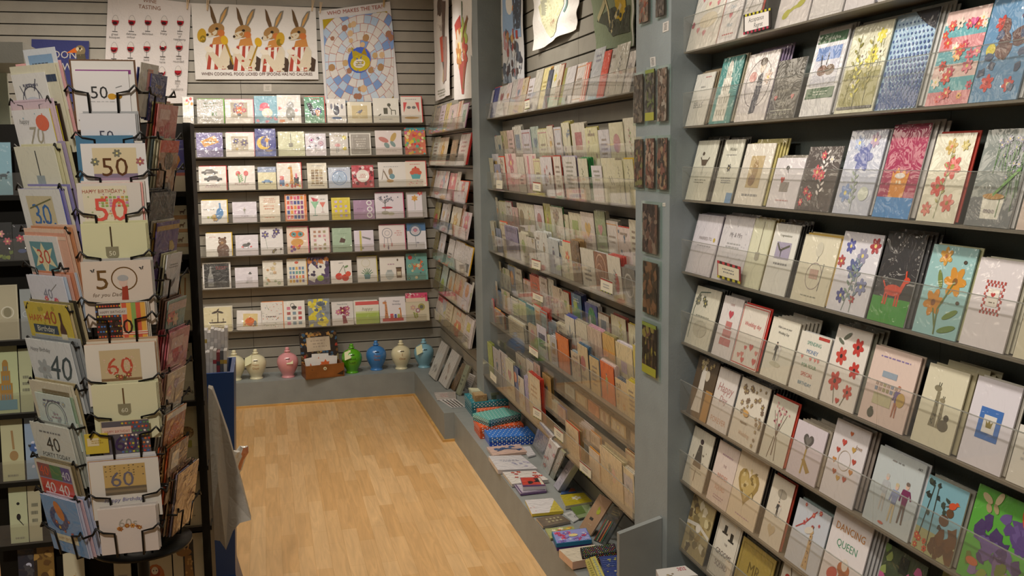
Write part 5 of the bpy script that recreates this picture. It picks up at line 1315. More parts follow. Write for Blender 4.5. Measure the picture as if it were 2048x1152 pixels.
towel('white towel with a pale yellow pot and red lettering, brightly lit', [(1065, -8), (1157, -8), (1149, 58), (1071, 102)], 0, XR-.022, 'eeebe6',
      'BLOB,1,c9c8a0,.3,.45,.5,.75,.85;E,.45,.82,.26,.22,dcdcb8;PL,a8a890,.2,.9,.32,.95,.3,.6,.22,.62;LN,.03,7a9a98,.78,.98,.74,.6;T,.38,.11,c0503a,EF AND MUS,.5,.7,.08', amp=.009, ph=2.2)
towel('green towel with a dark knitted pear shape and yellow flower', [(1181, -8), (1268, -8), (1268, 92), (1193, 100)], 0, XR-.022, '788468',
      'PL,3f4434,.1,.52,.3,.68,.6,.8,.92,.82,.9,.3,.5,.22,.34,.44;LN,.05,b8ac80,.36,.98,.5,.3;LN,.05,a8a078,.14,.55,.34,.9;E,.72,.9,.12,.12,c9a820;E,.68,.78,.08,.14,b89a20;LN,.04,c0b48a,.72,.85,.52,.4;VS,1,c9cac0,.96,1,0,1;D,40,4a5040/34382c,.02,.4,.88,.35,.75', ph=3.0)
def peg(px, py, axis, val, label, lean=0):
    p = hit(px, py, axis, val)
    o = thing('clothes_peg', label, 'clothes peg', tuple(p), (0, lean, 0 if axis == 1 else -pi/2), 'wooden pegs holding the tea towels')
    for s in (-1, 1):
        mb = MB(); mb.hexa([(s*.0015-.002, -.006, -.035), (s*.0015+.002, -.006, -.035), (s*.0015+.002, .006, -.035), (s*.0015-.002, .006, -.035)],
                           [(s*.006-.003, -.006, .04), (s*.006+.003, -.006, .04), (s*.006+.003, .006, .04), (s*.006-.003, .006, .04)], 'c9a46a'); mb.obj('jaw', 'wood', o)
    mb = MB(); mb.tube([(-.007, 0, .004), (.007, 0, .004)], .0035, '888'); mb.obj('spring', 'metal', o)
for (x, y, l) in ((375, 8, 'wooden peg on the wine glass towel\'s corner'), (415, 10, 'wooden peg at the hare towel\'s upper corner by the wine towel'), (625, 12, 'wooden peg at the hare towel\'s corner by the board game towel'),
                  (641, 16, 'wooden peg at the board game towel\'s corner by the hares'), (768, 4, 'wooden peg at the board game towel\'s far corner')):
    peg(x, y, 1, YB-.040, l, radians(8))

# ------------------------------------------------------------------ paper notices
def notice(label, pix, axis, val, col, design, name='shelf_label'):
    Q = [hit(x, y, axis, val) for x, y in (pix[3], pix[2], pix[1], pix[0])]
    _seed[0] += 1
    return tag(slab(Q, .001, col, design, _seed[0]).obj(name, 'paper'), label, 'label', 'paper notices on shelves and posts')
def cq(c, x0, y0, x1, y1, dy=0):   # crop box to pixel corners; dy drops the near side
    f = lambda x, y: (c[0]+x*c[2], c[1]+y*c[2])
    return [f(x0, y0), f(x1, y0+dy), f(x1, y1+dy), f(x0, y1)]
XLIP = XM-.0042
SIGN = 'HS,6,b83a48/3a2a28,.88,1;HS,6,a8a830/2a2a20,0,.12;R,.06,.13,.94,.87,e8e4d8;'
notice('handwritten acceptance and regret notice on the nearest rack\'s top shelf', cq(c4, 402, 88, 562, 205, -42), 0, XLIP, '2e2824', 'VS,14,2e2824/c9c030,0,1,.88,1;VS,14,b03048/2e2824,0,1,0,.12;R,.06,.13,.94,.87,e9e4e0;TI,.54,.34,333,Acceptance,.48,.84;TI,.22,.34,333,Regret,.56,.6')
notice('small bordered notice on the nearest rack\'s fourth shelf', cq(c5, 212, 752, 328, 838, 34), 0, XLIP, '7a2830', 'VS,9,b03a40/3a3028,0,1,.85,1;VS,9,a8a030/2a2a20,0,1,0,.15;R,.05,.16,.95,.84,cfc8b0;S,.35,.7,777,2')
for (c, x0, y0, x1, y1, dy, l) in ((cF, 542, 848, 600, 968, -18, 'red topped price label on the top shelf between the posts'),
        (cA, 207, 832, 285, 940, 8, 'plain white price label, second shelf by the far post'), (cA, 678, 852, 776, 975, 14, 'bordered price label in the middle of the second shelf'),
        (cB, 497, 655, 580, 752, 25, 'bordered price label, third shelf nearer the far post'), (cB, 1158, 838, 1272, 965, 45, 'large bordered price label, third shelf by the near post'),
        (cC, 530, 395, 628, 470, 42, 'red topped label on the fourth shelf\'s upper tier'), (cC, 495, 910, 580, 985, 60, 'red topped label on the fourth shelf\'s lowest lip'),
        (cE, 272, 132, 340, 215, 40, 'pale price label over the polka dot boxes'), (cE, 445, 288, 520, 380, 62, 'pale price label over the leaning grey picture'), (cE, 655, 575, 748, 660, 78, 'bordered price label over the yellow notelets'), (cD, 122, 682, 180, 745, 60, 'blank white label by the lime green card')):
    tier = 'upper tier' in l
    notice(l, cq(c, x0, y0, x1, y1, dy), 0, (XM+.046 if tier else XLIP) if not (c is cE or (c is cD)) else 1.211-.0042, 'd5d0bc', 'HS,2,b04038/5a3028,.88,1;S,.3,.7,aaa,2;VS,8,8a9030/333,0,1,0,.08' if 'plain' not in l and 'blank' not in l else 'S,.4,.6,aaa,1')
notice('white price tag on the slats below the hare towel', [(527, 168), (543, 168), (543, 183), (527, 183)], 1, YB-.002, 'c9c2b8', 'S,.2,.8,998,3')
notice('white price label under the two hanging bookmarks', [(1326, 46), (1337.5, 41), (1337, 61), (1325, 65.5)], 0, XP-.0012, 'cfcac4', 'S,.15,.9,777,5')
notice('white price label over the upper trio of bookmarks', [(1300, 115), (1311, 113), (1311, 133), (1301, 135)], 0, XP-.0012, 'c9c6c2', 'S,.15,.9,777,5')
notice('tiny white sticker beside the single upright bookmark', [(1325, 406), (1330.5, 405.5), (1330.5, 413), (1325, 413)], 0, XP-.0012, 'c9c6bc', 'S,.3,.7,888,2')

# ------------------------------------------------------------------ mosaic bookmarks in clear sleeves on the near post
BMK = [((1276, 1299), -30, 53, '897362/7e6d5c/5e4d43/85452e', 'sandy bookmark with a rust red top, near the ceiling'), ((1309.5, 1331), -36, 40, '3e3530/554c44/28221f/60574f', 'dark brown bookmark near the ceiling'),
       ((1265, 1288), 147, 252, '60574a/494036/6e6252/3c352c', 'brown speckled bookmark, farthest of the upper trio'), ((1288.5, 1311), 136, 248, '3f3c35/282622/605b4e/556131', 'dark bookmark with green at both ends, upper trio'), ((1312.5, 1336), 133, 249, '69584a/534238/786353/8d8477', 'tan and rust bookmark, nearest of the upper trio'),
       ((1266.5, 1287.5), 274, 379, '5c4234/79523e/3c2e26/6d6d3e', 'rusty bookmark, farthest of the lower trio'), ((1289, 1310.5), 272, 381, '694335/4f3027/876552/947f6d', 'red brown bookmark in the middle of the lower trio'), ((1312, 1336.5), 271, 384, '524137/6f483c/322a24/887258', 'mixed brown bookmark, nearest of the lower trio'),
       ((1281.5, 1319), 401, 507, '3c2e28/5c4236/271e1a/736355', 'wide dark red brown bookmark hanging alone at eye level'), ((1282.5, 1318), 514, 627, '5b412a/3c3021/6f5137/272219', 'wide orange brown bookmark under the dark red one'), ((1281, 1316.5), 634, 745, '32291f/5c4234/1d1915/7b7336', 'lowest wide bookmark with tall dark trees over green')]
for (x0, x1), yt, yb, cols, lab in BMK:
    T0, B0 = hit(x0, yt, 0, XP-.010), hit(x0, yb, 0, XP-.010)
    y1 = hit(x1, (yt+yb)/2, 0, XP-.010).y
    w, h = abs(T0.y-y1), T0.z-B0.z
    o = thing('bookmark', lab, 'bookmark', (XP-.0005, (T0.y+y1)/2, B0.z), (0, 0, -pi/2), 'mosaic bookmarks on the near post')
    a = Art(w*.78, h*.9, len(lab)); a.o_BLOB('90', cols, '.16', '.0', '1', '.0', '1')
    if 'green' in lab: a.L += 1; a.rect(0, 0, 1, .16, '9a9a30'); a.rect(0, .93, 1, 1, '7a8a38')
    if 'trees' in lab:
        for k in range(4): a.rect(.1+.22*k, .16, .2+.22*k, .7, '1c1810')
    mb = MB(); mb.box((-w*.39, -.0095, h*.05), (w*.39, -.007, h*.95), '4a4034')
    for pts, c, L in a.p: mb.face([(min(max(x, 0), a.w)-a.w/2, -.0099-L*.0001, min(max(z, 0), a.h)+h*.05) for x, z in pts], c)
    mb.obj('picture', 'plastic', o)
    mb = MB(); mb.box((-w/2, -.0068, 0), (w/2, -.0005, h), '9fb0a4'); mb.obj('sleeve', M['sleeve'], o)

# ------------------------------------------------------------------ money pots on the low plinth
def pot(px, pb, pt, col, label, tagged=None, dark=False, words=None):
    p = hit(px, pb, 2, STEP)
    h = solve_y(p + Vector((0, .05, 0)), Vector((0, 0, 1)), pt).z - STEP
    o = thing('money_pot', label, 'money box', (p.x, p.y+.055, STEP), (0, 0, 0), 'ceramic money pots')
    prof = [(.215, 0), (.22, .012), (.21, .035), (.188, .06), (.195, .1), (.25, .2), (.308, .32), (.336, .43), (.345, .51), (.334, .59), (.30, .67), (.24, .735), (.16, .785), (.09, .815), (.068, .835)]
    mb = MB(); mb.lathe([(r*h, z*h) for r, z in prof], col, 32)
    if words:
        rr = random.Random(len(label))
        def sp(u, v): # wraps a point of the decoration round the belly
            z = v*h; r = .345*h
            for (r0, z0), (r1, z1) in zip(prof, prof[1:]):
                if z0 <= v <= z1: r = (r0+(r1-r0)*(v-z0)/(z1-z0))*h
            a = -pi/2 + u; return (cos(a)*(r+.0012), sin(a)*(r+.0012), z)
        for i, wd_ in enumerate(words):
            v_, f_, tw = text_faces(wd_); k = .62/max(tw, 1.4)
            for fc in f_: mb.face([sp((v_[q][0]-tw/2)*k, .5-.13*i+v_[q][1]*k*.3) for q in fc], 'a8703a' if not dark else '2a3a20')
    mb.obj('body', 'glaze', o)
    mb = MB(); mb.lathe([(.068*h, .83*h), (.1*h, .85*h), (.108*h, .868*h), (.09*h, .885*h), (.06*h, .9*h), (.068*h, .93*h), (.072*h, .95*h), (.06*h, .975*h), (.03*h, .995*h)], col, 24); mb.obj('knob', 'glaze', o)
    mb = MB(); mb.box((-.065*h, -.318*h, .648*h), (.065*h, -.27*h, .668*h), '2a2622'); mb.obj('coin_slot', 'black', o)
    if tagged:
        sx, lean = tagged
        mb = MB(); mb.hexa([(sx*h-.022, -.37*h, .5*h), (sx*h+.022, -.37*h, .5*h+lean), (sx*h+.022, -.365*h, .5*h+lean), (sx*h-.022, -.365*h, .5*h)],
                           [(sx*h-.02, -.17*h, .74*h), (sx*h+.024, -.17*h, .74*h+lean), (sx*h+.024, -.165*h, .74*h+lean), (sx*h-.02, -.165*h, .74*h)], 'd9d8b0')
        tg = mb.obj('gift_tag', 'paper', o); tg['label'] = 'pale paper tag'
        mb = MB(); mb.tube([(sx*h, -.165*h, .74*h), (sx*h*.5, -.09*h, .84*h), (0, -.09*h, .84*h)], .0012, 'c9b890'); mb.obj('string', 'paper', o)
pot(470, 763, 700, 'e0dab8', 'cream money pot half hidden by the blue bin', None)
pot(513, 760, 698, 'e2dcba', 'cream money pot with a tag on its shoulder, beside the blue bin', (-.24, .02), words=['Happy', 'Days'])
pot(577, 757, 694, 'e09aa0', 'pink money pot with a pale green tag', (.06, 0))
pot(706, 748, 687, '58a818', 'bright green money pot with a paper tag', (-.16, .015), True, ['Good', 'Luck'])
pot(755, 742, 681, '3f80c4', 'mid blue money pot with gold writing', None, False, ['New', 'Baby'])
pot(805, 740, 680, 'e4dcb8', 'cream money pot between the two blue ones', None, False, ['1', 'One'])
pot(851, 737, 677, '86b8cc', 'pale sky blue money pot in the corner', (-.2, .02))

# ------------------------------------------------------------------ open wooden box of leaf cards
p = hit(612, 760, 2, STEP); q = hit(689, 752, 2, STEP)
bw = (q-p).length; ang = math.atan2(q.y-p.y, q.x-p.x)
o = thing('wooden_box', 'open wooden box full of white autumn leaf cards, patterned lid', 'box', (p.x, p.y, STEP+.0005), (0, 0, ang))
bd, bh = .15, .095
mb = MB(); mb.box((0, 0, 0), (bw, bd, .008), '7a4a20'); mb.box((0, 0, .008), (bw, .009, bh), '8a5424'); mb.box((0, bd-.009, .008), (bw, bd, bh), '7a4a20')
mb.box((0, .009, .008), (.009, bd-.009, bh), '7a4a20'); mb.box((bw-.009, .009, .008), (bw, bd-.009, bh), '7a4a20')
for pts in ([(bw*.97, -.0006, .01), (bw*.99, -.0006, .045), (bw*.8, -.0006, .02)], [(bw*.15, -.0006, .07), (bw*.19, -.0006, .066), (bw*.17, -.0006, .062)]): mb.face(pts, '3a2412')
mb.obj('body', 'wood', o)
mb = MB(); mb.lathe([(.012, 0), (.012, .003)], 'd5cfae', 16); lk = mb.obj('lock_plate', 'plastic', o); lk.rotation_euler = (pi/2, 0, 0); lk.location = (bw/2, -.0005, bh*.72)
mb = MB(); mb.box((-.0025, -.0045, -.005), (.0025, -.003, .004), '222'); kh = mb.obj('keyhole', 'black', lk); kh.rotation_euler = (-pi/2, 0, 0)
ld = MB(); ld.box((0, 0, 0), (bw*.98, .012, .215), '2c2018')
a = Art(bw*.98, .215, 4); a.o_BLOB('70', '6a4a28/a03a28/3a5a78/8a7a50/2a2a30/b88a48', '.05', '0', '1', '0', '1'); a.L += 1; a.rect(.17, .35, .8, .82, 'c9b8a0'); a.o_S('.45', '.75', 'aa9a88', '3', '.25', '.72')
for pts, c, L in a.p: ld.face([(min(max(x, 0), a.w), -.0006-L*.0002, min(max(z, 0), a.h)) for x, z in pts], c)
l = ld.obj('lid', 'wood', o); l.location = (.005, bd+.001, bh-.005); l.rotation_euler = (radians(-14), 0, 0)
BASEM = Matrix.Translation((p.x, p.y, STEP+.0005)) @ Matrix.Rotation(ang, 4, 'Z')
for i, (x, y, w, h, ry, lab) in enumerate(((.075, .105, .085, .12, -7, 'white leaf card pack, rear one by the pink pot'), (.13, .115, .12, .14, 2, 'white leaf card pack, rear middle of the wooden box'), (.2, .112, .085, .12, 7, 'white leaf card pack, rear one by the green pot'),
                                 (.068, .07, .085, .105, -4, 'white leaf card pack in front with a red mark'), (.15, .038, .14, .12, 2, 'front white card pack with one big orange maple leaf'))):
    mb = card_mb(w, h, 'e4e0dc', ('BLOB,1,d8602a,.5,.5,.5,.45,.5;PL,d8602a,.2,.3,.5,.95,.8,.3;PL,c9521f,.1,.55,.5,.2,.9,.6;PL,d8682f,.25,.8,.5,.1,.7,.8' if i == 4 else 'PL,d0703a,.15,.3,.4,.85,.6,.3;S,.3,.7,c9a890,2'), i+40, .004)
    o2 = mb.obj('leaf_card_pack', 'card'); o2.matrix_world = BASEM @ Matrix.Translation((x, y, .012)) @ Matrix.Rotation(radians(-8), 4, 'X') @ Matrix.Rotation(radians(ry), 4, 'Y')
    tag(o2, lab, 'card pack', 'leaf cards in the wooden box')

# ------------------------------------------------------------------ things on the low plinths
DOT = 'GD,9,6,f0f4f4,.3'
SD = 'GD,9,3,eaf0f0,.3'
t1 = boxpx('storage_box', 'large teal polka dot box with small boxes on top', (945, 834), 806, (1017, 800), (929.5, 787), STEP+.001, '226a78', '2c8090', DOT, sides=SD)
boxpx('trinket_box', 'little kraft patterned box, nearest on the teal box', (950, 804), 792, (974, 789.5), (944.5, 784.5), t1+.001, 'a88a60', 'c9c0a0', 'G,7,5,cfc8a8/b8ae88,.5', sides='G,7,3,c9b48a/9a7a50,.5', lid=.0)
boxpx('trinket_box', 'little cream box behind the kraft one', (944, 791), 781, (967, 782), (938, 775.5), t1+.001, 'b5b49a', 'c9c8ac', '', lid=.4)
boxpx('trinket_box', 'little sage green box against the rack', (983, 799), 786, (1008, 783), (976, 779), t1+.001, '6a7460', '8a9078', '', lid=.4)
boxpx('trinket_box', 'little striped box at the back of the teal box', (970, 786), 778, (990, 778), (965, 773), t1+.001, '8a9080', 'a8ac98', 'VS,7,d5d4c0/3a4438', lid=.4)
boxpx('storage_box', 'orange dotted box between the teal and mint boxes', (958, 839), 822, (1030, 812), (950, 811), STEP+.001, 'c8502a', 'e0683c', DOT, sides=SD)
t2 = boxpx('storage_box', 'orange dotted box underneath the mint lidded box', (961, 878), 855, (1046, 849), (948, 838), STEP+.001, 'c8501c', 'd85a28', DOT, sides=SD)
boxpx('storage_box', 'mint lidded dotted box turned askew on the orange box', (979, 854), 840, (1041, 827), (946.5, 827), t2+.001, '1f6a68', '62a8a0', DOT, sides=SD, lid=.5)
boxpx('storage_box', 'bright blue polka dot box nearest the note packs', (980, 893), 875, (1069, 870), (967, 857), STEP+.001, '1f4fc0', '2f70c8', DOT, sides=SD, lid=.5)
def z_(h): return STEP+.001+h
N4 = 'note pack'
flat('notecard_pack', 'pink notecard pack with dark blue swirls', N4, [(986, 911), (1054, 903), (1039, 888), (973, 894)], z_(.016), .014, 'd8b8a8', 'BLOB,5,3a5a88/2f4a78,.12,.2,.9,.3,.8;LN,.06,38507a,.2,.4,.5,.6,.8,.4', 'c9a898')
flat('notecard_pack', 'white notecard pack tucked behind the pink one', N4, [(1056, 913), (1071, 909), (1060, 892), (1045, 893)], z_(.01), .008, 'd5d3d6')
flat('notecard_pack', 'white packs of notecards with faint lilac print', N4, [(996, 940), (1075, 937), (1042, 910), (977, 912)], z_(.022), .02, 'd8d6da', 'S,.55,.7,99a,2;BLOB,6,a8a8c0/b8b4cc,.07,.5,.95,.1,.5', 'bdb9bd')
flat('notecard_pack', 'white notecard pack printed with red poppies', N4, [(1024, 968), (1097, 959), (1071, 941), (1005, 944)], z_(.018), .016, 'dcd8d4', 'FS,9,c0363a/b83038,.06,.1,,.25,.95,.3,.95;S,.1,.2,aaa,1', 'b8b4b0')
flat('notecard_pack', 'purple edged notecard pack under the red and black one', N4, [(1041, 987), (1093, 981), (1081, 965), (1027, 968)], z_(.012), .010, 'b8b0c0', 'B,.03,.05,5a3a70', '6a4a80')
flat('notecard_pack', 'red and black notecard pack, purple border, on top', N4, [(1046, 974), (1092, 972), (1080, 954), (1040, 955)], z_(.030), .016, '5a3a68', 'R,.02,.06,.98,.97,c9402f;BLOB,6,1c1618/2a2022,.16,.35,.9,.3,.8;R,.85,.1,.97,.9,d8d4c0;R,.02,.04,.97,.18,5a3a68', 'c9c4c8')
flat('notecard_pack', 'yellow notecard pack with a white flower', N4, [(1131, 1012), (1185, 1003), (1168, 985), (1120, 990)], z_(.018), .016, 'b8a820', 'F,.55,.55,.2,d8d4c0,c9a820;LN,.01,d8d090,.05,.4,.95,.6', 'c5c0a8')
flat('notecard_pack', 'small blue and orange card lying behind the yellow pack', N4, [(1122, 988), (1152, 983), (1148, 976), (1124, 974)], z_(.006), .004, '4a68a0', 'PL,c0602a,.5,.1,1,.1,1,.9,.7,.9')
flat('notecard_pack', 'white and yellow notelets in a yellow tray', N4, [(1064, 1028), (1127, 1022), (1105, 996), (1050, 1000)], z_(.014), .012, 'd9d7da', 'PL,c9b840,.55,0,1,0,1,.85;D,12,e0d890/a8a040,.02,.6,.98,.05,.4;HTS,4,d89898,.03,.05,.2,.1,.5', 'd0b82c')
flat('notecard_pack', 'brown notecard pack with pale round motifs', N4, [(1086, 1053), (1141, 1042), (1120, 1028), (1072, 1036)], z_(.012), .010, '6a5e50', 'G,4,2,a8a488/b0a880,.5,.25,.85,.2,.8', '8a8078')
flat('notecard_pack', 'loose white cards with small black letters', N4, [(1147, 1044), (1165, 1034), (1146, 1021), (1126, 1027)], z_(.005), .004, 'c0c2c2', 'O,.6,.35,.12,.03,333;PL,333,.75,.6,.9,.6,.8,.75;S,.6,.8,888,2,.1,.6')
flat('notecard_pack', 'green photo notecard pack beside the leaning kraft card', N4, [(1158, 1037), (1188, 1029), (1178, 1008), (1140, 1015)], z_(.010), .008, '8a9a70', 'R,0,.3,.6,1,5f7a3a;PL,a8b898,.5,0,1,.3,1,.8', '4a5040')
flat('notecard_pack', 'colourful floral pack peeping out from under the teal box', N4, [(1101, 1077), (1155, 1066), (1146, 1052), (1090, 1057)], z_(.010), .008, 'a8b070', 'FS,10,d8883a/e0c050/d05a40/f0e8d0,.06,.12', '88905a')
boxpx('notelet_box', 'teal and purple box with a floral lid', (1114, 1102), 1087, (1182, 1079), (1105, 1064), STEP+.001, '4a2f78', '1f6f98', 'R,.02,.03,.98,.97,8a90c8;FS,26,c9406a/d8708a/7a68b8/a8b0e0/b83a60,.05,.1;E,.55,.5,.13,.09,d8c88a', lid=.5)
flat('notepad', 'cream notepad with pink edges', 'notepad', [(1145, 1124), (1181, 1117), (1190, 1089), (1118, 1099)], z_(.035), .03, 'd9d0bc', '', 'd0a890')
t3 = boxpx('gift_box', 'black box covered in multicoloured dots', (1166, 1136), 1112, (1233, 1103), (1162, 1096), STEP+.001, '1c1a1c', '1e1c1e', 'GD,14,7,c9504a/b8b040/5a90a0/d8d0c0/6a9a48/a05a98,.5', sides='GD,14,5,c9504a/b8b040/5a90a0/d8d0c0,.5', lid=.5)
flat('notebook', 'navy notebook with yellow daisies', 'notebook', [(1213, 1160), (1240, 1158), (1234, 1110), (1198, 1113)], t3+.012, .01, '2a3f80', 'FS,12,d0c840/e0dcb0,.05,.09;S,.5,.9,4a60a0,5,.1,.9')
flat('booklet', 'yellow patterned booklet beside the navy notebook', 'booklet', [(1199, 1160), (1212, 1158), (1191, 1112), (1180, 1115)], t3+.012, .01, 'c9c060', 'VS,3,c9c060/b8b890,.1,.9,.05,.95;S,.1,.9,7a9098,8,.3,.7')
flat('booklet', 'yellow patterned booklet at the plinth edge', 'booklet', [(1184, 1162), (1197, 1160), (1178, 1116), (1170, 1120)], t3+.012, .01, 'bdb05a', 'S,.1,.9,8a8840,8,.2,.8')
XT = 1.20
LN = 'picture pack'
leaning('picture_pack', 'grey framed picture pack leaning under the rack by the blue box', LN, [(1064, 891), (1086, 919), (1106, 870), (1079, 847)], XT, .01, 'a8a6aa', 'R,.12,.14,.88,.86,6a6c80;BLOB,8,8a88a0/585a70,.15,.2,.8,.25,.75;B,.02,.015,c9c8ca')
leaning('picture_pack', 'leaning pack with red poppies on white', LN, [(1082, 931), (1097, 950), (1116, 890), (1099, 882)], XT, .012, 'd5d2d0', 'FS,5,b8303a/c03a40,.14,.2,6a7a50')
leaning('picture_pack', 'leaning pack with olive foliage photo', LN, [(1099, 952), (1107, 960), (1131, 908), (1119, 897)], 1.195, .008, '8a8a68', 'BLOB,12,6a6a48/a8a888/c9c8b0,.14;B,.02,.04,b5b2a0')
leaning('picture_pack', 'thick lilac white pack leaning at the gap', LN, [(1107, 974), (1116, 985), (1150, 935), (1139, 917)], 1.275, .03, 'b8b5c4', 'S,.55,.75,99a,2;S,.2,.4,a9a8b8,3', '9a9894')
leaning('greeting_card', 'kraft card with a green apple leaning under the rack', 'greeting card', [(1158, 1056), (1181, 1073), (1222, 1004), (1202, 988)], 1.275, .006, 'a8876a', 'E,.6,.6,.13,.13,a8b030;E,.52,.68,.06,.1,98a028;R,.3,.33,.55,.4,333;S,.2,.25,c9b090,1,.4,.7;B,.01,.012,c9b8a8')
leaning('pencil_pack', 'clear pack of coloured pencils leaning by the end board', 'pencil pack', [(1187, 1081), (1210, 1091), (1249, 1024), (1227, 1009)], 1.275, .012, '4a504c', 'VS,13,b8583a/2c3430/4a8a68/2c3430/c9c0a0/2c3430/8a3a3a/2c3430/d08a48,.04,.7,.02,.62;R,.1,.72,.9,.95,5a605c;S,.78,.9,8a8a6a,2')
leaning('canvas_print', 'white canvas print leaning on the corner wall, by the pale blue pot', 'canvas', [(857, 751), (869, 763), (897, 694), (882, 684)], 1.205, .02, 'c5c0ba', 'BLOB,5,b0aaa4/98928c,.12,.3,.7,.2,.6', 'a8a29a', group='canvases on the corner plinth')
leaning('canvas_print', 'white canvas print with a faint figure, nearer the far post', 'canvas', [(877, 764), (891, 779), (921, 713), (903, 700)], 1.205, .02, 'c9c5c2', 'BLOB,4,b8a8a0/988a84,.1,.35,.65,.2,.7', 'a9a49c', group='canvases on the corner plinth')
leaning('book', 'brown wooden backed book between the canvases and green slab', 'book', [(900, 776), (908, 783), (932, 733), (926, 727)], 1.205, .012, '6a5030')
leaning('canvas_print', 'slim green grey picture beside the far post', 'canvas', [(911, 787), (918, 792), (939, 734), (932, 729)], 1.205, .014, '8a9078', 'S,.3,.7,6a7060,3', 'a9a890')
leaning('greeting_card', 'small white lettered card leaning against the far post', 'greeting card', [(927, 780), (938, 786), (951, 753), (938, 747)], 1.20, .004, 'c9c8cc', 'S,.15,.9,8a8890,7,.1,.9')
flat('notecard_pack', 'clear pack with pink print on the corner plinth', N4, [(874, 798), (912, 797), (911, 783), (868, 785)], z_(.012), .010, 'c9c2be', 'S,.2,.8,c99a98,3;R,.6,.1,.95,.9,b8b0ac')
flat('notecard_pack', 'black and white striped cards on the corner plinth', N4, [(903, 815), (930, 813), (912, 798), (878, 799)], z_(.005), .004, 'd2d0d0', 'VS,9,d8d6d6/2e2c2c;E,.2,.5,.06,.04,c06060')
flat('stationery_box', 'white printed box at the foot of the nearest rack', 'box', [(1320, 1158), (1396, 1150), (1370, 1131), (1312, 1139)], .47, .292, 'c9c6c2', 'S,.55,.9,b03a50,3,.6,.95;FS,5,6a5a48/8a7a60,.03,.06,,.1,.6,.1,.6', 'b8b4b0', mat='paper')

# ------------------------------------------------------------------ black card stand and the wire spinner in front of it
SY = 2.62
sx0, sx1 = -.70, hit(391, 300, 1, SY+.12).x
sx2 = hit(429, 1140, 1, SY+.12).x
stz = hit(388, 246, 1, SY).z
o = thing('display_stand', 'tall black card display stand behind the wire spinner', 'display stand', ((sx0+sx1)/2, SY, 0))
ox = (sx0+sx1)/2
def rel(x, y, z): return (x-ox, y-SY, z)
BLK = '16140f'
mb = MB(); mb.hexa([rel(sx0-.02, SY+.03, 0), rel(sx2, SY+.03, 0), rel(sx2, SY+.12, 0), rel(sx0-.02, SY+.12, 0)], [rel(sx0, SY+.03, stz), rel(sx1, SY+.03, stz), rel(sx1, SY+.12, stz), rel(sx0, SY+.12, stz)], BLK); mb.obj('body', 'black', o)
mb = MB(); mb.hexa([rel(sx2-.022, SY-.03, 0), rel(sx2, SY-.03, 0), rel(sx2, SY+.03, 0), rel(sx2-.022, SY+.03, 0)], [rel(sx1-.018, SY-.03, stz), rel(sx1, SY-.03, stz), rel(sx1, SY+.03, stz), rel(sx1-.018, SY+.03, stz)], BLK); mb.obj('side_panel', 'black', o)
STROWS = [383, 508, 660, 800, 930, 1050, 1210]
zst = [hit(370, y, 1, SY).z for y in STROWS]
for z in zst:
    mb = MB(); mb.box(rel(sx0, SY-.025, z-.012), rel(sx1-.004, SY+.03, z), BLK); mb.obj('ledge', 'black', o)
    mb = MB(); mb.box(rel(sx0, SY-.025, z), rel(sx1-.004, SY-.022, z+.055), 'fff'); mb.obj('clear_lip', M['acrylic'], o)
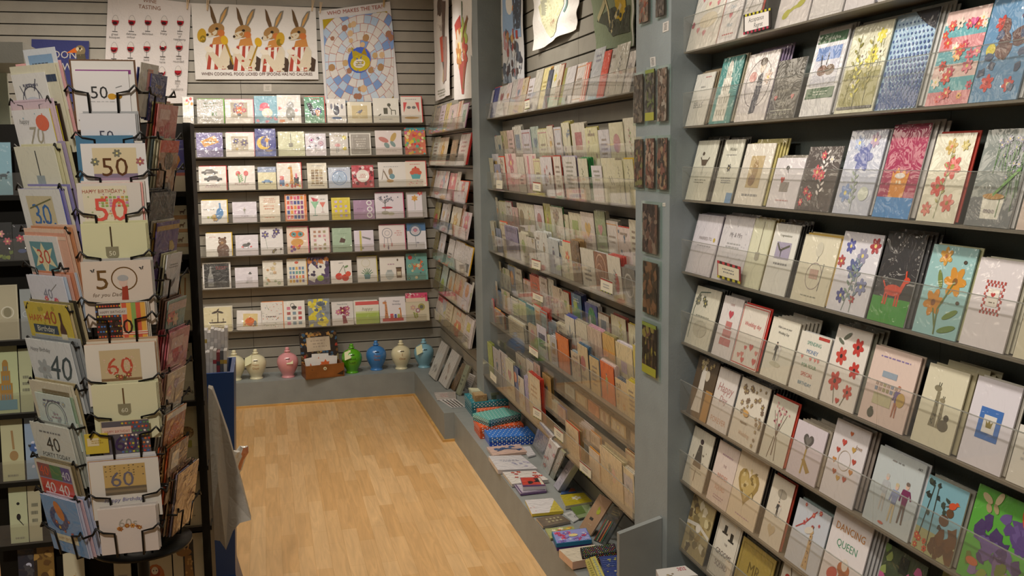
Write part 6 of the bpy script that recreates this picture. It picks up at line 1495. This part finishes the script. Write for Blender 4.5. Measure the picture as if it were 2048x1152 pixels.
STC = [
 ((344, 372), 279, 0, 'cfc4ae', '', 'R,0,.35,1,1,4a4a90;PL,c98a48,.1,.5,.5,.7,.6,.6,.3,.45;R,0,0,1,.35,d9cbb0;R,0,.3,1,.36,c05a48', 'card with a hare under a purple sky, top row of the black stand'),
 ((343, 384), 412, 1, 'd8cfae', '', 'HS,1,b88a58,.15,.22;HS,1,b88a58,.45,.52;HS,1,b88a58,.72,.8;Q,.5,.55,.3,7a5a38;Q,.4,.25,.3,7a5a38;Q,.55,.82,.3,6a4a30', 'cream card with animals on three brown branches'),
 ((346, 390), 546, 2, 'd2c6a0', '3a4028', 'LN,.06,a8703a,.35,.6,.3,.9;LN,.06,a8703a,.55,.6,.6,.9;E,.45,.5,.16,.16,b88a58;S,.1,.2,876,1', 'cream card with a hare\'s long ears, dark green edge'),
 ((345, 386), 690, 3, 'c9c0a0', '3a3a2c', 'BLOB,8,7a7458/989078,.12;S,.08,.15,876,1', 'cream card with a grey sketch, fourth row of the black stand'),
 ((347, 398), 815, 4, 'd5c99c', '2c2c22', 'E,.5,.55,.3,.26,9a7a48;D,26,6a5230/c9a868,.03,.25,.75,.4,.7;R,.3,.3,.7,.42,a8a040;S,.08,.16,887,1', 'cream card with a brown hedgehog'),
 ((345, 405), 938, 5, 'd8c8a0', '2c2c20', 'P,.45,.35,.3,8a6a40,6a5030;LN,.02,7a5a38,.6,.35,.6,.6;LN,.02,7a5a38,.5,.6,.75,.62;S,.15,.2,876,1', 'cream card with a tiny brown figure and signpost'),
 ((347, 410), 1076, 6, 'dccfae', '7a2a1c', 'R,.32,.0,.66,.92,2a2016;GI,.48,.02,.85,a8783a,d8a860', 'cream card with a carved giraffe strip, red edge'),
 ((282, 345), 1092, 6, 'd9c9a4', '', 'E,.45,.5,.3,.4,c9702a;E,.45,.55,.17,.2,a8401c;E,.45,.58,.11,.13,ecd9bc;PL,5a6a78,.3,.1,.6,.1,.55,.42,.35,.42;E,.41,.58,.02,.025,333;E,.5,.58,.02,.025,333;LN,.02,a04a30,.42,.52,.48,.52;S,.93,.97,888,1', 'cream card with a red haired girl on orange'),
 ((230, 264), 1118, 6, 'd5c9a8', '', 'S,.5,.7,a98,2', 'small cream card almost hidden under the spinner'),
 ((130, 172), 1112, 6, 'd8d0b0', '3a5a70', 'SP,.5,.1,.6,a88a48,c98a3a/d8a850', 'cream card with ochre flowers, low on the black stand'),
 ((72, 112), 1098, 6, '8a6a30', '', 'BLOB,8,6a4a20/b08a48,.2;E,.5,.6,.2,.25,5a4020', 'brown photo card of a woodland animal'),
 ((40, 78), 1086, 6, '2c2c38', '', 'E,.55,.75,.16,.16,c9cce0;BLOB,6,1c1c24/4a4a50,.2;O,.4,.3,.2,.03,8a8a30', 'midnight card with a pale moon'),
 ((20, 56), 956, 5, 'c9cfa8', '4a2018', 'E,.5,.45,.12,.2,1c1a18;E,.5,.68,.09,.09,1c1a18;LN,.05,1c1a18,.5,.4,.75,.3;S,.05,.12,998,1', 'pale card with a black cat, low on the stand'),
 ((58, 84), 972, 5, 'c5c0a0', '5a2a20', 'S,.3,.7,776,3', 'pale card beside the black cat card'),
 ((4, 48), 822, 4, 'c9c8a0', '2c3a20', 'E,.55,.4,.2,.25,a8885a;LN,.1,a8885a,.55,.5,.5,.8;S,.05,.12,887,1', 'pale card with a slender fawn dog'),
 ((52, 84), 836, 4, '9ab0c8', '', 'E,.5,.5,.25,.3,4a68a0;BLOB,4,333/dde,.12', 'blue card with a badger beside the dog card'),
 ((-8, 38), 694, 3, 'c0c99a', '2c4a20', 'TW,.45,.15,.7,a8803a,6a8a98;R,.1,.05,.9,.2,6a98a8', 'yellow green card with a little castle'),
 ((40, 66), 700, 3, 'bcc098', '2c4a20', 'S,.3,.6,776,3', 'pale green card beside the castle card'),
 ((-6, 38), 572, 2, 'b8b094', '6a6a5a', 'O,.5,.5,.3,.05,d8d4c0;E,.5,.5,.18,.24,8a8468;B,.04,.02,d8d2b8', 'stone coloured card with a lace oval'),
 ((42, 64), 580, 2, '9aa0a0', '', 'O,.5,.5,.3,.05,c9d0d0', 'blue grey lace card'),
 ((-8, 26), 446, 1, '1c1c1a', '8a9a8a', 'F,.3,.7,.25,c98a8a;F,.7,.5,.25,c05a68;BLOB,5,8a9a3a/6a8030,.15,.1,.9,.05,.3', 'black card with pink roses and green leaves'),
 ((27, 56), 450, 1, '2a2a2c', 'a89a60', 'F,.5,.6,.3,b84a58;E,.6,.25,.3,.15,4a5a90', 'black card with one red rose'),
 ((-10, 24), 285, 0, '7fa8b8', '', 'Q,.5,.3,.6,1f3a48;D,8,c9d8e0,.03', 'pale blue card with dark birds at the top of the stand')]
for (x0, x1), yt, rw, col, env, des, lab in STC:
    p0 = solve_x(Vector((0, SY-.010, zst[rw])), Vector((1, 0, 0)), x0 + (STROWS[rw]-yt)*.03); p1 = solve_x(Vector((0, SY-.010, zst[rw])), Vector((1, 0, 0)), x1 + (STROWS[rw]-yt)*.03)
    h = max(.06, min(.24 if rw == 0 else zst[rw-1]-zst[rw]-.016, solve_y(p0, Vector((0, 0, 1)), yt).z - zst[rw])); w = (p1-p0).length; mid_ = (p0+p1)*.5
    _seed[0] += 1
    m = Matrix.Translation((mid_.x, SY-.012, zst[rw]+.001)) @ Matrix.Rotation(radians(-6), 4, 'X')
    place_card(w, h, m, col, des, lab, _seed[0], edge=env or None, group='cards on the black stand', th=.004)

AX = Vector((-.325, 2.37, 0))
sp = thing('card_spinner', 'black wire card spinner crowded with birthday number cards', 'card spinner', tuple(AX))
WIRE = '0c0b0a'
SZ0, SZ1 = .80, 1.84
mb = MB(); mb.lathe([(.16, 0), (.16, .02), (.02, .03)], WIRE, 32); mb.obj('base', 'metal', sp)
mb = MB(); mb.tube([(0, 0, .02), (0, 0, SZ1)], .014, WIRE, 10); mb.obj('pole', 'metal', sp)
mb = MB(); mb.lathe([(.05, SZ0-.012), (.115, SZ0-.008), (.115, SZ0), (.05, SZ0+.004)], WIRE, 36); mb.obj('turntable', 'metal', sp)
def column(P, rz, lean, text, where, hw=.08, pocket_cards='d8d2bc'):
    Rz = Matrix.Rotation(rz, 4, 'Z'); n = (Rz @ Vector((0, -1, 0))); u = (Rz @ Vector((1, 0, 0)))
    R = Rz @ Matrix.Rotation(lean, 4, 'X'); up = R @ Vector((0, 0, 1))
    def on(px, py):
        d = ray(px, py); return EYEP + d*((P-EYEP).dot(n)/d.dot(n))
    mw = MB()
    for s in (-1, 1):
        a = P + u*(s*.03) - n*.085 - AX
        mw.tube([(a.x, a.y, SZ0), (a.x, a.y, SZ1-.03)], .0028, WIRE)
        mw.tube([(a.x, a.y, SZ1-.03), (0, 0, SZ1-.02)], .0025, WIRE); mw.tube([(a.x, a.y, SZ0+.004), (0, 0, SZ0)], .0025, WIRE)
    mw.obj('column_frame', 'metal', sp)
    for line in text.strip().splitlines():
        f = [t.strip() for t in line.split('|')]
        a = f[0].split(); xl, xr, yt, ratio = [float(t) for t in a[:4]]; col = a[4]
        kw = {}
        for t in a[5:]:
            k, v = t.split('=')
            if k == 'k': n_, dx, c = v.split('/'); kw['k'] = (int(n_), float(dx), c)
            elif k == 'b': kw['b'] = v
            elif k == 'w': kw['w'] = 0
        _seed[0] += 1
        A_, B_ = on(xl, yt), on(xr, yt)
        A_ = on(xl, yt); w = min(.2, abs((B_-A_).dot(u))); zt = ((A_+B_)*.5).z
        h = w*ratio; top = (A_+B_)*.5
        bot = top - up*h
        m = Matrix.Translation(bot) @ R
        mb = card_mb(w, h, col, f[1], _seed[0], .002, kw.get('b'))
        o_ = mb.obj('greeting_card', 'card'); o_.matrix_world = m; tag(o_, f[2] + where, 'greeting card', 'cards in the wire spinner')
        if 'k' in kw:
            n_, dx, cs = kw['k']; cs = cs.split(',')
            for j in range(n_):
                q = MB(); q.box((-w/2, 0, 0), (w/2, .0015, h*(1+.012*((j*7) % 3))), cs[j % len(cs)])
                STACK.add(q, m @ Matrix.Translation((dx*(j+1), .0042+.0048*j, .002*j)))
        if 'w' in kw: continue
        # wire pocket under the card
        zb = bot.z; mw = MB(); c0 = P + (bot-P).dot(u)*u
        H2 = max(w/2, .06)
        for s in (-1, 1):
            def pt(uu, nn, zz): q = c0 + u*uu + n*nn - AX; return (q.x, q.y, zz)
            lo = -(zt-zb)*math.tan(lean); zw = zb+.058; fr = lo + .058*math.tan(lean) + .007
            mw.tube([pt(s*(H2+.012), -.05, zw), pt(s*(H2+.012), fr+.004, zw), pt(s*(H2+.004), fr+.004, zw+.012 if s > 0 else zw+.012), pt(s*(H2-.008), fr, zw), pt(s*H2*.48, fr, zw-.004), pt(s*H2*.46, lo+.006, zb-.004), pt(s*H2*.46, -.05, zb-.006)], .0026, WIRE)
        mw.tube([pt(-H2-.012, -.05, zw), pt(H2+.012, -.05, zw)], .0026, WIRE)
        mw.obj('wire_pocket', 'metal', sp)
LC, CC_, RC = Vector((-.469, 2.26, 0)), Vector((-.322, 2.20, 0)), Vector((-.224, 2.31, 0))
column(CC_, 0, radians(10), '''
137 270 119 1.15 6a4a30 w=0 | R,.03,.02,.97,.98,e4e0da;R,.08,.8,.92,.86,8a3a80 | white card with a purple and red band behind the top fifty card
147 256 142 .95 e8e4e2 k=2/.002/c9c6c0 | T,.44,.36,333,50,.43,.6;E,.66,.48,.08,.06,d09a28;E,.78,.48,.07,.05,a87a20;LN,.015,888,.74,.66,.86,.7;S,.36,.39,bbb,1 | topmost white fifty card with bees
158 270 227 1.0 dcdadc b=9a9a9a k=2/.003/aaa | T,.48,.28,445,50,.45,.4;E,.72,.55,.03,.03,555 | grey white card with a small fifty
150 266 271 1.0 4a7a98 w=0 | T,.62,.32,1f3f58,50 | blue card with a dark fifty behind the gold one
160 290 287 1.0 e4e0dc b=8a84c0 k=2/-.003/8a90b8,d8d0c0 | R,.17,.2,.85,.93,dccba4;HS,2,a88aa0/8a7a90,.36,.5,.17,.85;T,.46,.44,5a3414,50,.5,.58;F,.55,.84,.07,776;F,.2,.7,.07,776;F,.9,.7,.07,a66 | white card with a brown fifty, stars and beige panel
152 280 366 .98 dcd4ca k=2/.004/e8a8a0,d8d2c8 | R,.08,.0,.78,.95,e2d8bc;D,60,c98a70/a8b080/b88a98/d8b060,.014,.1,.76,.04,.9;T,.83,.09,b06048,HAPPY BIRTHDAY,.38,.6;G,7,4,c9a050/d8604a/98b060/c98ab0,.7,.35,.8,.58,.78;T,.34,.58,e0584a,50,.5,.7 | floral card with a coral fifty and happy birthday
160 291 447 1.0 d9d6ac k=2/.002/cfcba0 | PD,.45,.58,.95,4a3a28,8a8468,.1;T,.46,.11,e0dcc0,50,.45,.2 | pale green card with a fifty pendant
160 301 522 1.05 d8c8b8 k=2/.002/b5b0a8 | T,.58,.42,6a4a20,5,.28,.3;O,.6,.73,.19,.018,6a4a20;PL,a03a28,.54,.4,.64,.4,.64,.62,.56,.62;E,.58,.68,.06,.08,d8b8a8;E,.58,.74,.08,.05,aaa;BF,.16,.86,.06,333,333,333;BF,.86,.88,.06,333,333,333;TI,.47,.08,876,for you Dad,.33,.5 | cream card with a big copper fifty and a lady in red
189 291 606 .9 3a2c2c k=2/.003/c9c0b0 | GD,9,8,e07028/c03a30/4a78b8/c9b040/d0503a,.75,.0,.5,.0,1;R,.5,0,1,1,d8b890;VS,5,d05a40/e0a848/8aa858,.52,.98,0,1;HS,4,c9584a/e8d8c0,.2,.3,.5,1;R,.06,.72,.62,.88,c9bfb4;T,.76,.09,5a4038,HAPPY BIRTHDAY,.34,.5;T,.24,.52,2a1a14,50,.5,.7 | dark polka dot and gingham card with a brown fifty
167 309 687 1.0 e2dacc b=e0b8a8 k=3/.002/b89878,d8cdb8 | R,.2,.2,.78,.9,c9b48c;T,.5,.4,c0503a,60,.48,.5;D,40,d8b8a0,.012,.26,.7,.5,.78;HS,1,8a6a48,.36,.44,.2,.78;FS,4,6a5a30/a04a38,.03,.05,,.3,.7,.44,.5 | white card with a red floral sixty
181 312 768 1.0 dcd8b2 k=2/.002/d0cca8 | PD,.48,.62,.93,6a5030,8a8468,.1;T,.5,.11,dcd8c0,60,.48,.2 | pale green card with a sixty pendant
168 215 868 1.0 d0b840 w=0 | R,.1,.4,.6,.8,e0d0a8;S,.5,.7,a88a30,2 | yellow card poking out behind the purple sixty
202 297 842 .9 5a5660 k=1/-.003/c9b890 | GD,8,8,d87838/c9402f/4a68a8/c9c040/e8d8c8/5a8a58,.7,.38,1,.1,1;R,.0,.66,.62,.86,d9c0b0;T,.7,.1,b0503f,HAPPY BIRTHDAY,.32,.54;T,.2,.58,3a2a58,60,.48,.75 | grey polka dot card with a purple sixty
176 316 920 1.0 e0dad0 b=a8a0c0 k=3/-.002/b88a40,c9c6c8,d8d4d0 | R,.2,.42,.8,.93,c9a868;G,9,5,5a5040/c9a868/8a7448,.35,.2,.8,.72,.93;T,.56,.36,6a6878,60,.46,.5;HS,3,6a6050/8a7a60,.42,.55,.2,.8;TI,.3,.09,7a78a8,Happy Birthday,.45,.6 | white card with an embroidered gold sixty
194 311 1015 .95 dcd0c8 k=2/.002/cfc6be | T,.58,.26,aaa498,60s,.5,.4;FS,7,c9883a/a8642a,.03,.05,,.32,.7,.54,.62 | lowest plain white card reading sixties with gold flowers
''', ', spinner front')
column(LC, radians(-45), radians(10), '''
45 108 97 1.2 d8dde4 w=0 | R,.12,.05,.88,.9,86a8cc;S,.6,.8,4a5a70,2 | pale blue card standing tallest
18 108 130 1.2 d9d4bc w=0 k=2/.005/dcd6bc,e0a8a8 | R,.4,.8,.98,.88,2a3a58 | cream card with a navy strip behind the doodle card
21 88 147 1.05 e4e2de k=5/.0065/dcd6b8,cfc8a0 | O,.5,.5,.3,.02,445;E,.5,.45,.28,.16,c5cbd4;O,.5,.62,.22,.02,556;S,.75,.85,667,1;E,.3,.3,.05,.05,556;LN,.02,445,.3,.6,.2,.8;LN,.02,445,.6,.7,.7,.9 | white card with a blue doodled face
18 105 199 1.1 d8c0cc w=0 | B,.02,.01,c9b0bc | pink card behind the seventieth birthday one
22 98 219 1.1 e6e4e4 b=c9b830 k=3/.006/8a7a98,c9b830,3a2a28 | TI,.8,.1,777,happy,.28,.4;TI,.5,.36,a8a08c,70,.5,.5;E,.75,.8,.17,.13,e06a4a;D,8,d88a78/8ab0c0,.014;LN,.01,a98,.72,.65,.66,.4 | white card with a coral balloon and seventy
27 106 293 1.1 dcdac6 k=4/.007/cfcaa0,d8d3b0,a89ab8 | PD,.52,.56,.94,3a3a3c,98a4a8,.1 | cream card with a dark hanging spade
35 118 378 1.05 dcdcd8 b=5a60b0 k=3/.006/8a84b8,e0dcc8 | R,.16,.25,.78,.9,c9bd98;T,.48,.44,2f68a8,30,.47,.6;D,24,3a78b8/2a58a0/58a0b8,.02,.2,.76,.3,.55;LN,.02,6a6a40,.2,.72,.75,.86 | white card with a blue floral thirty
47 127 458 1.1 d8a890 w=0 k=3/.007/d8b8a0,c98a60 | HS,3,e0c0a8/d89a80,.85,1 | peach cards behind the red thirty
46 112 472 1.1 dcd8d4 k=3/.007/d0a080,c98860,8a4a30 | R,.15,.25,.85,.9,5f9098;PL,dcd2a8,.5,.89,.58,.74,.8,.8,.68,.64,.82,.46,.6,.52,.5,.3,.4,.52,.2,.46,.32,.64,.2,.82,.42,.74;T,.52,.36,c0402c,30,.5,.56 | white card with a red thirty on a starburst
52 124 552 1.05 d5d5de k=4/.006/b8c8d8,d8a898,cf8a68 | T,.62,.24,889,40,.5,.34;FS,7,d05a70/c94a68,.035,.06,,.25,.8,.52,.62;LN,.01,999,.6,.75,.8,.88 | lilac white card with pink flowers under a forty
47 132 607 1.0 c9b440 k=4/.005/c9b890,8a8058,3a3428 | D,20,e0d880/a89a30,.03;T,.72,.14,c05a30,HAPPY,.26,.4;T,.7,.28,a84a28,40,.56,.32;R,.12,.54,.68,.67,2f3f50;T,.57,.12,dcd8c0,Birthday,.4,.5;BT,.8,.36,.52,4a2418,d8cdb0 | yellow card with a wine bottle and forty
50 137 682 1.05 d9dcdc k=3/.007/a8acac,8a8e90 | TI,.84,.08,777,Happy Birthday,.3,.45;TI,.46,.5,3a4a50,40,.64,.6;F,.3,.58,.16,a8aeb0,999;LN,.012,888,.3,.5,.34,.2 | pale grey card with a sparkler and forty
57 137 766 1.1 d0c8b0 w=0 k=2/.006/d8d2bc,b8a880 | R,.3,.8,.96,.9,7a6a48 | cream card with a brown strip behind the wreath
69 137 790 1.05 ccd8d0 k=2/.006/98b090,d8d8c8 | O,.5,.62,.3,.02,667;O,.5,.62,.25,.015,788;FS,8,a8b0b0/98a0a8,.03,.06,,.2,.8,.35,.9;S,.55,.68,a89098,2,.36,.66;S,.85,.92,667,1 | pale mint card with a pencil wreath
59 135 850 1.05 d4d6cc k=4/.006/c5c6b8,a8aaa0 | T,.56,.34,222,40,.5,.55;T,.45,.1,333,FORTY TODAY,.52,.7;S,.84,.9,777,1 | grey white card with a bold black forty today
68 140 925 1.05 cfc8b8 b=8a7a58 k=2/.006/8a7a58,a8987a | R,.06,.4,.94,.95,8a88a8;R,.06,.7,.4,.95,8a4a4a;R,.4,.7,.7,.95,4a7a4a;R,.7,.7,.94,.95,5a4a88;T,.74,.24,d8502c,40,.22,.3;T,.73,.22,c9c8d8,40,.8,.28;R,.06,.4,.94,.68,c94038;T,.44,.28,e8e4e0,40 40,.48,.8 | card of many coloured forties
80 150 996 1.1 6f9ccc b=c9c8d8 k=4/.006/c8cce0,d8b8c0,b8c4dc | E,.4,.62,.25,.24,3a4a78;E,.4,.62,.12,.12,6f9ccc;E,.45,.76,.1,.2,c9783a,.4;R,.2,.2,.8,.33,d8d4b8;T,.235,.07,a87a40,HAPPY BIRTHDAY,.5,.5;FS,6,d8b040/a84a40,.03,.05,,.3,.8,.3,.6 | lowest blue card with a dark anchor shape
''', ', spinner\'s side by the cabinet')
column(RC, radians(72), radians(10), '''
283 318 128 1.3 d0cbc4 w=0 | R,.4,.5,.7,.9,d88a78;T,.85,.05,444,BIRTHDAY | grey card behind the navy one
304 335 150 1.25 2a3478 k=5/-.004/2a3070,343c80 | TI,.72,.13,a88a40,Happy;TI,.52,.13,a88a40,Birthday;S,.3,.4,8a7a48,1 | navy card with gold lettering
318 357 210 1.25 c98078 k=3/-.005/c9443a,b0a060,d89088 | R,.1,.75,.6,.92,d8b0a8;BLOB,8,d86a70/e0a0a0/b84a50,.14,.1,.9,.1,.65 | red and pink patterned card
323 359 281 1.25 a8785a k=4/-.006/d5ceb0,cfc8a8,8aa0a8 | R,0,.78,1,1,c9442f;E,.5,.45,.2,.28,d8b090;E,.5,.62,.24,.2,5a4030;E,.42,.48,.04,.03,333;E,.58,.48,.04,.03,333;LN,.03,a04a40,.44,.32,.56,.32;PL,6a5a48,.2,.0,.8,.0,.7,.22,.3,.22 | card with a portrait of a woman under a red band
303 353 384 1.2 3a383c k=3/-.004/4a484c,2c2a2e | B,.05,.02,5a5860;S,.4,.6,6a6870,2 | dark grey card
315 360 443 1.3 5a4480 k=3/-.005/b08a40,d5cfc0,cfc8b0 | R,.0,.88,1,.95,b08a40;BLOB,5,6a58a0/b89a50/48366a,.16,.2,.8,.15,.6 | purple card with a gold edge
335 365 507 1.35 d9d8dc k=4/-.006/dcd6b0,d0cba8 | S,.7,.8,888,2;PL,556,.3,.35,.7,.5,.65,.4,.85,.55,.5,.3;LN,.03,556,.45,.35,.4,.2 | white card with a small grey bird
337 374 597 1.3 8fa8a0 k=3/-.005/c9a098,6a4a38,8a6a58 | FS,6,d87a70/d8b8a0,.1,.16,5a7a58;R,0,.8,1,.95,c9b0a8 | grey green card with pink flowers
340 381 658 1.3 d09090 k=4/-.005/d86a78,e0a0a8,c9505f | BLOB,8,c94a58/a83a48/e0b0a8,.18;R,.1,.72,.7,.9,dcb8b0 | pink card with red swirls, several deep
336 373 740 1.25 d5c0a4 k=3/-.004/c9a090,d8a8a8 | LN,.04,8a6a48,.5,.4,.5,.85;BLOB,4,d8a8a0/b8a0a8,.15 | peach card with a brown twig
333 374 818 1.3 b87038 k=3/-.005/dcd6d0,c9c4b8 | E,.5,.5,.32,.4,c9682a;PL,8a4a20,.35,.1,.6,.1,.6,.5,.4,.5;R,0,.9,1,1,dcd6cc | orange card with a horse's head
341 379 884 1.3 8a6648 k=4/-.006/d05a28,b8884a,5a3420 | BLOB,7,6a4a34/a88a68/c9b090,.16;R,.1,.6,.5,.9,dcd4c8 | brown card with a white patch
358 399 933 1.3 c0956a k=4/-.006/8a88a8,7a4a30,c9b090,5a3424 | BLOB,5,a87a50/d0a880,.2;S,.8,.9,8a6a48,2 | lowest tan card leaning outwards
''', ', spinner\'s side by the bin')

# ------------------------------------------------------------------ blue bin of gift wrap, hanging cloth, wrapped packets
BY = 3.72
xr = hit(468, 742, 1, BY).x; zt = hit(468, 742, 1, BY).z
xn = hit(456, 884, 1, BY).x; zn = hit(456, 1010, 1, BY).z
o = thing('display_bin', 'tapered dark blue bin holding rolled and folded gift wrap', 'bin', (xr-.2, BY, 0))
def rb(x, y, z): return (x-(xr-.2), y-BY, z)
BLUE = '1c3f7a'
W_ = .40
def wall_(mb, x0, x1, y0, y1, z0, X0, X1, Y0, Y1, z1): mb.hexa([rb(x0, y0, z0), rb(x1, y0, z0), rb(x1, y1, z0), rb(x0, y1, z0)], [rb(X0, Y0, z1), rb(X1, Y0, z1), rb(X1, Y1, z1), rb(X0, Y1, z1)], BLUE)
b0, b1 = xn-.30, xn; t0, t1_ = xr-W_, xr
mb = MB()
wall_(mb, b0, b1, BY+.03, BY+.045, .12, t0, t1_, BY-.02, BY-.005, zt)            # front
wall_(mb, b0, b1, BY+.20, BY+.215, .12, t0, t1_, BY+.26, BY+.275, zt)            # back
wall_(mb, b0, b0+.015, BY+.045, BY+.20, .12, t0, t0+.015, BY-.005, BY+.26, zt)
wall_(mb, b1-.015, b1, BY+.045, BY+.20, .12, t1_-.015, t1_, BY-.005, BY+.26, zt)
mb.box(rb(b0, BY+.03, .10), rb(b1, BY+.215, .12), BLUE)
mb.obj('body', 'plastic', o)
mb = MB(); mb.hexa([rb(b0-.02, BY+.0, 0), rb(b1+.02, BY+.0, 0), rb(b1+.02, BY+.23, 0), rb(b0-.02, BY+.23, 0)], [rb(b0, BY+.03, .10), rb(b1, BY+.03, .10), rb(b1, BY+.215, .10), rb(b0, BY+.215, .10)], BLUE); mb.obj('foot', 'plastic', o)
RG = random.Random(9)
COLS = ['d2d0d2', 'c0bec2', 'dcdadc', 'b0aeb2', 'cac6c4', 'd8d4d0', '8a3a40', 'a03a44', '5a5c62', 'c9a040', 'd0ccc8', '40444c', 'c4c2c6', 'b09848', 'dedcde', 'a8a6aa']
for i in range(28):
    xx = xr-.205+.0128*(i//2); h = .30+RG.uniform(-.02, .02); back = i % 2
    h = (.295 if back else .235)+RG.uniform(-.012, .012)
    yy = BY+(.135 if back else .04)
    mb = MB(); mb.box((-.006, 0, 0), (.006, .09, h), COLS[i % 16] if i % 2 == 0 else RG.choice(('d2d0d2', 'dcdadc', 'c8c6ca', 'd8d4d0'))); mb.box((-.0061, -.0004, h-.05), (.0061, .0902, h-.035), RG.choice(COLS))
    w = mb.obj('gift_wrap_pack', 'card'); w.location = (xx, yy, zt-.16); w.rotation_euler = (radians(-3), radians(2), 0)
    tag(w, 'folded sheet of gift wrap standing upright in the blue bin', 'gift wrap', 'gift wrap sheets in the blue bin')

# cloth bag hanging from the black stand's edge
P4 = [hit(416, 772, 1, 2.86), hit(428, 800, 1, 2.90), hit(503, 1046, 1, 2.98), hit(418, 1085, 1, 2.90)]
pts2 = [(416, 775), (424, 780), (438, 815), (455, 868), (470, 920), (484, 975), (502, 1040), (480, 1046), (466, 1062), (452, 1100), (440, 1082), (417, 1078)]
mb = MB(); Y0 = 2.99
fr = []
for i, (x, y) in enumerate(pts2):
    fr.append(hit(x, y, 1, Y0 - .05*((y-775)/300.0)))
bk = [p + Vector((.0, .035+.02*(i % 2), 0)) for i, p in enumerate(fr)]
c0 = hit(436, 960, 1, Y0-.075); c1 = c0 + Vector((0, .07, 0)); c2 = hit(458, 990, 1, Y0-.02)
n_ = len(fr)
CL = 'b8b2a8'
for i in range(n_):
    j = (i+1) % n_
    cc_ = c0 if i in (9, 10, 11, 0, 1) else c2
    mb.face([fr[i], fr[j], cc_], CL, False); mb.face([bk[j], bk[i], c1], CL, False); mb.face([fr[j], fr[i], bk[i], bk[j]], CL)
mb.face([c0, c2, fr[9]], CL); mb.face([c0, c2, fr[2]], CL)
tag(mb.obj('cloth_bag', 'cloth'), 'limp grey cotton bag hanging off the edge of the black stand', 'bag')
for k, (xb, yb, xt, yt, lab) in enumerate(((462, 966, 470, 903, 'crumpled clear wrapped packet sticking out past the cloth bag'), (472, 955, 488, 893, 'outermost crumpled clear packet beside the cloth bag, orange print'))):
    yk = 3.50+.03*k
    b_, t_ = hit(xb, yb, 1, yk), hit(xt, yt, 1, yk)
    o = thing('wrapped_packet', lab, 'packet', tuple(b_), group='wrapped packets beside the bin')
    rr = random.Random(k+3); ax = t_-b_; L_ = ax.length; n = 11
    rings = []
    for i, (f_, r_) in enumerate(((0, .003), (.25, .012), (.55, .019), (.8, .022), (1, .02))):
        rings.append([ax*(f_+rr.uniform(-.04, .04)*(i > 2)) + Vector((cos(2*pi*j/n), .6*sin(2*pi*j/n), 0))*(r_*rr.uniform(.7, 1.25)) for j in range(n)])
    mb = MB()
    for r0, r1 in zip(rings, rings[1:]):
        for j in range(n): mb.face([r0[j], r0[(j+1) % n], r1[(j+1) % n], r1[j]], 'd98a5a' if (k and j in (8, 9) and r0 is not rings[0]) else rr.choice(('e6e4e0', 'd5d3d0', 'f0eeea')))
    mb.face(rings[-1], 'dcd9d4'); mb.obj('wrapper', 'card', o)
    mb = MB(); mb.tube([b_-b_, Vector((-.03, .0, -.01)), Vector((xn-b_.x, BY+.05-b_.y, .0))], .003, '888'); mb.obj('hook', 'metal', o)

# ------------------------------------------------------------------ glass cabinet at the edge of the view
GY = 4.45
gx = hit(47, 110, 1, GY).x; gz1 = hit(30, 84, 1, GY).z; gz0 = hit(30, 126, 1, GY).z; gb = hit(20, 885, 1, GY).z; gx2 = hit(24, 950, 1, GY).x
o = thing('glass_cabinet', 'grey framed glass display cabinet beside the black stand', 'cabinet', (gx-.35, GY, 0))
def rc(x, y, z): return (x-(gx-.35), y-GY, z)
mb = MB(); mb.box(rc(gx-.75, GY, gz0), rc(gx, GY+.5, gz1), '8f9290'); mb.obj('header', 'paint', o)
mb = MB(); mb.box(rc(gx-.75, GY, 0), rc(gx2, GY+.5, gb), '7f8688'); mb.obj('plinth', 'paint', o)
mb = MB(); mb.box(rc(gx-.75, GY+.48, gb), rc(gx2, GY+.5, gz0), 'c5cfc4'); mb.obj('back_panel', 'paint', o)
for z in (gb+(gz0-gb)*.33, gb+(gz0-gb)*.66):
    mb = MB(); mb.box(rc(gx-.75, GY+.02, z), rc(gx2-.01, GY+.48, z+.01), 'c9d4cc'); mb.obj('glass_shelf', M['sleeve'], o)
mb = MB(); mb.box(rc(gx-.75, GY+.004, gb), rc(gx2-.006, GY+.012, gz0), 'fff'); mb.obj('front_glass', M['sleeve'], o)
mb = MB(); mb.box(rc(gx2-.03, GY+.0, gb), rc(gx2, GY+.03, gz0), '7f8688'); mb.obj('frame', 'paint', o)

st = STACK.obj('greeting_cards', 'card'); st['kind'] = 'stuff'
st['label'] = 'dense remaining small cards and the copies stacked behind the front ones'; st['category'] = 'greeting card'
